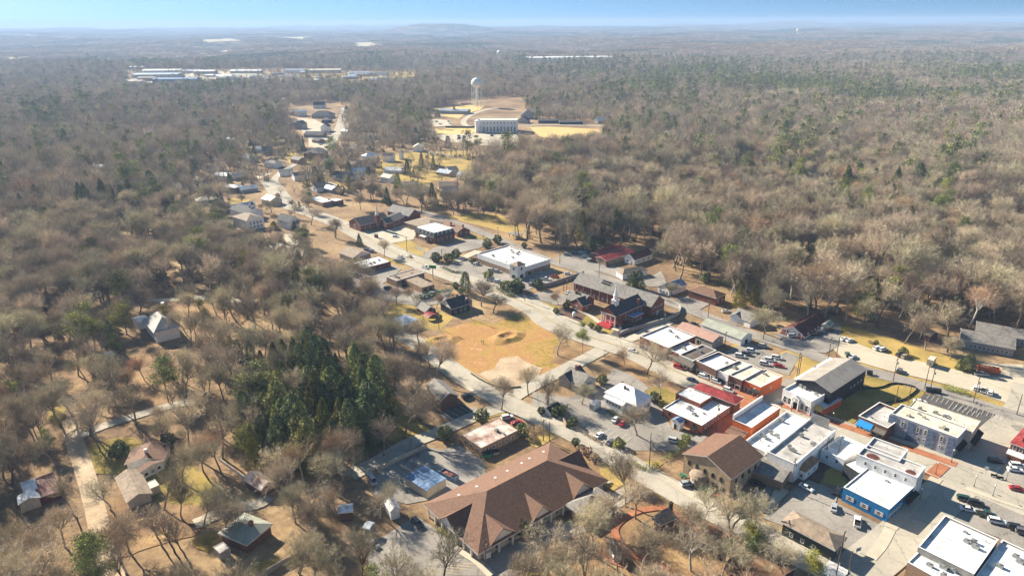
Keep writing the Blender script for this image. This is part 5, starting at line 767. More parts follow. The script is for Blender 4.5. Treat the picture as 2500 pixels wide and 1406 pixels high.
row('b', 'the row beside the glaring white roof', [(1985, 580, 'suv', 'green'), (2075, 615, 'suv', 'black'), (2010, 668, 'sedan', 'white'), (2165, 715, 'pickup', 'green'), (2260, 775, 'suv', 'white'), (2430, 830, 'suv', 'black'), (2500, 870, 'suv', 'grey')], -22, 'cars beside the large white roof')
row('b', 'the bend opposite the red awnings', [(2250, 250, 'suv', 'black'), (2440, 288, 'suv', 'white'), (2420, 322, 'sedan', 'white')], -15, 'cars near the red awning shop'); car('b', 2440, 490, -22, 'sedan', 'red', 'red sedan driving out of the picture on the main street')
car('d', 1172, 78, 20, 'suv', 'white', 'white suv beside the rust-stained roof'); car('d', 1255, 122, 20, 'sedan', 'red', 'red sedan beside the rust-stained roof'); car('d', 112, 150, 100, 'pickup', 'white', 'white pickup with ladder rack under the tree'); car('h', 925, 965, 35, 'suv', 'black', 'black suv beside the arched roof building')
car('d', 30, 610, -60, 'van', 'silver', 'silver van in shade beside the blue-roofed shed yard'); car('d', 415, 975, -50, 'suv', 'black', 'black suv below the porch posts of the dormered hall'); car('d', 40, 1150, -40, 'sedan', 'silver', 'silver car alone in the big shaded parking lot'); car('e', 1135, 640, 15, 'suv', 'silver', 'silver suv parked before the brown gable building')
car('e', 1730, 650, -40, 'suv', 'black', 'black suv in the side yard of the brown gable building'); car('e', 1290, 700, -38, 'sedan', 'green', 'green car among trees before the arched windows')
row('f', 'the wall top of the pharmacy lot', [(215, 462, 'suv', 'white'), (340, 430, 'pickup', 'white'), (430, 405, 'pickup', 'red'), (565, 372, 'sedan', 'white')], -15, 'vehicles in the pharmacy lot'); car('f', 258, 358, -20, 'pickup', 'silver', 'silver pickup shaded by the pharmacy tower'); car('f', 565, 565, 60, 'sedan', 'white', 'white car beside the brick cottage')
row('f', 'the row before the red metal roofs', [(555, 182, 'suv', 'silver'), (635, 172, 'suv', 'blue'), (705, 157, 'sedan', 'white'), (795, 162, 'suv', 'black'), (745, 202, 'suv', 'white'), (790, 242, 'suv', 'white'), (825, 250, 'suv', 'black')], -10, 'cars before the red metal roofs')
car('f', 960, 290, 90, 'suv', 'black', 'black suv turning near the white hip-roofed office'); car('f', 1220, 268, -5, 'sedan', 'white', 'white car beside the maroon-roofed house'); car('f', 2160, 755, 5, 'sedan', 'silver', 'silver sedan before the white house beyond the lane')
row('g', 'the main street traffic lane uphill', [(1070, 657, 'pickup', 'white'), (1300, 752, 'pickup', 'white')], -42, 'vehicles driving on the main street'); car('g', 1150, 648, 138, 'sedan', 'tan', 'tan sedan driving uphill past the lawn'); car('g', 1023, 460, -10, 'sedan', 'white', 'white car beside the mansard building drive')
row('g', 'the brick front of the pharmacy', [(1790, 722, 'suv', 'silver'), (1925, 780, 'suv', 'silver'), (1978, 790, 'suv', 'silver'), (1985, 885, 'suv', 'white'), (1905, 870, 'sedan', 'white')], -15, 'cars before the pharmacy front')
row('g', 'the shade of the white-roofed brick office', [(438, 788, 'sedan', 'white'), (530, 785, 'suv', 'black'), (575, 808, 'suv', 'black'), (655, 822, 'suv', 'silver'), (800, 600, 'suv', 'silver'), (760, 592, 'suv', 'grey')], -15, 'cars near the white-roofed brick office')
car('g', 708, 942, 80, 'sedan', 'white', 'white car by the oval shrub island'); car('g', 950, 945, 40, 'suv', 'black', 'black suv by the drive-through bank'); row('g', 'the hedge below the brown bank', [(1380, 1000, 'suv', 'silver'), (1330, 1020, 'sedan', 'silver'), (1290, 1035, 'sedan', 'white')], 10, 'cars behind the hedge of the brown bank')
row('l', 'the sunny yard below the white two-storey building', [(1160, 1030, 'suv', 'white'), (1215, 1020, 'suv', 'white'), (1135, 1075, 'suv', 'black'), (1205, 1045, 'sedan', 'white')], 0, 'cars in the yard below the white building')
nn = [(435, 1010, 'black'), (565, 1000, 'black'), (570, 1020, 'black'), (565, 1035, 'grey'), (625, 1005, 'black'), (625, 1022, 'black'), (622, 1040, 'grey'), (622, 1057, 'black'), (1065, 1005, 'white'), (1070, 1022, 'silver'), (1072, 1040, 'white'), (1105, 1000, 'blue'), (1130, 1005, 'white'), (1085, 1062, 'white'), (1245, 990, 'white'), (1255, 1008, 'white'), (1275, 1080, 'white'), (945, 1000, 'blue'), (675, 972, 'silver'), (310, 835, 'blue'), (355, 865, 'silver'), (450, 835, 'black'), (465, 860, 'white'), (245, 810, 'white')]
for i, (x, y, c) in enumerate(nn): car('n', x, y, ri.uniform(-12, 12), 'suv', c, f'{c} vehicle, {ORD[i % 12]} {"from the lower edge" if i < 12 else "from the turret"} in the courthouse parking lot', group='cars in the courthouse parking lot')
for i, (x, y, c) in enumerate([(715, 540, 'black'), (740, 538, 'grey'), (765, 562, 'white'), (850, 535, 'silver'), (820, 530, 'blue'), (735, 605, 'blue'), (820, 590, 'black'), (840, 462, 'white'), (855, 458, 'silver'), (520, 735, 'grey'), (1030, 235, 'white'), (1230, 942, 'white')]): car('m', x, y, ri.uniform(-30, 30), 'suv', c, f'{c} vehicle, {ORD[i]} going up the hill street houses', group='cars on the hill street')
car('l', 2230, 125, -20, 'sedan', 'white', 'white car under trees by the corner cottage'); car('k', 915, 935, 30, 'sedan', 'white', 'white car under trees in the left woods'); car('s', 1880, 300, -15, 'suv', 'red', 'red car behind the long apartments')
def simple(name, label, cat, k, x, y, ang, parts, z=.2):
    p = ZG(k, x, y); r = empty(name, (p.x, p.y, z), math.radians(ang), label, cat)
    for nm, q, m in parts: obj(nm, q, m, r, (0, 0, 0))
    return r
def bx(*a): return MB().box(*a)
simple('box_trailer', 'beige box trailer standing at the edge of the gravel lot', 'trailer', 's', 855, 925, 47, [('box', bx(-2.6, 2.6, -1.2, 1.2, .8, 3.3), M['cream']), ('chassis', bx(-2.4, 3.8, -.4, .4, .55, .79), M['metal'])]+[('wheel', bx(a-.35, a+.35, s_*1.1-.12, s_*1.1+.12, 0, .75), M['black']) for a in (-.6, .4) for s_ in (-1, 1)])
q_ = MB(); q_.box(-4, 4, -1.3, -1.2, .5, 2.6); q_.box(-4, 4, 1.2, 1.3, .5, 2.6); q_.box(-4, -3.9, -1.2, 1.2, .5, 2.6); q_.box(3.9, 4, -1.2, 1.2, .5, 2.6); q_.box(-3.9, 3.9, -1.2, 1.2, .5, .6)
def heap(w_, l_, h_, seed, z0=0):
    r_ = random.Random(seed); q = MB(); n = 9; vs = [(-l_+2*l_*i/(n-1), -w_+2*w_*j/(n-1), z0+(h_*(1-((i/(n-1)*2-1)**4))*(1-((j/(n-1)*2-1)**4))*r_.uniform(.6, 1.1) if 0 < i < n-1 and 0 < j < n-1 else 0)) for i in range(n) for j in range(n)]
    return q.add(vs, [(i*n+j, (i+1)*n+j, (i+1)*n+j+1, i*n+j+1) for i in range(n-1) for j in range(n-1)])
simple('scrap_container', 'open orange-brown container heaped with scrap in the gravel lot', 'container', 's', 1840, 1060, -22, [('container', q_, M['obrick']), ('load', heap(1.18, 3.85, 1.2, 3, 1.9), M['rubble'])])
simple('skip', 'blue open skip filled with red debris by the blue-roofed shed', 'skip', 'd', 683, 575, -38, [('container', MB().box(-3.2, 3.2, -1.25, -1.15, .1, 1.7).box(-3.2, 3.2, 1.15, 1.25, .1, 1.7).box(-3.2, -3.1, -1.15, 1.15, .1, 1.7).box(3.1, 3.2, -1.15, 1.15, .1, 1.7).box(-3.1, 3.1, -1.15, 1.15, .1, .2), M['rblue']), ('load', heap(1.1, 3.05, .9, 4, .8), M['rubble'])])
def dumpster(label, k, x, y, ang, m='green', s_=1):
    q = MB(); q.add([(-1*s_, -.7, .15), (1*s_, -.7, .15), (1*s_, .7, .15), (-1*s_, .7, .15), (-1.1*s_, -.85, 1.3), (1.1*s_, -.85, 1.3), (1.1*s_, .85, 1.6), (-1.1*s_, .85, 1.6)], [(0, 3, 2, 1), (0, 1, 5, 4), (1, 2, 6, 5), (2, 3, 7, 6), (3, 0, 4, 7)])
    l = MB(); l.add([(-1.12*s_, -.87, 1.31), (1.12*s_, -.87, 1.31), (1.12*s_, .87, 1.61), (-1.12*s_, .87, 1.61), (-1.12*s_, -.87, 1.4), (1.12*s_, -.87, 1.4), (1.12*s_, .87, 1.7), (-1.12*s_, .87, 1.7)], [(0, 1, 5, 4), (1, 2, 6, 5), (2, 3, 7, 6), (3, 0, 4, 7), (4, 5, 6, 7)])
    simple('dumpster', label, 'dumpster', k, x, y, ang, [('bin', q, M[m]), ('lid', l, M['black'])])
dumpster('bright green dumpster behind the rust-stained office', 'd', 1000, 400, 20, 'green', 1.5); dumpster('grey dumpster beside the bright green one', 'd', 1072, 382, 20, 'metal'); dumpster('dark green dumpster behind the black-walled warehouse', 'a', 1132, 545, -20, 'dgm'); dumpster('dark green dumpster by the twin utility poles', 'a', 1640, 690, -20, 'dgm'); dumpster('large dark green container by the dark parking lot', 'a', 1702, 700, -20, 'dgm', 1.6); dumpster('brown dumpster behind the brick alley wall', 'c', 1380, 1250, 40, 'rred'); dumpster('red donation bin by the pharmacy drive', 'g', 1772, 682, 40, 'rred')
simple('storage_container', 'small white storage container in the middle parking lot', 'container', 't', 1072, 960, 47, [('box', bx(-2.2, 2.2, -1.2, 1.2, .1, 2.5), M['trim']), ('door', bx(-2.24, -2.21, -1.0, 1.0, .3, 2.3), M['grey'])])
simple('stone_monument', 'pale round stone monument in the brown planting bed', 'monument', 'f', 628, 800, 0, [('base', bx(-.9, .9, -.9, .9, 0, .4), M['concrete']), ('stone', MB().lathe([(.9, .41), (1.1, 1.2), (.9, 2.1), (.4, 2.6), (0, 2.7)], 10), M['trim'])])
# pergola shelter right of the mansard drive
q_ = MB(); [q_.box(x_-.12, x_+.12, y_-.12, y_+.12, 0, 2.8) for x_ in (-3.5, 0, 3.5) for y_ in (-2.4, 2.4)]; simple('open_shelter', 'open picnic shelter with grey roof at the wood edge behind the pharmacy', 'shelter', 'g', 2150, 465, -30, [('post', q_, M['wood']), ('roof', bx(-4.5, 4.5, -3.2, 3.2, 2.81, 3.1), M['shgrey'])])
# walls and fences
def wall(name, label, cat, k, pts, h_, t_, m, cap=None):
    P = smooth([ZG(k, *p) for p in pts], 1); a, c = offs(P, t_/2), offs(P, -t_/2); q = MB()
    vs = [(p.x, p.y, z) for z in (0, h_) for L_ in (a, c) for p in L_]; n = len(P)
    fs = []
    for i in range(n-1): fs += [(i, i+1, 2*n+i+1, 2*n+i), (n+i+1, n+i, 3*n+i, 3*n+i+1), (2*n+i, 2*n+i+1, 3*n+i+1, 3*n+i)]
    fs += [(0, 2*n, 3*n, n), (n-1, 2*n-1, 4*n-1, 3*n-1)]; q.add(vs, fs); tag(obj(name, q, M[m]), label, cat)
wall('retaining_wall', 'long curved retaining wall around the brick church drive', 'wall', 'f', [(1080, 1000), (1140, 965), (1400, 890), (1650, 810), (1700, 760), (1700, 710), (1640, 680), (1560, 650)], 2.0, .5, 'grey')
wall('retaining_wall', 'grey retaining wall under the pharmacy parking lot', 'wall', 'f', [(170, 490), (300, 510), (500, 450), (725, 370)], 2.2, .5, 'grey'); wall('low_wall', 'low concrete wall along the shaded lane above the car park', 'wall', 'd', [(100, 510), (250, 430), (400, 360), (490, 320)], 1.6, .6, 'concrete'); wall('brick_planter_wall', 'low brick wall beside the side street hedge', 'wall', 'c', [(260, 1140), (290, 1210)], 1.6, .5, 'tbrick')
wall('silt_fence', 'black silt fence winding round the green-gold plot', 'fence', 'a', [(1070, 670), (1240, 660), (1320, 620), (1440, 632), (1555, 665), (1500, 715), (1420, 770), (1270, 790), (1265, 805)], .8, .12, 'awnk'); wall('silt_fence', 'black silt fence on the curb of the orange vacant lot', 'fence', 'h', [(960, 745), (1060, 810), (1180, 865), (1330, 880), (1430, 870)], .8, .12, 'awnk')
wall('wooden_fence', 'grey board fence beside the yellow lawn at the lower edge', 'fence', 'j', [(470, 1400), (620, 1310), (780, 1240)], 1.9, .12, 'grey'); wall('wooden_fence', 'brown board fence behind the bare thicket', 'fence', 'j', [(700, 1190), (810, 1280)], 1.9, .12, 'wood'); wall('white_fence', 'thin pale fence running beside the rusty barn', 'fence', 'i', [(1690, 520), (1800, 600), (1890, 670)], 1.3, .1, 'trim'); wall('low_wall', 'dark retaining wall in front of the courthouse', 'wall', 'n', [(410, 900), (620, 905), (790, 900)], 2.4, .6, 'bkwall')
wall('courtyard_wall', 'stepped stone wall at the edge of the concrete yard', 'wall', 'r', [(2120, 250), (2200, 180), (2230, 150)], 2.2, .4, 'tbrick'); wall('yard_wall', 'dark screened fence round the white two-storey block yard', 'fence', 'b', [(720, 170), (860, 240), (900, 265)], 2.4, .1, 'bkwall')
# utility poles and lamps
POLE = MB(); POLE.cyl((0, 0, 0), (0, 0, 11), .17, .12, 7); POLE = POLE.mesh('pole_shaft', M['wood']); ARM = MB(); ARM.box(-1.3, 1.3, -.07, .07, 10.1, 10.25); [ARM.cyl((x_, 0, 10.25), (x_, 0, 10.45), .06, .05, 5) for x_ in (-1.2, -.6, .6, 1.2)]; ARM = ARM.mesh('crossarm', M['wood']); TRF = MB(); TRF.cyl((0, -.42, 8.2), (0, -.42, 9.2), .28, .28, 10); TRF = TRF.mesh('transformer', M['metal'])
PP = {}
def pole(k, x, y, h_, place, tr=1, arm=1, ang=47, m=None):
    p = ZG(k, x, y); r = empty('utility_pole', (p.x, p.y, 0), math.radians(ang), 'wooden utility pole '+place, 'utility pole', 'utility poles along the streets'); s_ = h_/11
    for nm, me, f in (('pole_shaft', POLE, 1), ('crossarm', ARM, arm), ('transformer', TRF, tr)):
        if f: o = obj(nm, me, None, r, (0, 0, 0)); o.scale = (1, 1, s_) if nm == 'pole_shaft' else (1, 1, 1); o.location.z = 0 if nm == 'pole_shaft' else h_-11
    return p, h_
A_ = [pole('a', 508, 575, 12, 'on the gold lawn below the metal warehouse'), pole('a', 775, 435, 12, 'at the corner of the metal warehouse'), pole('a', 1335, 603, 11, 'on the street edge by the silt fence'), pole('a', 1605, 668, 12, 'beside the dark green dumpster', 0), pole('a', 2025, 780, 11, 'on the verge before three white vehicles'), pole('a', 2395, 890, 9, 'at the far end of the verge', 0), pole('a', 1655, 675, 10, 'with transformer, next to the tall bare one')]
B_ = [pole('h', 1860, 1240, 10, 'between the garden shed and the hedge'), pole('e', 812, 490, 11, 'rising from the hedge island'), pole('e', 1672, 940, 12, 'by the shaded concrete yard'), pole('b', 965, 1220, 8, 'short one before the dark green office deck', 0, 0), pole('b', 860, 1236, 15, 'tall one with transformers at the dark green office')]
pole('h', 1640, 1370, 9, 'on the lawn beside the side street', 1); pole('h', 1697, 1370, 8, 'thick one beside the side street lawn', 0, 0); pole('b', 465, 485, 12, 'next to the parked white sedan'); pole('b', 762, 225, 9, 'before the low white shop', 0); pole('b', 868, 240, 9, 'slim one behind the white two-storey block', 0, 0); pole('c', 1575, 1225, 11, 'in the brick alley'); pole('c', 2280, 790, 0.1+11, 'at the edge of the lot behind the shops', 0)
pole('f', 1532, 905, 9, 'with two grey transformers over the church wall'); pole('f', 1083, 1020, 8, 'under the round street lamp at the church drive', 1); pole('f', 1978, 810, 12, 'at the lane corner beyond the church', 0); pole('f', 520, 540, 9, 'below the pharmacy wall', 0, 0); pole('f', 553, 545, 9, 'with transformer below the pharmacy wall'); pole('f', 877, 415, 11, 'behind the long brick church hall'); pole('f', 130, 645, 10, 'on the kerb below the pharmacy shrubs'); pole('f', 482, 270, 8, 'behind the pharmacy', 0, 0)
pole('g', 1130, 605, 11, 'on the lawn before the mansard building'); pole('g', 1458, 700, 9, 'by the clipped shrubs'); pole('g', 1985, 490, 10, 'at the picnic shelter lane', 0); pole('g', 1850, 560, 9, 'at the brick planting bed', 0); pole('g', 1430, 1325, 10, 'beside the red carport'); pole('g', 1730, 1230, 10, 'before the black-roofed cottage'); pole('d', 990, 1330, 10, 'with crossarm at the corner of the dormered hall'); pole('c', 1980, 455, 10, 'with transformers in front of the shrubby slope'); pole('c', 1648, 520, 8, 'by the pink-brown gable hall', 0); pole('c', 1505, 265, 10, 'at the head of the sage-roofed hall', 0)
pole('i', 700, 1330, 17, 'leaning over the country lane', 0); pole('a', 222, 240, 11, 'with transformer by the shrubby bank'); pole('a', 850, 385, 9, 'slim one at the gravel lot corner', 0, 0); pole('a', 1352, 795, 8, 'inside the green-gold plot', 0, 0); pole('a', 1465, 780, 7, 'short one inside the green-gold plot', 0, 0); pole('c', 1008, 1400, 7, 'short one in the middle lot entrance', 0, 0); pole('j', 880, 495, 9, 'in the dark behind the cedar thicket', 0); pole('s', 1150, 260, 12, 'in the trees beyond the gravel lot', 0)
def wires(chain, n=2):
    for (p, a), (q, c) in zip(chain, chain[1:]):
        for j in range(n):
            m_ = MB(); prev = None
            for i in range(9):
                t = i/8; v = Vector((p.x+(q.x-p.x)*t+.5*j, p.y+(q.y-p.y)*t+.5*j, (a-.7)*(1-t)+(c-.7)*t-2*t*(1-t)))
                if prev is not None: m_.cyl(prev, v, .012, .012, 3, 0, False)
                prev = v
            tag(obj('overhead_wire', m_, M['black']), 'thin black overhead wire strung between the street poles', 'wire', 'overhead wires between the street poles')
wires(A_[1:6]); wires(B_[:3])
def lamp(k, x, y, h_, place, globe=True):
    p = ZG(k, x, y); r = empty('street_lamp', (p.x, p.y, .3), 0, ('black street lamp with white globe ' if globe else 'black street post ')+place, 'street lamp', 'street lamps of the main street')
    q = MB(); q.cyl((0, 0, 0), (0, 0, .6), .16, .12, 8); q.cyl((0, 0, .6), (0, 0, h_), .07, .05, 8); obj('post', q, M['awnk'], r, (0, 0, 0))
    q = MB(); q.lathe([(.05, h_), (.22, h_+.12), (.26, h_+.35), (.15, h_+.55), (.02, h_+.62)], 10); obj('lamp_head', q, M['trim'], r, (0, 0, 0))
for a in [('a', 137, 745, 3.8, 'by the orange brick corner'), ('a', 462, 860, 3.8, 'before the white bank'), ('a', 380, 830, 3.8, 'at the alley beside the white bank'), ('a', 812, 960, 3.8, 'on the brick walk by the shaded plot'), ('a', 1835, 1300, 4.5, 'before the blue-grey corner'), ('a', 1700, 1400, 4, 'at the brick crossing'), ('b', 1590, 570, 3.5, 'in the blue building shade'), ('b', 2225, 545, 3.8, 'on the main street verge'), ('b', 2062, 460, 3.5, 'on the corner island'), ('b', 2340, 410, 3.5, 'before the red awning shop'), ('c', 1365, 740, 5, 'on the pavement by the black-roofed shop'), ('c', 618, 600, 3, 'at the cross street mouth')]: lamp(*a)
r = simple('flagpole', 'tall white flagpole with limp flag on the gold lawn', 'flagpole', 'e', 482, 620, 0, [('pole', MB().cyl((0, 0, 0), (0, 0, 10.5), .09, .05, 8), M['trim']), ('base', MB().lathe([(.7, 0), (.6, .35), (0, .4)], 10), M['concrete'])]); q_ = MB(); q_.add([(.06, 0, 10.2), (.5, .1, 9.9), (.45, -.1, 8.6), (.1, .1, 8.4), (.06, .02, 9.3), (.3, .25, 9.2)], [(0, 1, 5, 4), (4, 5, 2, 3)]); q_.add([(.06, .05, 9.5), (.3, .3, 9.3), (.3, .2, 8.5), (.1, .13, 8.45)], [(0, 1, 2, 3)], 1); obj('flag', q_, [M['rred'], mat('navy_paint', (.02, .03, .1))], r, (0, 0, 0))
r = simple('green_sign', 'tall green roadside sign board on posts by the drive-through bank', 'sign', 'g', 1375, 850, -43, [('post', MB().box(-.25, .25, -.15, .15, 0, 7), M['trim']), ('sign_board', bx(-2.1, 2.1, -.25, .25, 6.4, 8.2), mat('bank_sign_green', (.03, .33, .09)))]); r.rotation_euler[2] = math.radians(-12)
r = simple('pharmacy_sign', 'white roadside sign with red emblem at the pharmacy entrance', 'sign', 'g', 1765, 780, -20, [('post', MB().box(-.9, -.75, -.1, .1, 0, 3.2).box(.75, .9, -.1, .1, 0, 3.2), M['trim']), ('sign_board', bx(-1.0, 1.0, -.2, .2, 3.2, 5.2), M['trim']), ('logo', bx(-.4, .4, -.24, -.205, 4.0, 4.9), M['rred'])])
simple('hall_sign', 'white sign panel at the corner of the dormered hall', 'sign', 'd', 1012, 1275, 30, [('sign_board', bx(-.8, .8, -.08, .08, .8, 2.6), M['trim']), ('post', MB().box(-.75, -.65, -.05, .05, 0, .79).box(.65, .75, -.05, .05, 0, .79), M['trim'])]); simple('church_sign', 'brick based white church sign on the verge before the gothic church', 'sign', 'g', 842, 465, -20, [('base', bx(-1.4, 1.4, -.3, .3, 0, 2.0), M['brick']), ('sign_board', bx(-1.2, 1.2, -.32, .32, 2.01, 3.2), M['trim'])])
simple('office_sign', 'small blue sign board by the dark green office deck', 'sign', 'b', 1050, 1045, 20, [('sign_board', bx(-.8, .8, -.06, .06, 1.0, 2.2), M['rblue']), ('post', MB().box(-.8, -.7, -.05, .05, 0, .99).box(.7, .8, -.05, .05, 0, .99), M['trim'])])
def person(k, x, y, ang, label, cl):
    import bmesh
    bm = bmesh.new(); lay = bm.verts.layers.skin.verify()
    V = [(0, 0, .95), (0, 0, 1.2), (0, 0, 1.42), (0, 0, 1.52), (0, .02, 1.66), (-.2, 0, 1.42), (-.27, .03, 1.15), (-.24, .1, .92), (.2, 0, 1.42), (.27, .03, 1.15), (.24, .1, .92), (-.1, 0, .9), (-.12, .05, .5), (-.12, 0, .06), (-.12, .14, .04), (.1, 0, .9), (.12, -.05, .5), (.13, -.1, .06), (.13, .04, .04)]
    E_ = [(0, 1), (1, 2), (2, 3), (3, 4), (2, 5), (5, 6), (6, 7), (2, 8), (8, 9), (9, 10), (0, 11), (11, 12), (12, 13), (13, 14), (0, 15), (15, 16), (16, 17), (17, 18)]; R_ = [.14, .14, .13, .06, .11, .07, .05, .04, .07, .05, .04, .09, .065, .045, .035, .09, .065, .045, .035]
    vs = [bm.verts.new(v) for v in V]
    for v, r_ in zip(vs, R_): v[lay].radius = (r_, r_)
    vs[0][lay].use_root = True
    for a, c in E_: bm.edges.new((vs[a], vs[c]))
    me = bpy.data.meshes.new('person'); bm.to_mesh(me); bm.free(); me.materials.append(M[cl]); p = ZG(k, x, y); o = obj('person', me, None, None, (p.x, p.y, .1), math.radians(ang)); tag(o, label, 'person'); o.modifiers.new('skin', 'SKIN'); s_ = o.modifiers.new('sub', 'SUBSURF'); s_.levels = s_.render_levels = 1
person('h', 1060, 455, 40, 'person in grey clothes standing on the orange vacant lot', 'cloth2'); person('h', 1077, 460, 200, 'person in dark clothes standing on the orange vacant lot', 'cloth')
# pits and mounds of the vacant lot
def crater(label, k, x, y, r_, h_, m='clay', seed=1):
    rr = random.Random(seed); q = MB(); n = 40; prof = [(1.9, .06), (1.5, .35), (1.15, .9), (.95, 1), (.7, .55), (.35, .2), (.02, .15)]; vs = []
    j = [1+.10*math.sin(2*math.pi*i/n*2+seed)+.05*math.sin(2*math.pi*i/n*5+seed)+rr.uniform(-.02, .02) for i in range(n)]
    for a, b_ in prof: vs += [(a*r_*math.cos(2*math.pi*i/n)*j[i], a*r_*math.sin(2*math.pi*i/n)*j[i]*.8, b_*h_*(j[(i*3) % n] if b_ > .1 else 1)) for i in range(n)]
    q.add(vs, [(t*n+i, t*n+(i+1) % n, (t+1)*n+(i+1) % n, (t+1)*n+i) for t in range(len(prof)-1) for i in range(n)]); p = ZG(k, x, y)
    o = obj(label, q, M[m], None, (p.x, p.y, .03), math.radians(30)); o.data.polygons.foreach_set('use_smooth', [True]*len(o.data.polygons)); tag(o, None, kind='structure')
crater('dirt_pit', 'h', 1300, 400, 4.8, 1.3, 'clay'); crater('dirt_pit', 'h', 690, 430, 4.4, 1.1, 'clay', 2)
# ---------------------------------------------------------------- shrubs and hedges
def leafblob(name, n, size, rx, ry, rz, seed, m, zc=None, flat=0.0):
    g = np.random.default_rng(seed); d = g.normal(size=(n, 3)); d /= np.linalg.norm(d, axis=1)[:, None]; r_ = g.uniform(.55, 1, n)**.5
    lob = 1+.22*np.sin(3*d[:, 0]+seed)*np.cos(4*d[:, 1])+.15*np.sin(7*d[:, 2]+2*seed)
    c = d*(r_*lob)[:, None]*np.array([rx, ry, rz]); c[:, 2] += rz if zc is None else zc; c[:, 2] = np.maximum(c[:, 2], size*.3)
    return tris(name, c, size, g, m)
def tris(name, c, size, g, m, dirs=None, asp=.6):
    n = len(c); a = g.normal(size=(n, 3)) if dirs is None else dirs; a /= np.linalg.norm(a, axis=1)[:, None]; b_ = np.cross(a, g.normal(size=(n, 3))); b_ /= np.linalg.norm(b_, axis=1)[:, None]+1e-9
    s_ = (size*g.uniform(.6, 1.4, n))[:, None] if np.isscalar(size) else size[:, None]
    V = np.stack([c-a*s_*.5-b_*s_*asp*.5, c-a*s_*.5+b_*s_*asp*.5, c+a*s_*.6], 1).reshape(-1, 3); return rawmesh(name, V, np.arange(3*n).reshape(-1, 3), m)
def rawmesh(name, V, Fc, m, mi=None):
    me = bpy.data.meshes.new(name); me.vertices.add(len(V)); me.vertices.foreach_set('co', V.astype(np.float32).ravel()); k = Fc.shape[1]
    me.loops.add(Fc.size); me.loops.foreach_set('vertex_index', Fc.astype(np.int32).ravel()); me.polygons.add(len(Fc)); me.polygons.foreach_set('loop_start', np.arange(0, Fc.size, k, dtype=np.int32))
    for x in (m if isinstance(m, list) else [m]): me.materials.append(x)
    if mi is not None: me.polygons.foreach_set('material_index', mi.astype(np.int32))
    me.update(calc_edges=True); return me
SHR = [leafblob('shrub', 700, .35, 1.3, 1.3, 1.1, s_, M['needled']) for s_ in (1, 2)]+[leafblob('shrub', 600, .35, 1.2, 1.3, 1.0, 3, M['needle']), leafblob('shrub', 500, .3, 1.1, 1.1, .8, 4, M['twigr'])]
def shrub(k, x, y, s_, i, label):
    p = ZG(k, x, y); o = obj('shrub', SHR[i], None, None, (p.x, p.y, .12), ri.uniform(0, 6)); o.scale = (s_, s_, s_); tag(o, label, 'shrub', 'shrubs round the town lots')
for i, (k, x, y, s_, v, lab) in enumerate([('f', 445, 765, 1.3, 0, 'dark round shrub at the head of the brown planting bed'), ('f', 550, 712, 1.5, 0, 'wide dark shrub by the brick cottage path'), ('f', 800, 915, 1.2, 0, 'dark ball shrub on the church kerb'), ('f', 870, 945, 1.4, 0, 'second dark ball shrub on the church kerb'), ('f', 50, 560, 3.2, 0, 'big dark round evergreen on the pharmacy corner'), ('g', 1405, 690, 2.6, 0, 'dark clipped shrub by the mansard drive'), ('g', 1525, 690, 2.8, 2, 'olive round shrub by the mansard drive'), ('g', 1590, 650, 2.4, 0, 'dark shrub behind the olive round one'), ('g', 1895, 850, 2.4, 2, 'olive shrub in the pharmacy lot'), ('g', 1745, 705, 1.5, 0, 'shrub beside the red donation bin'),
    ('g', 2055, 950, 2.6, 2, 'yellow-green shrub at the lower pharmacy edge'), ('g', 2160, 960, 3.0, 0, 'dark conical shrub at the lower pharmacy edge'), ('g', 770, 920, 2.2, 0, 'dark oval shrub on its island'), ('g', 1885, 560, 2.6, 0, 'dense dark shrub at the planting bed end'), ('g', 1980, 515, 2.4, 0, 'dark shrub at the shelter lane corner'), ('c', 598, 835, 1.8, 0, 'black-green shrub between the two cottages'), ('c', 1045, 985, 1.8, 0, 'dark shrub at the white house corner'), ('c', 200, 1110, 1.6, 0, 'shrub below the garden shed'), ('c', 245, 1095, 1.8, 2, 'round olive shrub beside the garden shed'), ('c', 75, 1090, 1.2, 0, 'small shrub left behind the garden shed'),
    ('d', 645, 250, 2.2, 0, 'dark upright shrub on its small kerbed island'), ('d', 958, 100, 2.2, 0, 'round dark shrub above the rust-stained office'), ('d', 1295, 220, 2.0, 0, 'dark shrub at the rust-stained office corner'), ('c', 1320, 1325, 1.4, 2, 'shrub beside the lone white suv'), ('c', 1280, 1375, 1.4, 2, 'low olive shrub below the lone white suv'), ('c', 740, 1375, 1.7, 2, 'olive shrub at the end of the planting strip'), ('c', 345, 1195, 1.6, 0, 'shrub beside the dark utility pole'), ('a', 1420, 372, 1.5, 0, 'small evergreen beside the tan suv'), ('a', 1188, 290, 1, 0, 'small bush on the gold bank'), ('a', 1140, 275, .8, 3, 'small reddish bush on the gold bank'),
    ('d', 1305, 1060, 2.0, 0, 'black-green shrub by the dormered hall drive'), ('g', 1590, 940, 1.6, 0, 'round shrub by the street island'), ('e', 350, 430, 1.6, 3, 'russet shrub at the bank corner bed'), ('e', 290, 385, 1.8, 3, 'brownish round shrub in the corner bed'), ('e', 240, 350, 1.4, 3, 'small brown shrub in the corner bed'), ('e', 190, 300, 1.2, 0, 'dark shrub at the bed head'), ('g', 2360, 940, 2.3, 0, 'dark evergreen by the pharmacy wall'), ('g', 2230, 560, 1.6, 0, 'ball shrub behind the pharmacy'), ('i', 930, 490, 2.4, 0, 'dark shrub against the brown-roofed house'), ('i', 1300, 410, 2.2, 0, 'dark shrub at the rear of the brown-roofed house')]): shrub(k, x, y, s_, v, lab)
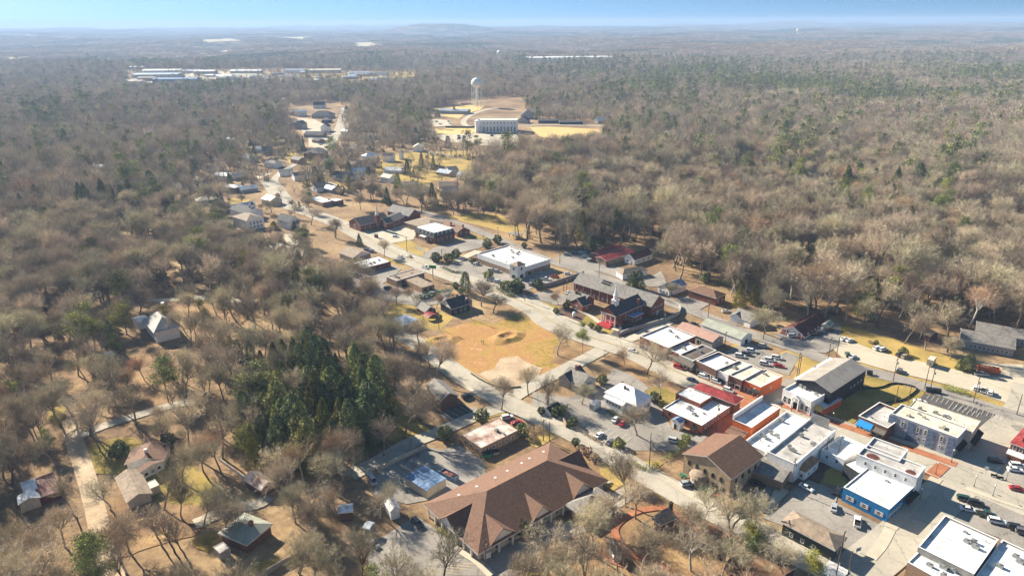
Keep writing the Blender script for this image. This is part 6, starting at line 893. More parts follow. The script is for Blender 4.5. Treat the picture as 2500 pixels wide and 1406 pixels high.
def hedge(k, pts, w_, h_, lab, m='needled', n=None):
    P = [ZG(k, *p) for p in pts]; g = np.random.default_rng(len(lab)); Ls = sum((a-c).length for a, c in zip(P, P[1:])); n = n or int(Ls*w_*h_*26); t = g.uniform(0, len(P)-1, n); i = t.astype(int); A_ = np.array([list(p) for p in P]); c = A_[i]*(1-(t-i))[:, None]+A_[i+1]*(t-i)[:, None]
    wob = 1+.25*np.sin(t*23)
    c[:, :2] += g.uniform(-.5, .5, (n, 2))*w_; c[:, 2] = .1+g.uniform(0, 1, n)**.6*h_*wob; o = P[0].copy(); c -= np.array(list(o)); tag(obj('hedge', tris('hedge', c, .3, g, M[m]), None, None, o), lab, 'hedge')
hedge('e', [(660, 450), (720, 490), (800, 520)], 2.2, 1.4, 'clipped hedge along the street island', 'needle'); hedge('e', [(810, 520), (900, 480)], 2.4, 1.6, 'dark clipped hedge on the corner of the street island'); hedge('e', [(925, 440), (1020, 385), (1110, 320), (1150, 270)], 1.8, 1.3, 'irregular hedge dividing the lot from the gable building', 'needle'); hedge('a', [(1770, 660), (1860, 690), (1980, 722)], 3.5, 1.8, 'long olive hedge on the gravel lot verge', 'needle'); hedge('c', [(340, 1200), (420, 1245), (500, 1300), (600, 1360)], 1.6, 1.1, 'row of russet bushes along the side street', 'twigr')
hedge('g', [(1460, 745), (1550, 790), (1640, 800)], 3, 1.2, 'dark low hedge at the pharmacy entrance'); hedge('c', [(640, 1075), (740, 1120), (830, 1180)], 2.5, 1.3, 'hedge below the white hip-roofed house'); hedge('g', [(1200, 1060), (1380, 1020), (1550, 980)], 2.5, 3, 'tall dark hedge between bank and black-roofed cottage'); hedge('g', [(1960, 935), (2080, 1010), (2140, 1020)], 3, 1.4, 'dark bushes along the main street kerb'); hedge('i', [(1060, 610), (1150, 590), (1250, 550)], 1.6, 1.2, 'dark hedge under the white gable wall'); hedge('m', [(1880, 770), (2000, 800), (2080, 840)], 4, 2.5, 'dark hedge beside the house lane'); hedge('d', [(560, 1000), (640, 1050), (740, 1130)], 2.2, 1, 'flower bed hedge along the dormered hall', 'needle')

def table_set(label, k, x, y, ang, m='green'):
    simple('picnic_table', label, 'picnic table', k, x, y, ang, [('table_top', bx(-1.2, 1.2, -.4, .4, .72, .8), M[m]), ('bench_seat', bx(-1.2, 1.2, .65, .95, .42, .48), M[m]), ('bench_seat', bx(-1.2, 1.2, -.95, -.65, .42, .48), M[m]), ('leg', MB().box(-.9, -.8, -.8, .8, 0, .41).box(-.88, -.82, -.05, .05, .41, .72), M[m]), ('leg', MB().box(.8, .9, -.8, .8, 0, .41).box(.82, .88, -.05, .05, .41, .72), M[m])])
table_set('bright green picnic table at the corner of the arched-window building', 'e', 1100, 568, -40); table_set('green picnic table among patio clutter under the trees', 'e', 1320, 715, -38); table_set('second green picnic table further down the patio', 'e', 1268, 690, -38); table_set('red picnic table on the concrete patio', 'e', 1382, 740, 10, 'rred')
q_ = MB(); q_.cyl((0, 0, 0), (0, 0, 2.4), .05, .04, 6); simple('road_sign', 'white square parking sign on a thin post by the main street', 'sign', 'b', 2160, 355, -30, [('post', q_, M['metal']), ('sign_board', bx(-.55, .55, -.04, .04, 1.7, 3.0), M['trim'])])
for i_, (x_, y_) in enumerate([(2235, 375), (2290, 395), (1395, 560)]): simple('street_bench', ['dark bench on the verge by the main street lamp', 'second dark bench on the main street verge', 'dark bench before the dark green office lawn'][i_], 'bench', 'b', x_, y_, -25, [('seat', bx(-.9, .9, -.25, .25, .42, .5), M['awnk']), ('backrest', bx(-.9, .9, .25, .31, .5, .95), M['awnk']), ('leg', bx(-.8, -.7, -.2, .2, 0, .41), M['awnk']), ('leg', bx(.7, .8, -.2, .2, 0, .41), M['awnk'])])
# ---------------------------------------------------------------- trees
def tube(P0, P1, r0, r1, n=5):
    """many tapered tubes at once: arrays (k,3),(k,3),(k,),(k,)"""
    k = len(P0); a = P1-P0; a /= np.linalg.norm(a, axis=1)[:, None]+1e-9; ref = np.where(np.abs(a[:, 2:3]) < .9, [[0, 0, 1.]], [[1., 0, 0]]); u = np.cross(a, ref); u /= np.linalg.norm(u, axis=1)[:, None]; w_ = np.cross(a, u)
    t = np.arange(n)*2*math.pi/n; ring = u[:, None, :]*np.cos(t)[None, :, None]+w_[:, None, :]*np.sin(t)[None, :, None]
    V = np.concatenate([P0[:, None]+ring*r0[:, None, None], P1[:, None]+ring*r1[:, None, None]], 1).reshape(-1, 3); i = np.arange(n); f = np.stack([i, (i+1) % n, n+(i+1) % n, n+i], 1)
    return V, (f[None]+(np.arange(k)*2*n)[:, None, None]).reshape(-1, 4)
def bare(seed, h=17, R=6.0, forks=7, ntw=11, tw=.05, tl=1.2, up=.75, trunkf=.3, upright=False):
    g = np.random.default_rng(seed); segs = []; ends = []
    def grow(p, d, L, r, lev):
        n = 3 if lev < 2 else 2
        for i in range(n):
            d2 = d+g.normal(size=3)*.16+np.array([0, 0, .09*up]); d2 /= np.linalg.norm(d2); q = p+d2*L/n; r2 = r*(.84 if lev else .88)
            segs.append((p, q, r, r2)); p, d, r = q, d2, r2
            if lev < 3 and i < n-1 and lev > 0: branch(p, d, L*.62, r*.6, lev+1, 1 if lev > 1 else 2)
            if lev == 3: ends.append((p, d, .8))
        if lev < 3: branch(p, d, L*.66, r*.72, lev+1, 3 if lev else forks)
        else: ends.append((p, d, 1))
    def branch(p, d, L, r, lev, n):
        a0 = g.uniform(0, 6.28)
        for i in range(n):
            a = a0+i*2*math.pi/n+g.normal()*.3; sp = g.uniform(.45, .95) if lev > 1 else g.uniform(.35, 1.05)*R/6.0*(.55 if upright else 1)
            u = np.cross(d, [.3, .2, 1.]); u /= np.linalg.norm(u)+1e-9; v = np.cross(d, u); d2 = d+sp*(u*math.cos(a)+v*math.sin(a)); d2 /= np.linalg.norm(d2); grow(p, d2, L*g.uniform(.8, 1.15), r*g.uniform(.75, 1), lev)
    grow(np.zeros(3), np.array([0, 0, 1.]), h*trunkf, h*.023, 0)
    P0, P1 = np.array([s[0] for s in segs]), np.array([s[1] for s in segs]); r0, r1 = np.array([s[2] for s in segs]), np.array([s[3] for s in segs])
    E_ = np.array([e[0] for e in ends]); D_ = np.array([e[1] for e in ends]); k = len(E_)*ntw
    idx = np.repeat(np.arange(len(E_)), ntw); d = D_[idx]*.9+g.normal(size=(k, 3))*.62+np.array([0, 0, .25]); d /= np.linalg.norm(d, axis=1)[:, None]
    s0 = E_[idx]+d*g.uniform(0, .7, k)[:, None]*tl; c = s0+d*tl*.4
    sc = h/max(P1[:, 2].max()+.8, 1); return P0*sc, P1*sc, r0, r1, c*sc, d, tl, tw, g
def bare_parts(seed, bk, tg, **kw):
    P0, P1, r0, r1, c, d, tl, tw, g = bare(seed, **kw); big = r0 > .035
    V, Fq = tube(P0[big], P1[big], r0[big], r1[big], 5); trunk = rawmesh('trunk', V, Fq, bk)
    V2, F2 = tube(P0[~big], P1[~big], r0[~big]*1.2+.012, r1[~big]*1.2+.008, 3)
    n = len(c); b_ = np.cross(d, g.normal(size=(n, 3))); b_ /= np.linalg.norm(b_, axis=1)[:, None]; L_ = (tl*g.uniform(.6, 1.3, n))[:, None]
    T = np.stack([c-d*L_*.5-b_*tw*.5, c-d*L_*.5+b_*tw*.5, c+d*L_*.5], 1).reshape(-1, 3)
    F2t = np.concatenate([F2[:, [0, 1, 2]], F2[:, [0, 2, 3]]]) if len(F2) else np.zeros((0, 3), int); V = np.concatenate([V2, T]); Ft = np.concatenate([F2t, np.arange(3*n).reshape(-1, 3)+len(V2)]); return trunk, rawmesh('crown', V, Ft, tg)
def merged(name, parts):
    """several meshes into one (for small or far trees)"""
    Vs, Fs, ms, mi, o = [], [], [], [], 0
    for me, m in parts:
        v = np.empty(len(me.vertices)*3, np.float32); me.vertices.foreach_get('co', v); Vs.append(v.reshape(-1, 3)); me.calc_loop_triangles(); t = np.empty(len(me.loop_triangles)*3, np.int32); me.loop_triangles.foreach_get('vertices', t); t = t.reshape(-1, 3); Fs.append(t+o); o += len(me.vertices); mi.append(np.full(len(t), len(ms))); ms.append(m)
    return rawmesh(name, np.concatenate(Vs), np.concatenate(Fs), ms, np.concatenate(mi))
B_HI = [bare_parts(11, M['bark'], M['twig'], h=17, R=6.5), bare_parts(12, M['bark'], M['twig'], h=17, R=7.5, forks=6), bare_parts(13, M['bark'], M['twig'], h=18, R=5, trunkf=.36), bare_parts(14, M['bark'], M['twigd'], h=16, R=7, forks=8), bare_parts(15, M['bark'], M['twigd'], h=17, R=6), bare_parts(16, M['bark'], M['twigr'], h=15, R=6),
        bare_parts(17, M['barkpale'], M['twig'], h=17, R=7.5, forks=6, ntw=8), bare_parts(18, M['bark'], M['twig'], h=20, R=4, trunkf=.45, forks=5, upright=True), bare_parts(19, M['bark'], M['twigd'], h=20, R=4, trunkf=.48, forks=5, upright=True, ntw=9), bare_parts(20, M['barkpale'], M['twigr'], h=18, R=5.5, ntw=9)]
def puff(seed, n, R, h, zc, size, asp, m, bark=None, lobes=3):
    """fuzzy twig crown for farther trees: thin slivers in the outer part of a lobed dome"""
    g = np.random.default_rng(seed); d = g.normal(size=(n, 3)); d[:, 2] = np.abs(d[:, 2])*1.1-.35; d /= np.linalg.norm(d, axis=1)[:, None]; ph = g.uniform(0, 6, 3)
    lob = 1+.18*np.sin(lobes*np.arctan2(d[:, 1], d[:, 0])+ph[0])+.13*np.sin(7*d[:, 0]+ph[1])*np.cos(6*d[:, 1]+ph[2]); r_ = g.uniform(.3, 1, n)**.45
    c = d*(lob*r_)[:, None]*np.array([R, R, h-zc]); c[:, 2] += zc; dirs = d*1.2+g.normal(size=(n, 3))*.55+np.array([0, 0, .3])
    cr = tris('crown', c, size, g, m, dirs, asp); 
    if bark is None: return cr
    k = 7; a = np.arange(k)*2*math.pi/k+g.uniform(0, 1); z0 = zc*g.uniform(.5, .9, k); P0 = np.concatenate([[[0, 0, 0.]], np.stack([0*a, 0*a, z0], 1)]); P1 = np.concatenate([[[0, 0, zc]], np.stack([np.cos(a)*R*.6, np.sin(a)*R*.6, z0+(h-zc)*.8], 1)])
    V, Fq = tube(P0, P1, np.array([.32]+[.2]*k), np.array([.24]+[.07]*k), 4); return merged('bare_tree', [(rawmesh('t', V, Fq, bark), bark), (cr, m)])
B_MID = [puff(31+i, 1300, R, h, zc, 1.0, .085, M[m], M['bark']) for i, (R, h, zc, m) in enumerate([(5.6, 16, 8, 'twig'), (6.4, 17, 8, 'twig'), (5, 18, 10, 'twig'), (6, 16, 8, 'twigd'), (5.2, 17, 9, 'twigd'), (5.4, 15, 8, 'twigr')])]
B_LOW = [puff(51+i, 420, R, h, zc, 1.5, .16, M[m], M['bark']) for i, (R, h, zc, m) in enumerate([(5.8, 16, 7, 'twig'), (6.6, 17, 7, 'twig'), (5.2, 18, 8, 'twigd'), (6, 15, 7, 'twigr')])]
def conif(seed, n, R, h, z0, size, m, power=.8, whorl=0, trunk=.22, prune=0.0):
    g = np.random.default_rng(seed); z = g.uniform(0, 1, n)**1.25; a = g.uniform(0, 6.283, n); ph = g.uniform(0, 6.28, 4)
    prof = (1-z)**power*(1+.2*np.sin(5*a+9*z+ph[0])+.16*np.sin(3*a-14*z+ph[1])+.10*np.sin(11*a+ph[2]))+.03
    if whorl: prof *= .72+.38*np.abs(np.sin(z*whorl*math.pi+.6*np.sin(2*a)))
    r_ = g.uniform(.25, 1, n)**.4*prof*R; c = np.stack([r_*np.cos(a), r_*np.sin(a), z0+z*(h-z0)-.12*r_], 1); dirs = np.stack([np.cos(a), np.sin(a), g.normal(size=n)*.5+.1], 1)+g.normal(size=(n, 3))*.5
    cr = tris('crown', c, size, g, m, dirs, .5); V, Fq = tube(np.array([[0, 0, 0.]]), np.array([[0, 0, h*.92]]), np.array([trunk]), np.array([.04]), 6); return rawmesh('trunk', V, Fq, M['bark']), cr
def pine(seed, n, R, h, size, m, clumps=13, z0=.5):
    g = np.random.default_rng(seed); k = clumps; zz = g.uniform(z0, .97, k); a = g.uniform(0, 6.28, k); rr = R*(1-((zz-z0)/(1-z0))**2*.7)*g.uniform(.35, .85, k); cc = np.stack([rr*np.cos(a), rr*np.sin(a), zz*h], 1); i = g.integers(0, k, n)
    c = cc[i]+g.normal(size=(n, 3))*np.array([R*.27, R*.27, R*.15]); cr = tris('crown', c, size, g, m, g.normal(size=(n, 3))+np.array([0, 0, .4]), .35)
    P0 = np.concatenate([[[0, 0, 0.]], np.stack([0*zz, 0*zz, zz*h*.9], 1)]); P1 = np.concatenate([[[0, 0, h*.95]], cc]); V, Fq = tube(P0, P1, np.array([.3]+[.1]*k), np.array([.08]+[.03]*k), 5); return rawmesh('trunk', V, Fq, M['bark']), cr
E_HI = [conif(61, 7000, 4.2, 17, .6, .5, M['needle'], .7), conif(62, 7500, 4.6, 18, .6, .5, M['needle'], .45), conif(63, 7000, 4.6, 16, .5, .5, M['needled'], .42), conif(64, 6500, 3.6, 15, .6, .45, M['needled'], .9, 6), pine(65, 6000, 5.0, 20, .55, M['needle']), pine(66, 5500, 4.6, 22, .55, M['needle'], 15, .55), pine(67, 5000, 4.4, 17, .5, M['needley'], 14, .35), conif(68, 6500, 4.0, 14, .5, .45, M['needley'], .75)]
E_LOW = [merged('evergreen_tree', [(conif(71, 500, 4.2, 15, 1, 1.3, M['needle'])[1], M['needle'])]), merged('evergreen_tree', [(conif(72, 500, 4.8, 14, .8, 1.3, M['needled'], .6)[1], M['needled'])]), merged('evergreen_tree', [(x, M[m]) for x, m in zip(pine(73, 500, 5, 20, 1.3, M['needle'], 11, .45), ('bark', 'needle'))]), merged('evergreen_tree', [(conif(74, 500, 4, 13, .6, 1.2, M['needle'], .7)[1], M['needley'])])]
IVY = leafblob('ivy', 900, .35, 1.1, 1.1, 5.0, 9, M['ivy'])
IND = []     # individual trees: x, y, kind, variant, scale, z-scale, label or None
def T(k, x, y, v, h, label=None, sx=None, ivy=False):
    p = ZG(k, x, y); hi = dict(enumerate([17, 17, 18, 16, 17, 15, 17, 20, 20, 18]))[v]; IND.append([p.x, p.y, 'bare', v, (sx or h/hi), h/hi, label, ivy])
def Ev(k, x, y, v, h, label=None, sx=None):
    p = ZG(k, x, y); hi = [17, 18, 16, 15, 20, 22, 17, 14][v]; IND.append([p.x, p.y, 'ever', v, (sx or h/hi), h/hi, label, False])
# prominent trees, by the foot of the trunk
T('c', 983, 750, 1, 17, 'great spreading bare oak in front of the brick shops'); T('c', 1098, 965, 6, 12, 'bare rounded tree on the lawn beside the brick block'); T('c', 895, 1275, 3, 12, 'dense bushy bare tree on the kerbed island of the middle lot', .95); T('c', 790, 665, 5, 8, 'small pinkish bare tree by the side lane bend', .6); T('c', 425, 1010, 3, 9, 'leaning multi-stemmed bare tree beside the white hip-roofed house', .8)
T('h', 1778, 570, 6, 15, 'tall bare tree on the corner of the orange vacant lot'); Ev('h', 2008, 550, 4, 15, 'slender airy pine beside the tall bare lot tree', .6); T('h', 1500, 950, 0, 13, 'bare tree between vacant lot and cross street'); T('h', 1246, 1083, 0, 15, 'big bare tree on the corner by the side street'); T('h', 1683, 1030, 4, 15, 'ivy-clad bare tree before the grey cottage', .7, True)
T('d', 290, 240, 2, 19, 'very tall bare tree beside the white pickup', 1.1); T('d', 1380, 265, 5, 7, 'small bare tree on the lawn by the side street', .6); T('e', 595, 600, 5, 8, 'small low bare tree on the flagpole lawn', .7); T('e', 698, 920, 0, 14, 'tall bare tree on the brick circle path by the lane'); T('e', 750, 1370, 4, 15, 'straight bare tree at the lower brick path'); T('e', 390, 1050, 3, 13, 'crooked bare tree at the drive of the dormered hall', 1.0)
T('e', 1500, 1030, 2, 16, 'tall bare tree on the street edge below the arched windows'); T('e', 1280, 1000, 6, 14, 'forked bare tree on the park lawn by the street'); T('e', 1140, 1110, 0, 13, 'bare tree beside the log cabin', .9); T('r', 545, 780, 1, 16, 'great bare tree leaning over the shaded court of the dormered hall', 1.15); T('r', 860, 785, 0, 13, 'bare tree by the path at the lower park edge'); T('r', 1150, 800, 4, 12, 'slim bare tree next to the white hut', .8)
T('r', 1760, 740, 6, 13, 'wide bare tree in front of the rusty-roofed cabin', 1.0); T('r', 1990, 820, 1, 13, 'spreading pale bare tree at the lower park', 1.0); T('r', 2130, 620, 6, 10, 'low silvery many-stemmed tree beside the evergreen', .95); Ev('r', 2250, 640, 6, 12, 'yellow-green pine at the park corner', .85); Ev('b', 120, 1150, 2, 10, 'evergreen by the street below the parking lot', .6); Ev('b', 640, 1236, 6, 8, 'yellow-tipped pine below the dark green office', .7); T('r', 2370, 560, 6, 8, 'bent bare tree at the street corner', .8); T('b', 230, 940, 6, 7, 'small bare tree by the drive of the green office', .7)
T('g', 915, 640, 0, 12, 'slim bare tree on the kerb of the main street'); T('g', 230, 345, 1, 15, 'spreading bare oak beside the white farmhouse'); T('g', 460, 470, 0, 15, 'bare oak with ivy foot at the main street bend', .9, True); T('g', 690, 200, 3, 13, 'bare tree behind the gothic church'); T('g', 1830, 1110, 3, 15, 'great bare tree over the black-roofed cottage', 1.1); T('g', 1940, 1170, 4, 10, 'low wide bare tree by the street and cottage drive', 1.0); Ev('g', 1680, 990, 2, 13, 'tall dark magnolia behind the black-roofed cottage', .8)
Ev('g', 685, 540, 3, 9, 'small dark spruce beside the tan duplex', .75); Ev('g', 1610, 200, 3, 17, 'tall narrow ivy-dark column at the wood edge', .35); Ev('g', 1270, 130, 3, 17, 'shaggy dark evergreen at the hillside', .55); Ev('g', 1370, 150, 2, 18, 'ivy-covered dark tree mass on the hillside', .7); Ev('g', 960, 160, 3, 12, 'dark conical evergreen behind the church hall', .7)
T('g', 1035, 1100, 3, 11, 'bare tree below the brown bank'); T('g', 1190, 1060, 5, 9, 'thin bare tree by the car park hedge', .7); T('i', 700, 330, 1, 20, 'huge bare tree at the junction of the woodland lanes'); T('i', 560, 180, 4, 19, None); T('i', 470, 250, 3, 18, None); T('i', 850, 900, 6, 12, 'forked bare tree by the country lane and taupe roof', .9); T('i', 1750, 1120, 3, 13, 'bare tree in front of the sage-green hip roof'); T('i', 1820, 1090, 6, 13, None); T('i', 1250, 1180, 8, 14, None); T('i', 1350, 1230, 8, 14, None); T('i', 1430, 1260, 8, 13, None); T('i', 1000, 1230, 0, 14, None); T('i', 100, 700, 4, 17, None); T('i', 150, 320, 3, 17, None); T('i', 500, 1180, 0, 14, None); T('j', 960, 760, 0, 15, 'pale bare tree spreading over the shaded car park edge', 1.1); T('j', 860, 1000, 1, 15, None); T('j', 700, 1000, 0, 14, None); T('j', 1350, 960, 6, 11, None); T('j', 1460, 900, 6, 10, None); T('j', 1150, 620, 6, 10, 'rounded pale bare tree by the shaded lane wall'); T('k', 1620, 620, 0, 15, None); T('k', 1720, 560, 2, 16, None); T('k', 1860, 600, 8, 15, None); T('k', 1950, 700, 0, 15, None); T('k', 1600, 760, 2, 13, None); T('b', 300, 1290, 1, 13, None); T('k', 1860, 1120, 6, 15, None); T('k', 2100, 1300, 6, 17, 'pale silvery bare tree before the cedar thicket', 1.15); T('g', 770, 1260, 3, 14, None); T('h', 475, 470, 0, 13, 'round bare tree at the edge of the vacant lot', .95); T('h', 640, 130, 5, 8, None); T('f', 1365, 1385, 1, 15, None) if 0 else None
Ev('f', 1215, 510, 2, 10, 'pair of dark magnolias before the white hip-roofed office', .75); Ev('f', 1275, 520, 2, 11, 'larger dark magnolia before the white hip-roofed office', .8); T('f', 1610, 590, 3, 8, 'round bare bushy tree before the blue-roofed house', .85); T('f', 465, 680, 5, 8, 'thin bare tree in the church parking lot', .6); Ev('f', 2290, 700, 7, 15, 'yellow-green evergreen beside the brown hip roof', .95); Ev('f', 2440, 670, 7, 13, 'second yellow-green evergreen at the wood edge', .8)
T('c', 1990, 400, 3, 13, 'broad bushy bare tree on the slope behind the sage roof', 1.2); Ev('s', 1480, 1020, 2, 8, 'green magnolia at the gravel lot corner', .7); Ev('s', 1330, 990, 0, 5, 'little conifer beside the green magnolia', .4); T('l', 1065, 500, 4, 13, 'dark bare oak on the verge by the white farmhouse', 1.1); T('l', 770, 870, 0, 11, 'bare tree on the yard edge below the white building', .7); T('m', 1155, 450, 0, 3, None) if 0 else None
Ev('m', 1155, 445, 3, 19, 'dark twin cypress beside the hill street', .75); Ev('m', 590, 620, 3, 17, None, .8); Ev('m', 540, 590, 2, 15, None, .9); Ev('m', 1790, 790, 0, 16, None, .8); Ev('m', 1910, 800, 0, 14, None, .6); Ev('m', 1550, 1040, 1, 17, 'large dark cedar above the hillside cottages', .9); Ev('m', 2160, 1140, 3, 20, 'dark ivy column on the hillside', .35); Ev('m', 1440, 1140, 0, 13, None, .7); Ev('m', 2120, 240, 1, 12, None, .8); Ev('n', 780, 1190, 4, 20, 'tall pine before the courthouse'); Ev('n', 440, 1130, 2, 13, None, 1); Ev('n', 320, 780, 2, 12, 'round dark cedar by the blue-roofed depot', 1)
Ev('l', 1420, 910, 4, 13, None, .9); Ev('l', 1480, 920, 4, 13, None, .9); Ev('l', 1170, 860, 2, 7, None, .6); Ev('l', 990, 930, 3, 8, None, .7); Ev('l', 180, 640, 4, 14, None, 1); Ev('l', 440, 720, 4, 16, None, 1.1); Ev('l', 330, 740, 6, 15, None, 1); Ev('l', 560, 780, 4, 12, None, .9); Ev('l', 60, 560, 4, 12, None); Ev('l', 1400, 1120, 7, 9, None, 1); Ev('l', 1100, 700, 7, 6, None, 1)
Ev('k', 1090, 760, 6, 17, 'tall golden-green pine beside the white chimney', 1.1); Ev('k', 1000, 800, 6, 13, None, 1); Ev('k', 1440, 740, 6, 15, 'golden pine in front of the villa roof', .7); Ev('k', 1770, 780, 6, 20, 'tall slender golden pine east of the villa', .7); Ev('k', 130, 1380, 4, 12, None); Ev('k', 1190, 230, 4, 13, None)
for x, y, v, h in [(1900, 800, 7, 8), (1990, 860, 7, 9), (2050, 900, 2, 9), (2160, 960, 2, 11), (2250, 1010, 7, 10)]: Ev('k', x, y+60, v, h)
# cedar thicket
rt = random.Random(3); px_ = lambda x, y: proj(x, y, 0)[0]; thick = [ZG('o', x, y) for x, y in [(590, 1020), (660, 930), (720, 890), (780, 900), (840, 930), (915, 950), (950, 1010), (925, 1070), (870, 1120), (780, 1150), (700, 1160), (620, 1140), (570, 1070)]]
def inside(px, py, poly):
    c = False; n = len(poly)
    for i in range(n):
        a, b_ = poly[i], poly[i-1]
        if (a[1] > py) != (b_[1] > py) and px < (b_[0]-a[0])*(py-a[1])/(b_[1]-a[1])+a[0]: c = not c
    return c
def scatter(poly, dmin, n, rnd):
    xs, ys = [p[0] for p in poly], [p[1] for p in poly]; out = []
    for _ in range(n):
        x, y = rnd.uniform(min(xs), max(xs)), rnd.uniform(min(ys), max(ys))
        if inside(x, y, poly) and all((x-a)**2+(y-b_)**2 > dmin*dmin for a, b_ in out): out.append((x, y))
    return out
for x, y in scatter([(p.x, p.y) for p in thick], 5.6, 700, rt): v = rt.choice([0, 1, 1, 2, 4, 7, 7] if px_(x, y) < 780 else [1, 1, 2, 0, 2, 7]); h = rt.uniform(10, 19.5); IND.append([x, y, 'ever', v, h/15*rt.uniform(.9, 1.2), 1.12*h/[17, 18, 16, 15, 20, 22, 17, 14][v], None, False])
# woodland density: polygons (pixels) that stay clear or are thin
CLEAR = [[(720, 520), (880, 490), (1000, 505), (1100, 520), (1260, 595), (1345, 600), (1440, 620), (1600, 590), (1650, 690), (1740, 690), (1790, 740), (1850, 800), (1960, 800), (2060, 800), (2250, 860), (2370, 900), (2540, 880), (2900, 1000), (2900, 1900), (1900, 1900), (1830, 1400), (1800, 1290), (1480, 1200), (1400, 1340), (1250, 1480), (1130, 1480), (860, 1320), (1000, 1200), (900, 1150), (1000, 1060), (1050, 1010), (1080, 960), (1060, 900), (930, 810), (960, 750), (880, 710), (800, 670), (790, 600)],
 [(1040, 270), (1110, 245), (1280, 235), (1310, 300), (1480, 300), (1470, 345), (1380, 375), (1300, 375), (1250, 392), (1060, 375), (1045, 320)], [(700, 262), (800, 250), (830, 250), (860, 262), (850, 340), (815, 380), (770, 410), (720, 470), (650, 480), (640, 430), (735, 370), (700, 330)], [(880, 385), (1050, 350), (1060, 395), (960, 420)], [(1080, 400), (1160, 400), (1160, 460), (1060, 450)],
 [(1290, 148), (1500, 147), (1500, 160), (1290, 161)], [(335, 700), (500, 712), (540, 770), (480, 830), (380, 810)], [(290, 1085), (390, 1070), (410, 1140), (400, 1190), (320, 1200), (285, 1150)], [(195, 1000), (60, 980), (120, 1060), (200, 1100)], [(540, 1240), (700, 1200), (760, 1300), (700, 1406), (600, 1406), (480, 1320)], [(1960, 445), (2010, 440), (2030, 475), (1970, 480)], [(1800, 400), (1880, 405), (1880, 425), (1800, 420)], [(1125, 530), (1250, 515), (1260, 595), (1160, 560)], [(2210, 610), (2300, 610), (2290, 650), (2230, 650)], [(0, 1180), (150, 1180), (150, 1260), (0, 1260)], [(2280, 790), (2560, 830), (2560, 900), (2340, 890)], [(2470, 160), (2500, 160), (2500, 165)]]
CLEAR += [[(485, 104), (560, 99), (620, 106), (590, 113), (500, 115)], [(655, 97), (765, 95), (740, 106), (660, 105)], [(845, 112), (890, 105), (940, 118), (880, 124)], [(525, 124), (572, 124), (560, 132), (527, 132)], [(498, 136), (555, 137), (540, 143), (500, 142)], [(10, 141), (60, 140), (55, 156), (12, 156)]]
CW = [[(G(x, y).x, G(x, y).y) for x, y in p] for p in CLEAR]
def inpolys(x, y, polys):
    m = np.zeros(len(x), bool)
    for P in polys:
        c = np.zeros(len(x), bool); n = len(P)
        for i in range(n):
            (ax, ay), (bx_, by) = P[i], P[i-1]
            if ay == by: continue
            c ^= ((ay > y) != (by > y)) & (x < (bx_-ax)*(y-ay)/(by-ay)+ax)
        m |= c
    return m
BB = []       # building footprints to keep free
for o in C.objects:
    if o.type == 'MESH' and o.name.split('.')[0] == 'wall' and o.parent:
        mw = Matrix.Translation(o.parent.location) @ Matrix.Rotation(o.parent.rotation_euler[2], 4, 'Z') @ Matrix.Translation(o.location); cs = [o.parent.location]; 
        rot = o.parent.rotation_euler[2]+o.rotation_euler[2]; base = Matrix.Rotation(o.parent.rotation_euler[2], 3, 'Z') @ o.location+o.parent.location; X = [v.co.x for v in o.data.vertices]; Y = [v.co.y for v in o.data.vertices]; cx, cy = (min(X)+max(X))/2, (min(Y)+max(Y))/2
        BB.append((base.x+cx*math.cos(rot)-cy*math.sin(rot), base.y+cx*math.sin(rot)+cy*math.cos(rot), max(max(X)-min(X), max(Y)-min(Y))/2+1.0))
BBn = np.array(BB)
VIS = [(o.location.x, o.location.y, 15 if o.name.startswith('forest_villa') else 8) for o in C.objects if o.type == 'EMPTY' and o.get('category') in ('house', 'villa', 'courthouse', 'hall', 'building') and 330 < o.location.y < 1500 or o.name.startswith('forest_villa')]+[(o.location.x+o.get('vx', 0), o.location.y, 9) for o in C.objects if o.type == 'EMPTY' and o.name.split('.')[0] in ('brown_roof_house', 'brown_roof_annex', 'gleaming_roof_house', 'rusty_roof_barn', 'sage_hip_house', 'white_mansion', 'white_chapel', 'white_farmhouse', 'duplex', 'grey_roof_manor', 'park_cabin', 'park_shed', 'dormered_hall')]
def blocked(x, y):
    wf = (np.hypot(x, y) > 480)*9.0; m = inpolys(x+wf*_n(x, y, 9, 1)+wf*RNG.uniform(-.6, .6, len(x)), y+wf*1.6*_n(x, y, 11, 5)+wf*RNG.uniform(-.6, .6, len(x)), CW)
    for bx_, by, r_ in VIS: m |= (np.abs(x-bx_*(1+(y-by)/by)) < r_) & (y < by) & (y > by-(26 if r_ < 10 else 42))
    for bx_, by, r_ in BBn: m |= (x-bx_)**2+(y-by)**2 < (min(r_, 60)*.9)**2
    return m
ROADPTS = [ZG('i', *p) for p in [(830, 1300), (790, 1150), (760, 1000), (700, 760), (640, 560), (560, 330), (600, 350), (800, 250), (950, 205), (1100, 160)]]
ROADPTS = [a.lerp(b_, t/4) for a, b_ in zip(ROADPTS, ROADPTS[1:]) if (a-b_).length < 60 for t in range(4)]
def jitter_grid(r0, r1, cell, xm):
    ys = np.arange(r0, r1, cell); out = []
    for y in ys:
        half = (y+xm)*.80+xm; n = int(2*half/cell); out.append(np.stack([np.linspace(-half, half, n)+RNG.uniform(-.45, .45, n)*cell, np.full(n, y)+RNG.uniform(-.45, .45, n)*cell], 1))
    P = np.concatenate(out); px, py, _ = proj(P[:, 0], P[:, 1], hgt(P[:, 0], P[:, 1])); k = (px > -260) & (px < 2760) & (py < 1640); return P[k, 0], P[k, 1]
X1, Y1 = jitter_grid(100, 700, 8.8, 50); X2, Y2 = jitter_grid(700, 1500, 9.4, 30); X3, Y3 = jitter_grid(1500, 2900, 11.5, 40)
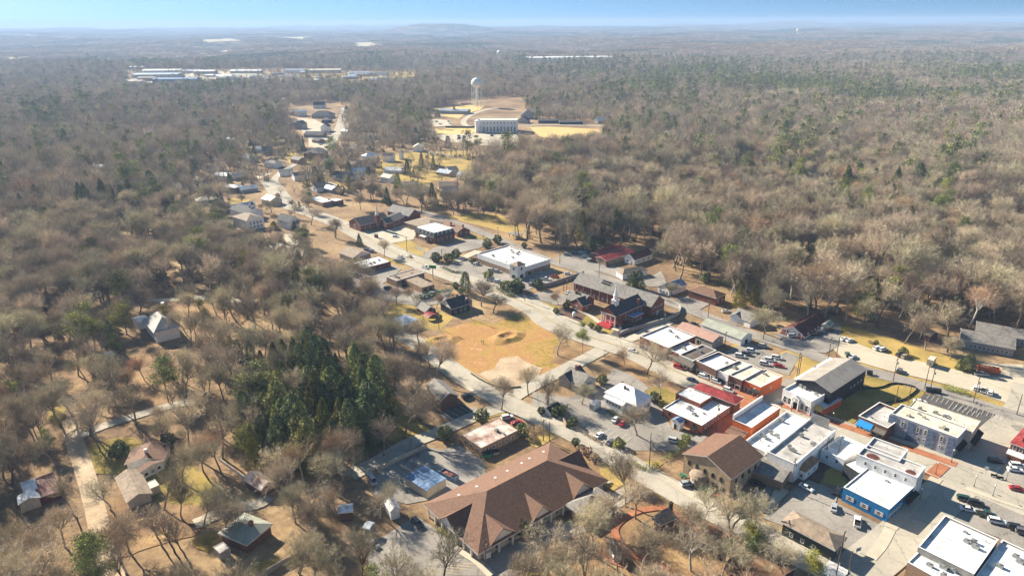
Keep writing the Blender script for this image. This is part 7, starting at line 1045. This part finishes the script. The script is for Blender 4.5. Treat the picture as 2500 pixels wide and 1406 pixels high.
X, Y = np.concatenate([X1, X2, X3]), np.concatenate([Y1, Y2, Y3]); k = ~blocked(X, Y); X, Y = X[k], Y[k]
for rp in ROADPTS: k = (X-rp.x)**2+(Y-rp.y)**2 > 30; X, Y = X[k], Y[k]
px, py, zc_ = proj(X, Y, 0*X); R_ = np.hypot(X, Y)
# evergreen probability: soft clumps, stronger in bands the photograph shows
def blobs(px, py, L): 
    s_ = 0*px
    for cx, cy, rx, ry, a in L: s_ = np.maximum(s_, a*np.exp(-((px-cx)/rx)**2-((py-cy)/ry)**2))
    return s_
ev = np.clip(_n(X, Y, 60, 3)*.5+_n(X, Y, 150, 8)*.5-.25, 0, 1)*.30*(R_ > 500)+.05+.05*(px > 1450)
ev = np.maximum(ev, blobs(px, py, [(1690, 187, 150, 12, .95), (1930, 218, 240, 20, .97), (2150, 247, 120, 14, .95), (2420, 192, 110, 16, .95), (2350, 245, 120, 12, .7), (1460, 185, 150, 28, .45), (1580, 205, 90, 20, .5), (1600, 240, 40, 10, .7), (1940, 430, 45, 55, .9), (2080, 480, 60, 50, .75), (2170, 500, 50, 30, .85), (2310, 450, 35, 50, .7), (2290, 520, 40, 30, .8), (2350, 640, 60, 30, .35), (2080, 545, 90, 25, .8), (1850, 580, 35, 30, .8), (1760, 700, 35, 35, .6), (1420, 560, 40, 40, .8), (1040, 480, 60, 30, .5), (380, 165, 60, 7, .9), (520, 170, 60, 7, .5), (900, 165, 70, 8, .5), (480, 230, 60, 16, .5), (560, 225, 90, 12, .35), (850, 240, 80, 20, .3), (1000, 310, 45, 40, .5), (980, 370, 60, 25, .25), (310, 530, 60, 45, .5), (150, 350, 60, 30, .5), (500, 530, 60, 40, .6), (1310, 160, 60, 6, .7), (1250, 270, 50, 12, .9), (2440, 640, 60, 40, .3), (130, 1130, 60, 40, .2), (330, 600, 60, 40, .3), (760, 600, 60, 30, .5), (1500, 250, 40, 10, .5), (700, 560, 20, 20, .4), (240, 1010, 50, 20, .3), (1880, 215, 300, 26, .5)]))
isE = RNG.uniform(size=len(X)) < ev
thin = 1-.3*np.clip(blobs(px, py, [(220, 1000, 300, 130, 1), (400, 780, 260, 60, .9), (450, 1330, 330, 90, .9), (1640, 1330, 260, 80, .9), (560, 740, 160, 60, 1)]), 0, 1); keep = (RNG.uniform(size=len(X)) < thin*np.where(R_ < 330, .85, np.where(R_ < 650, .85, 1))); X, Y, px, py, R_, isE = X[keep], Y[keep], px[keep], py[keep], R_[keep], isE[keep]
THIN = [([(310, 178), (500, 180), (1020, 168), (1020, 208), (700, 212), (310, 212)], .22, .7), ([(100, 1290), (165, 1150), (270, 1060), (480, 1060), (560, 1160), (600, 1260), (480, 1290), (240, 1420)], .7, 1.0), ([(560, 440), (640, 380), (760, 470), (1080, 380), (1180, 400), (1160, 470), (1000, 500), (880, 480), (720, 515), (800, 600), (800, 680), (640, 640), (560, 560)], .42, .66)]
hsT = np.ones(len(X))
for P_, pr, hh_ in THIN:
    mt = inpolys(X, Y, [[(G(a, b_).x, G(a, b_).y) for a, b_ in P_]]); kp = ~mt | (RNG.uniform(size=len(X)) < pr); hsT = np.where(mt, hh_, hsT); X, Y, px, py, R_, isE, hsT = [q[kp] for q in (X, Y, px, py, R_, isE, hsT)]
# natural openings so the ground shows
gap = (_n(X, Y, 38, 6) > .93) & (R_ < 1000); X, Y, px, py, R_, isE, hsT = [q[~gap] for q in (X, Y, px, py, R_, isE, hsT)]
Z = hgt(X, Y); hs = np.clip(RNG.normal(1, .24, len(X)), .45, 1.5)*(1+.22*_n(X, Y, 90, 2)); tall = (px > 1250) & (py > 380) & (py < 760); hs *= np.where(tall, 1.08, 1.0)*hsT
for t in IND: t.append(None)
iv = np.array([[t[0], t[1]] for t in IND]); nearI = np.zeros(len(X), bool)
for a in iv: nearI |= (X-a[0])**2+(Y-a[1])**2 < 16
X, Y, px, py, R_, isE, Z, hs = [q[~nearI] for q in (X, Y, px, py, R_, isE, Z, hs)]
inview = (px > -40) & (px < 2540) & (py < 1500)
order = np.argsort(R_+np.where(inview, 0, 1e6)); nb = 280-sum(t[2] == 'bare' for t in IND); ne = 280-sum(t[2] == 'ever' for t in IND); pick = np.zeros(len(X), bool); cb = ce = 0
for i in order:
    if isE[i]:
        if ce < ne: pick[i] = True; ce += 1
    elif cb < nb: pick[i] = True; cb += 1
    if cb >= nb and ce >= ne: break
for i in np.where(pick)[0]:
    if isE[i]: v = int(RNG.choice([0, 1, 2, 4, 5, 6, 7], p=[.14, .14, .14, .2, .14, .1, .14])); IND.append([X[i], Y[i], 'ever', v, .8*hs[i], .85*hs[i], None, False, Z[i]])
    else:
        v = int(RNG.choice(10, p=[.06, .05, .13, .08, .08, .03, .12, .2, .15, .1] if px[i] > 1250 and py[i] < 900 else [.09, .07, .16, .08, .08, .03, .07, .2, .18, .04])); f_ = (.74 if R_[i] < 340 else .88); IND.append([X[i], Y[i], 'bare', v, f_*min(hs[i], 1.25), (f_+.1)*min(hs[i], 1.25), None, False, Z[i]])
# labels that single a tree out: landmark, bearing from it, and rank
LM = [(o.location.x, o.location.y, o.name.split('.')[0].replace('_', ' '), o) for o in C.objects if o.type == 'EMPTY' and o.get('category') in ('building', 'house', 'shop', 'church', 'hall', 'office', 'cottage', 'shed', 'barn', 'cabin', 'bank', 'warehouse', 'pharmacy', 'chapel', 'courthouse', 'water tower', 'duplex', 'kiosk', 'apartment', 'clinic', 'depot', 'hut', 'outbuilding', 'pavilion')]
cnt = {}
for l in LM: cnt[l[2]] = cnt.get(l[2], 0)+1
LM = [l for l in LM if cnt[l[2]] == 1 and 'strip' not in l[2]]
TONE = dict(bare=['grey', 'wide grey', 'tall grey', 'dark', 'dusky', 'russet', 'pale-limbed', 'straight slender', 'dark slender', 'pinkish'], ever=['green cedar', 'broad cedar', 'dark magnolia', 'dark spruce', 'green pine', 'tall pine', 'golden pine', 'golden cedar'])
used = {}
for t in IND:
    if t[6]: used[t[6]] = 1; continue
    ds = sorted(((math.hypot(t[0]-l[0], t[1]-l[1]), l) for l in LM), key=lambda q: q[0])
    for dd, l in ds[:8]:
        rel = 'behind' if t[1]-l[1] > abs(t[0]-l[0]) else 'before' if l[1]-t[1] > abs(t[0]-l[0]) else 'east of' if t[0] > l[0] else 'west of'
        dist = 'close ' if dd < 28 else 'some way ' if dd < 70 else 'far '; nm = TONE[t[2]][t[3]]+(' bare tree ' if t[2] == 'bare' else ' '); base = f'{nm}{dist}{rel} the {l[2]}'
        if base not in used: break
    if base in used:
        n_ = used[base]; used[base] += 1; lab = base+', '+(ORD+['thirteenth', 'fourteenth', 'fifteenth', 'sixteenth', 'seventeenth', 'eighteenth', 'nineteenth', 'twentieth', 'twenty-first', 'twenty-second', 'twenty-third', 'twenty-fourth'])[min(n_, 23)]+' out'
    else: used[base] = 1; lab = base
    t[6] = lab
MERG = {}
for t in IND:
    x, y, kd, v, sx, sz, lab, ivy, z = t; z = 0 if z is None else z; tr, cr = (B_HI if kd == 'bare' else E_HI)[v]; nm = 'bare_tree' if kd == 'bare' else 'evergreen_tree'; d = math.hypot(x, y); rot = RNG.uniform(0, 6.28)
    grp = 'leafless trees of the town and woods' if kd == 'bare' else 'evergreen trees of the town and woods'
    r = bpy.data.objects.new(nm, None); C.objects.link(r); r.location = (x, y, z); r.rotation_euler[2] = rot; r.scale = (sx, sx, sz); tag(r, lab, 'bare tree' if kd == 'bare' else 'evergreen', grp)
    obj('trunk', tr, None, r, (0, 0, 0)); obj('crown', cr, None, r, (0, 0, 0))
    if ivy: o = obj('ivy', IVY, None, r, (0, 0, 0)); o.scale = (.8, .8, .75)
# the rest: two woodland masses of instanced trees
def woods(name, protos, X, Y, Z, idx, rot, scl):
    col = bpy.data.collections.new(name+'_shapes')
    for i, me in enumerate(protos): col.objects.link(bpy.data.objects.new(f'{name}_shape_{i:02d}', me))
    me = bpy.data.meshes.new(name); me.vertices.add(len(X)); me.vertices.foreach_set('co', np.stack([X, Y, Z], 1).astype(np.float32).ravel())
    a = me.attributes.new('idx', 'INT', 'POINT'); a.data.foreach_set('value', idx.astype(np.int32)); a = me.attributes.new('rot', 'FLOAT_VECTOR', 'POINT'); a.data.foreach_set('vector', np.stack([0*rot, 0*rot, rot], 1).astype(np.float32).ravel()); a = me.attributes.new('scl', 'FLOAT_VECTOR', 'POINT'); a.data.foreach_set('vector', scl.astype(np.float32).ravel())
    o = obj(name, me); tag(o, None, kind='stuff'); ng = bpy.data.node_groups.new(name, 'GeometryNodeTree'); ng.interface.new_socket('Geometry', in_out='INPUT', socket_type='NodeSocketGeometry'); ng.interface.new_socket('Geometry', in_out='OUTPUT', socket_type='NodeSocketGeometry')
    N = ng.nodes.new; L = ng.links.new; gi, go = N('NodeGroupInput'), N('NodeGroupOutput'); ip = N('GeometryNodeInstanceOnPoints'); ci = N('GeometryNodeCollectionInfo'); ci.inputs[0].default_value = col; ci.inputs[1].default_value = True; ci.inputs[2].default_value = True
    def na(nm_, ty): q = N('GeometryNodeInputNamedAttribute'); q.data_type = ty; q.inputs[0].default_value = nm_; return q.outputs[0]
    L(gi.outputs[0], ip.inputs['Points']); L(ci.outputs[0], ip.inputs['Instance']); ip.inputs['Pick Instance'].default_value = True; L(na('idx', 'INT'), ip.inputs['Instance Index']); er = N('FunctionNodeEulerToRotation'); L(na('rot', 'FLOAT_VECTOR'), er.inputs[0]); L(er.outputs[0], ip.inputs['Rotation']); L(na('scl', 'FLOAT_VECTOR'), ip.inputs['Scale']); L(ip.outputs[0], go.inputs[0])
    md = o.modifiers.new('trees', 'NODES'); md.node_group = ng; return o
# far clumps of crowns
def clump(seed, S_, n, tri, size, mats, hh=14, asp=.3):
    g = np.random.default_rng(seed); cx, cy = g.uniform(-S_/2, S_/2, n), g.uniform(-S_/2, S_/2, n); R = g.uniform(3.6, 6.5, n)*(size/1.6)**.4; hgt_ = g.uniform(.75, 1.15, n)*hh; i = np.repeat(np.arange(n), tri); k = len(i); d = g.normal(size=(k, 3)); d[:, 2] = np.abs(d[:, 2])*1.2; d /= np.linalg.norm(d, axis=1)[:, None]
    c = d*(g.uniform(.5, 1, k)**.5*R[i])[:, None]*np.array([1, 1, .95]); c[:, 0] += cx[i]; c[:, 1] += cy[i]; c[:, 2] += hgt_[i]-R[i]*.95; me = tris('clump', c, size, g, mats[0], d*1.0+g.normal(size=(k, 3))*.6, asp); 
    for m in mats[1:]: me.materials.append(m)
    me.polygons.foreach_set('material_index', (g.integers(0, len(mats)*3, n)[i] % len(mats)).astype(np.int32)); return me
B_CL = [clump(81+i, 44, 22, 60, 1.9, [M['twig'], M['twigd'], M['twig'], M['twigr']]) for i in range(4)]+[clump(91+i, 130, 110, 22, 4.2, [M['twig'], M['twigd'], M['twigd']], 15, .45) for i in range(3)]
E_CL = [clump(101+i, 44, 20, 60, 1.8, [M['needle'], M['needled'], M['twigd']], 15, .45) for i in range(2)]+[clump(106+i, 130, 70, 26, 4.4, [M['needled'], M['needle']], 17, .6) for i in range(2)]
rem = ~pick; X, Y, Z, R_, isE, hs, px = [q[rem] for q in (X, Y, Z, R_, isE, hs, px)]
def grid2(r0, r1, cell):
    x, y = jitter_grid(r0, r1, cell, 60); k = ~inpolys(x, y, CW); return x[k], y[k]
X4, Y4 = grid2(2900, 6500, 40); X5, Y5 = grid2(6500, 15600, 120)
e4 = (_n(X4, Y4, 210, 3)*.6+_n(X4, Y4, 480, 7)*.6) > .42; e5 = (_n(X5, Y5, 420, 3)*.6+_n(X5, Y5, 800, 7)*.6) > .45
nB = ~isE; sc1 = hs[nB]
bi = np.where(R_[nB] < 620, RNG.integers(0, 6, nB.sum()), np.where(R_[nB] < 1100, RNG.integers(0, 6, nB.sum())+6, RNG.integers(0, 4, nB.sum())+12))
bi = np.where((R_[nB] < 800) & (px[nB] > 1250) & (RNG.uniform(size=nB.sum()) < .6), RNG.choice([5, 2, 23, 24, 25], nB.sum()), bi)
PB = [merged('bare_tree', [(a, a.materials[0]), (c, c.materials[0])]) for a, c in B_HI[:5]+[B_HI[7]]]+B_MID+B_LOW+B_CL+[merged('bare_tree', [(a, a.materials[0]), (c, c.materials[0])]) for a, c in (B_HI[6], B_HI[8], B_HI[9])]
# 0-5 full, 6-11 mid, 12-15 low, 16-19 clump, 20-22 far clump
def cat3(*a): return np.concatenate(a)
xb, yb = cat3(X[nB], X4[~e4], X5[~e5]), cat3(Y[nB], Y4[~e4], Y5[~e5]); n4, n5 = (~e4).sum(), (~e5).sum(); ib = cat3(bi, RNG.integers(16, 20, n4), RNG.integers(20, 23, n5)); sb = cat3(np.stack([sc1*RNG.uniform(.85, 1.15, len(sc1)), sc1*RNG.uniform(.85, 1.15, len(sc1)), sc1], 1), np.ones((n4, 3))*RNG.uniform(.9, 1.2, (n4, 1)), np.ones((n5, 3))*RNG.uniform(.95, 1.2, (n5, 1)))
zb_ = hgt(xb, yb); woods('bare_woodland', PB, xb, yb, zb_, ib, RNG.uniform(0, 6.28, len(xb)), sb)
sE = hs[isE]*1.12; PE = [merged('evergreen_tree', [(a, a.materials[0]), (c, c.materials[0])]) for a, c in (E_HI[0], E_HI[2], E_HI[4], E_HI[7])]+E_LOW+E_CL
ei = np.where(R_[isE] < 700, RNG.integers(0, 4, isE.sum()), RNG.choice([4, 5, 6, 6, 6, 7], isE.sum()))
xe, ye = cat3(X[isE], X4[e4], X5[e5]), cat3(Y[isE], Y4[e4], Y5[e5]); m4, m5 = e4.sum(), e5.sum(); ie = cat3(ei, RNG.integers(8, 10, m4), RNG.integers(10, 12, m5)); se = cat3(np.stack([sE, sE, sE], 1), np.ones((m4, 3)), np.ones((m5, 3)))
ub = (R_ < 1000) & (RNG.uniform(size=len(X)) < .55); ux, uy = X[ub]+RNG.uniform(-4, 4, ub.sum()), Y[ub]+RNG.uniform(-4, 4, ub.sum()); kk = ~blocked(ux, uy); ux, uy = ux[kk], uy[kk]
U = [leafblob('brush', 260, .7, 2.2, 2.0, 1.5, 201, M['twigd']), leafblob('brush', 260, .7, 2, 2.4, 1.3, 202, M['twig']), leafblob('brush', 260, .7, 1.8, 2, 1.7, 203, M['needled']), leafblob('brush', 260, .7, 2, 2, 1.5, 204, M['needle'])]
woods('undergrowth', U, ux, uy, hgt(ux, uy), RNG.choice(4, len(ux), p=[.4, .25, .2, .15]), RNG.uniform(0, 6.28, len(ux)), np.ones((len(ux), 3))*RNG.uniform(.6, 1.5, (len(ux), 1)))
woods('evergreen_woodland', PE, xe, ye, hgt(xe, ye), ie, RNG.uniform(0, 6.28, len(xe)), se)
print('TREES', len(xb), len(xe), len(IND))
# understory brush as loose cover under the woods
# ---------------------------------------------------------------- haze
hz = MB(); hz.box(-16600, 16600, -1200, 16600, -60, 178); me = hz.mesh('haze', bpy.data.materials.new('haze_air')); m = me.materials[0]; m.use_nodes = True; n = m.node_tree.nodes; n.clear()
pv = n.new('ShaderNodeVolumePrincipled'); pv.inputs['Color'].default_value = (.42, .59, .86, 1); pv.inputs['Density'].default_value = HAZE; pv.inputs['Anisotropy'].default_value = .1; mo = n.new('ShaderNodeOutputMaterial'); m.node_tree.links.new(pv.outputs[0], mo.inputs['Volume'])
tag(obj('haze', me), None, kind='stuff')
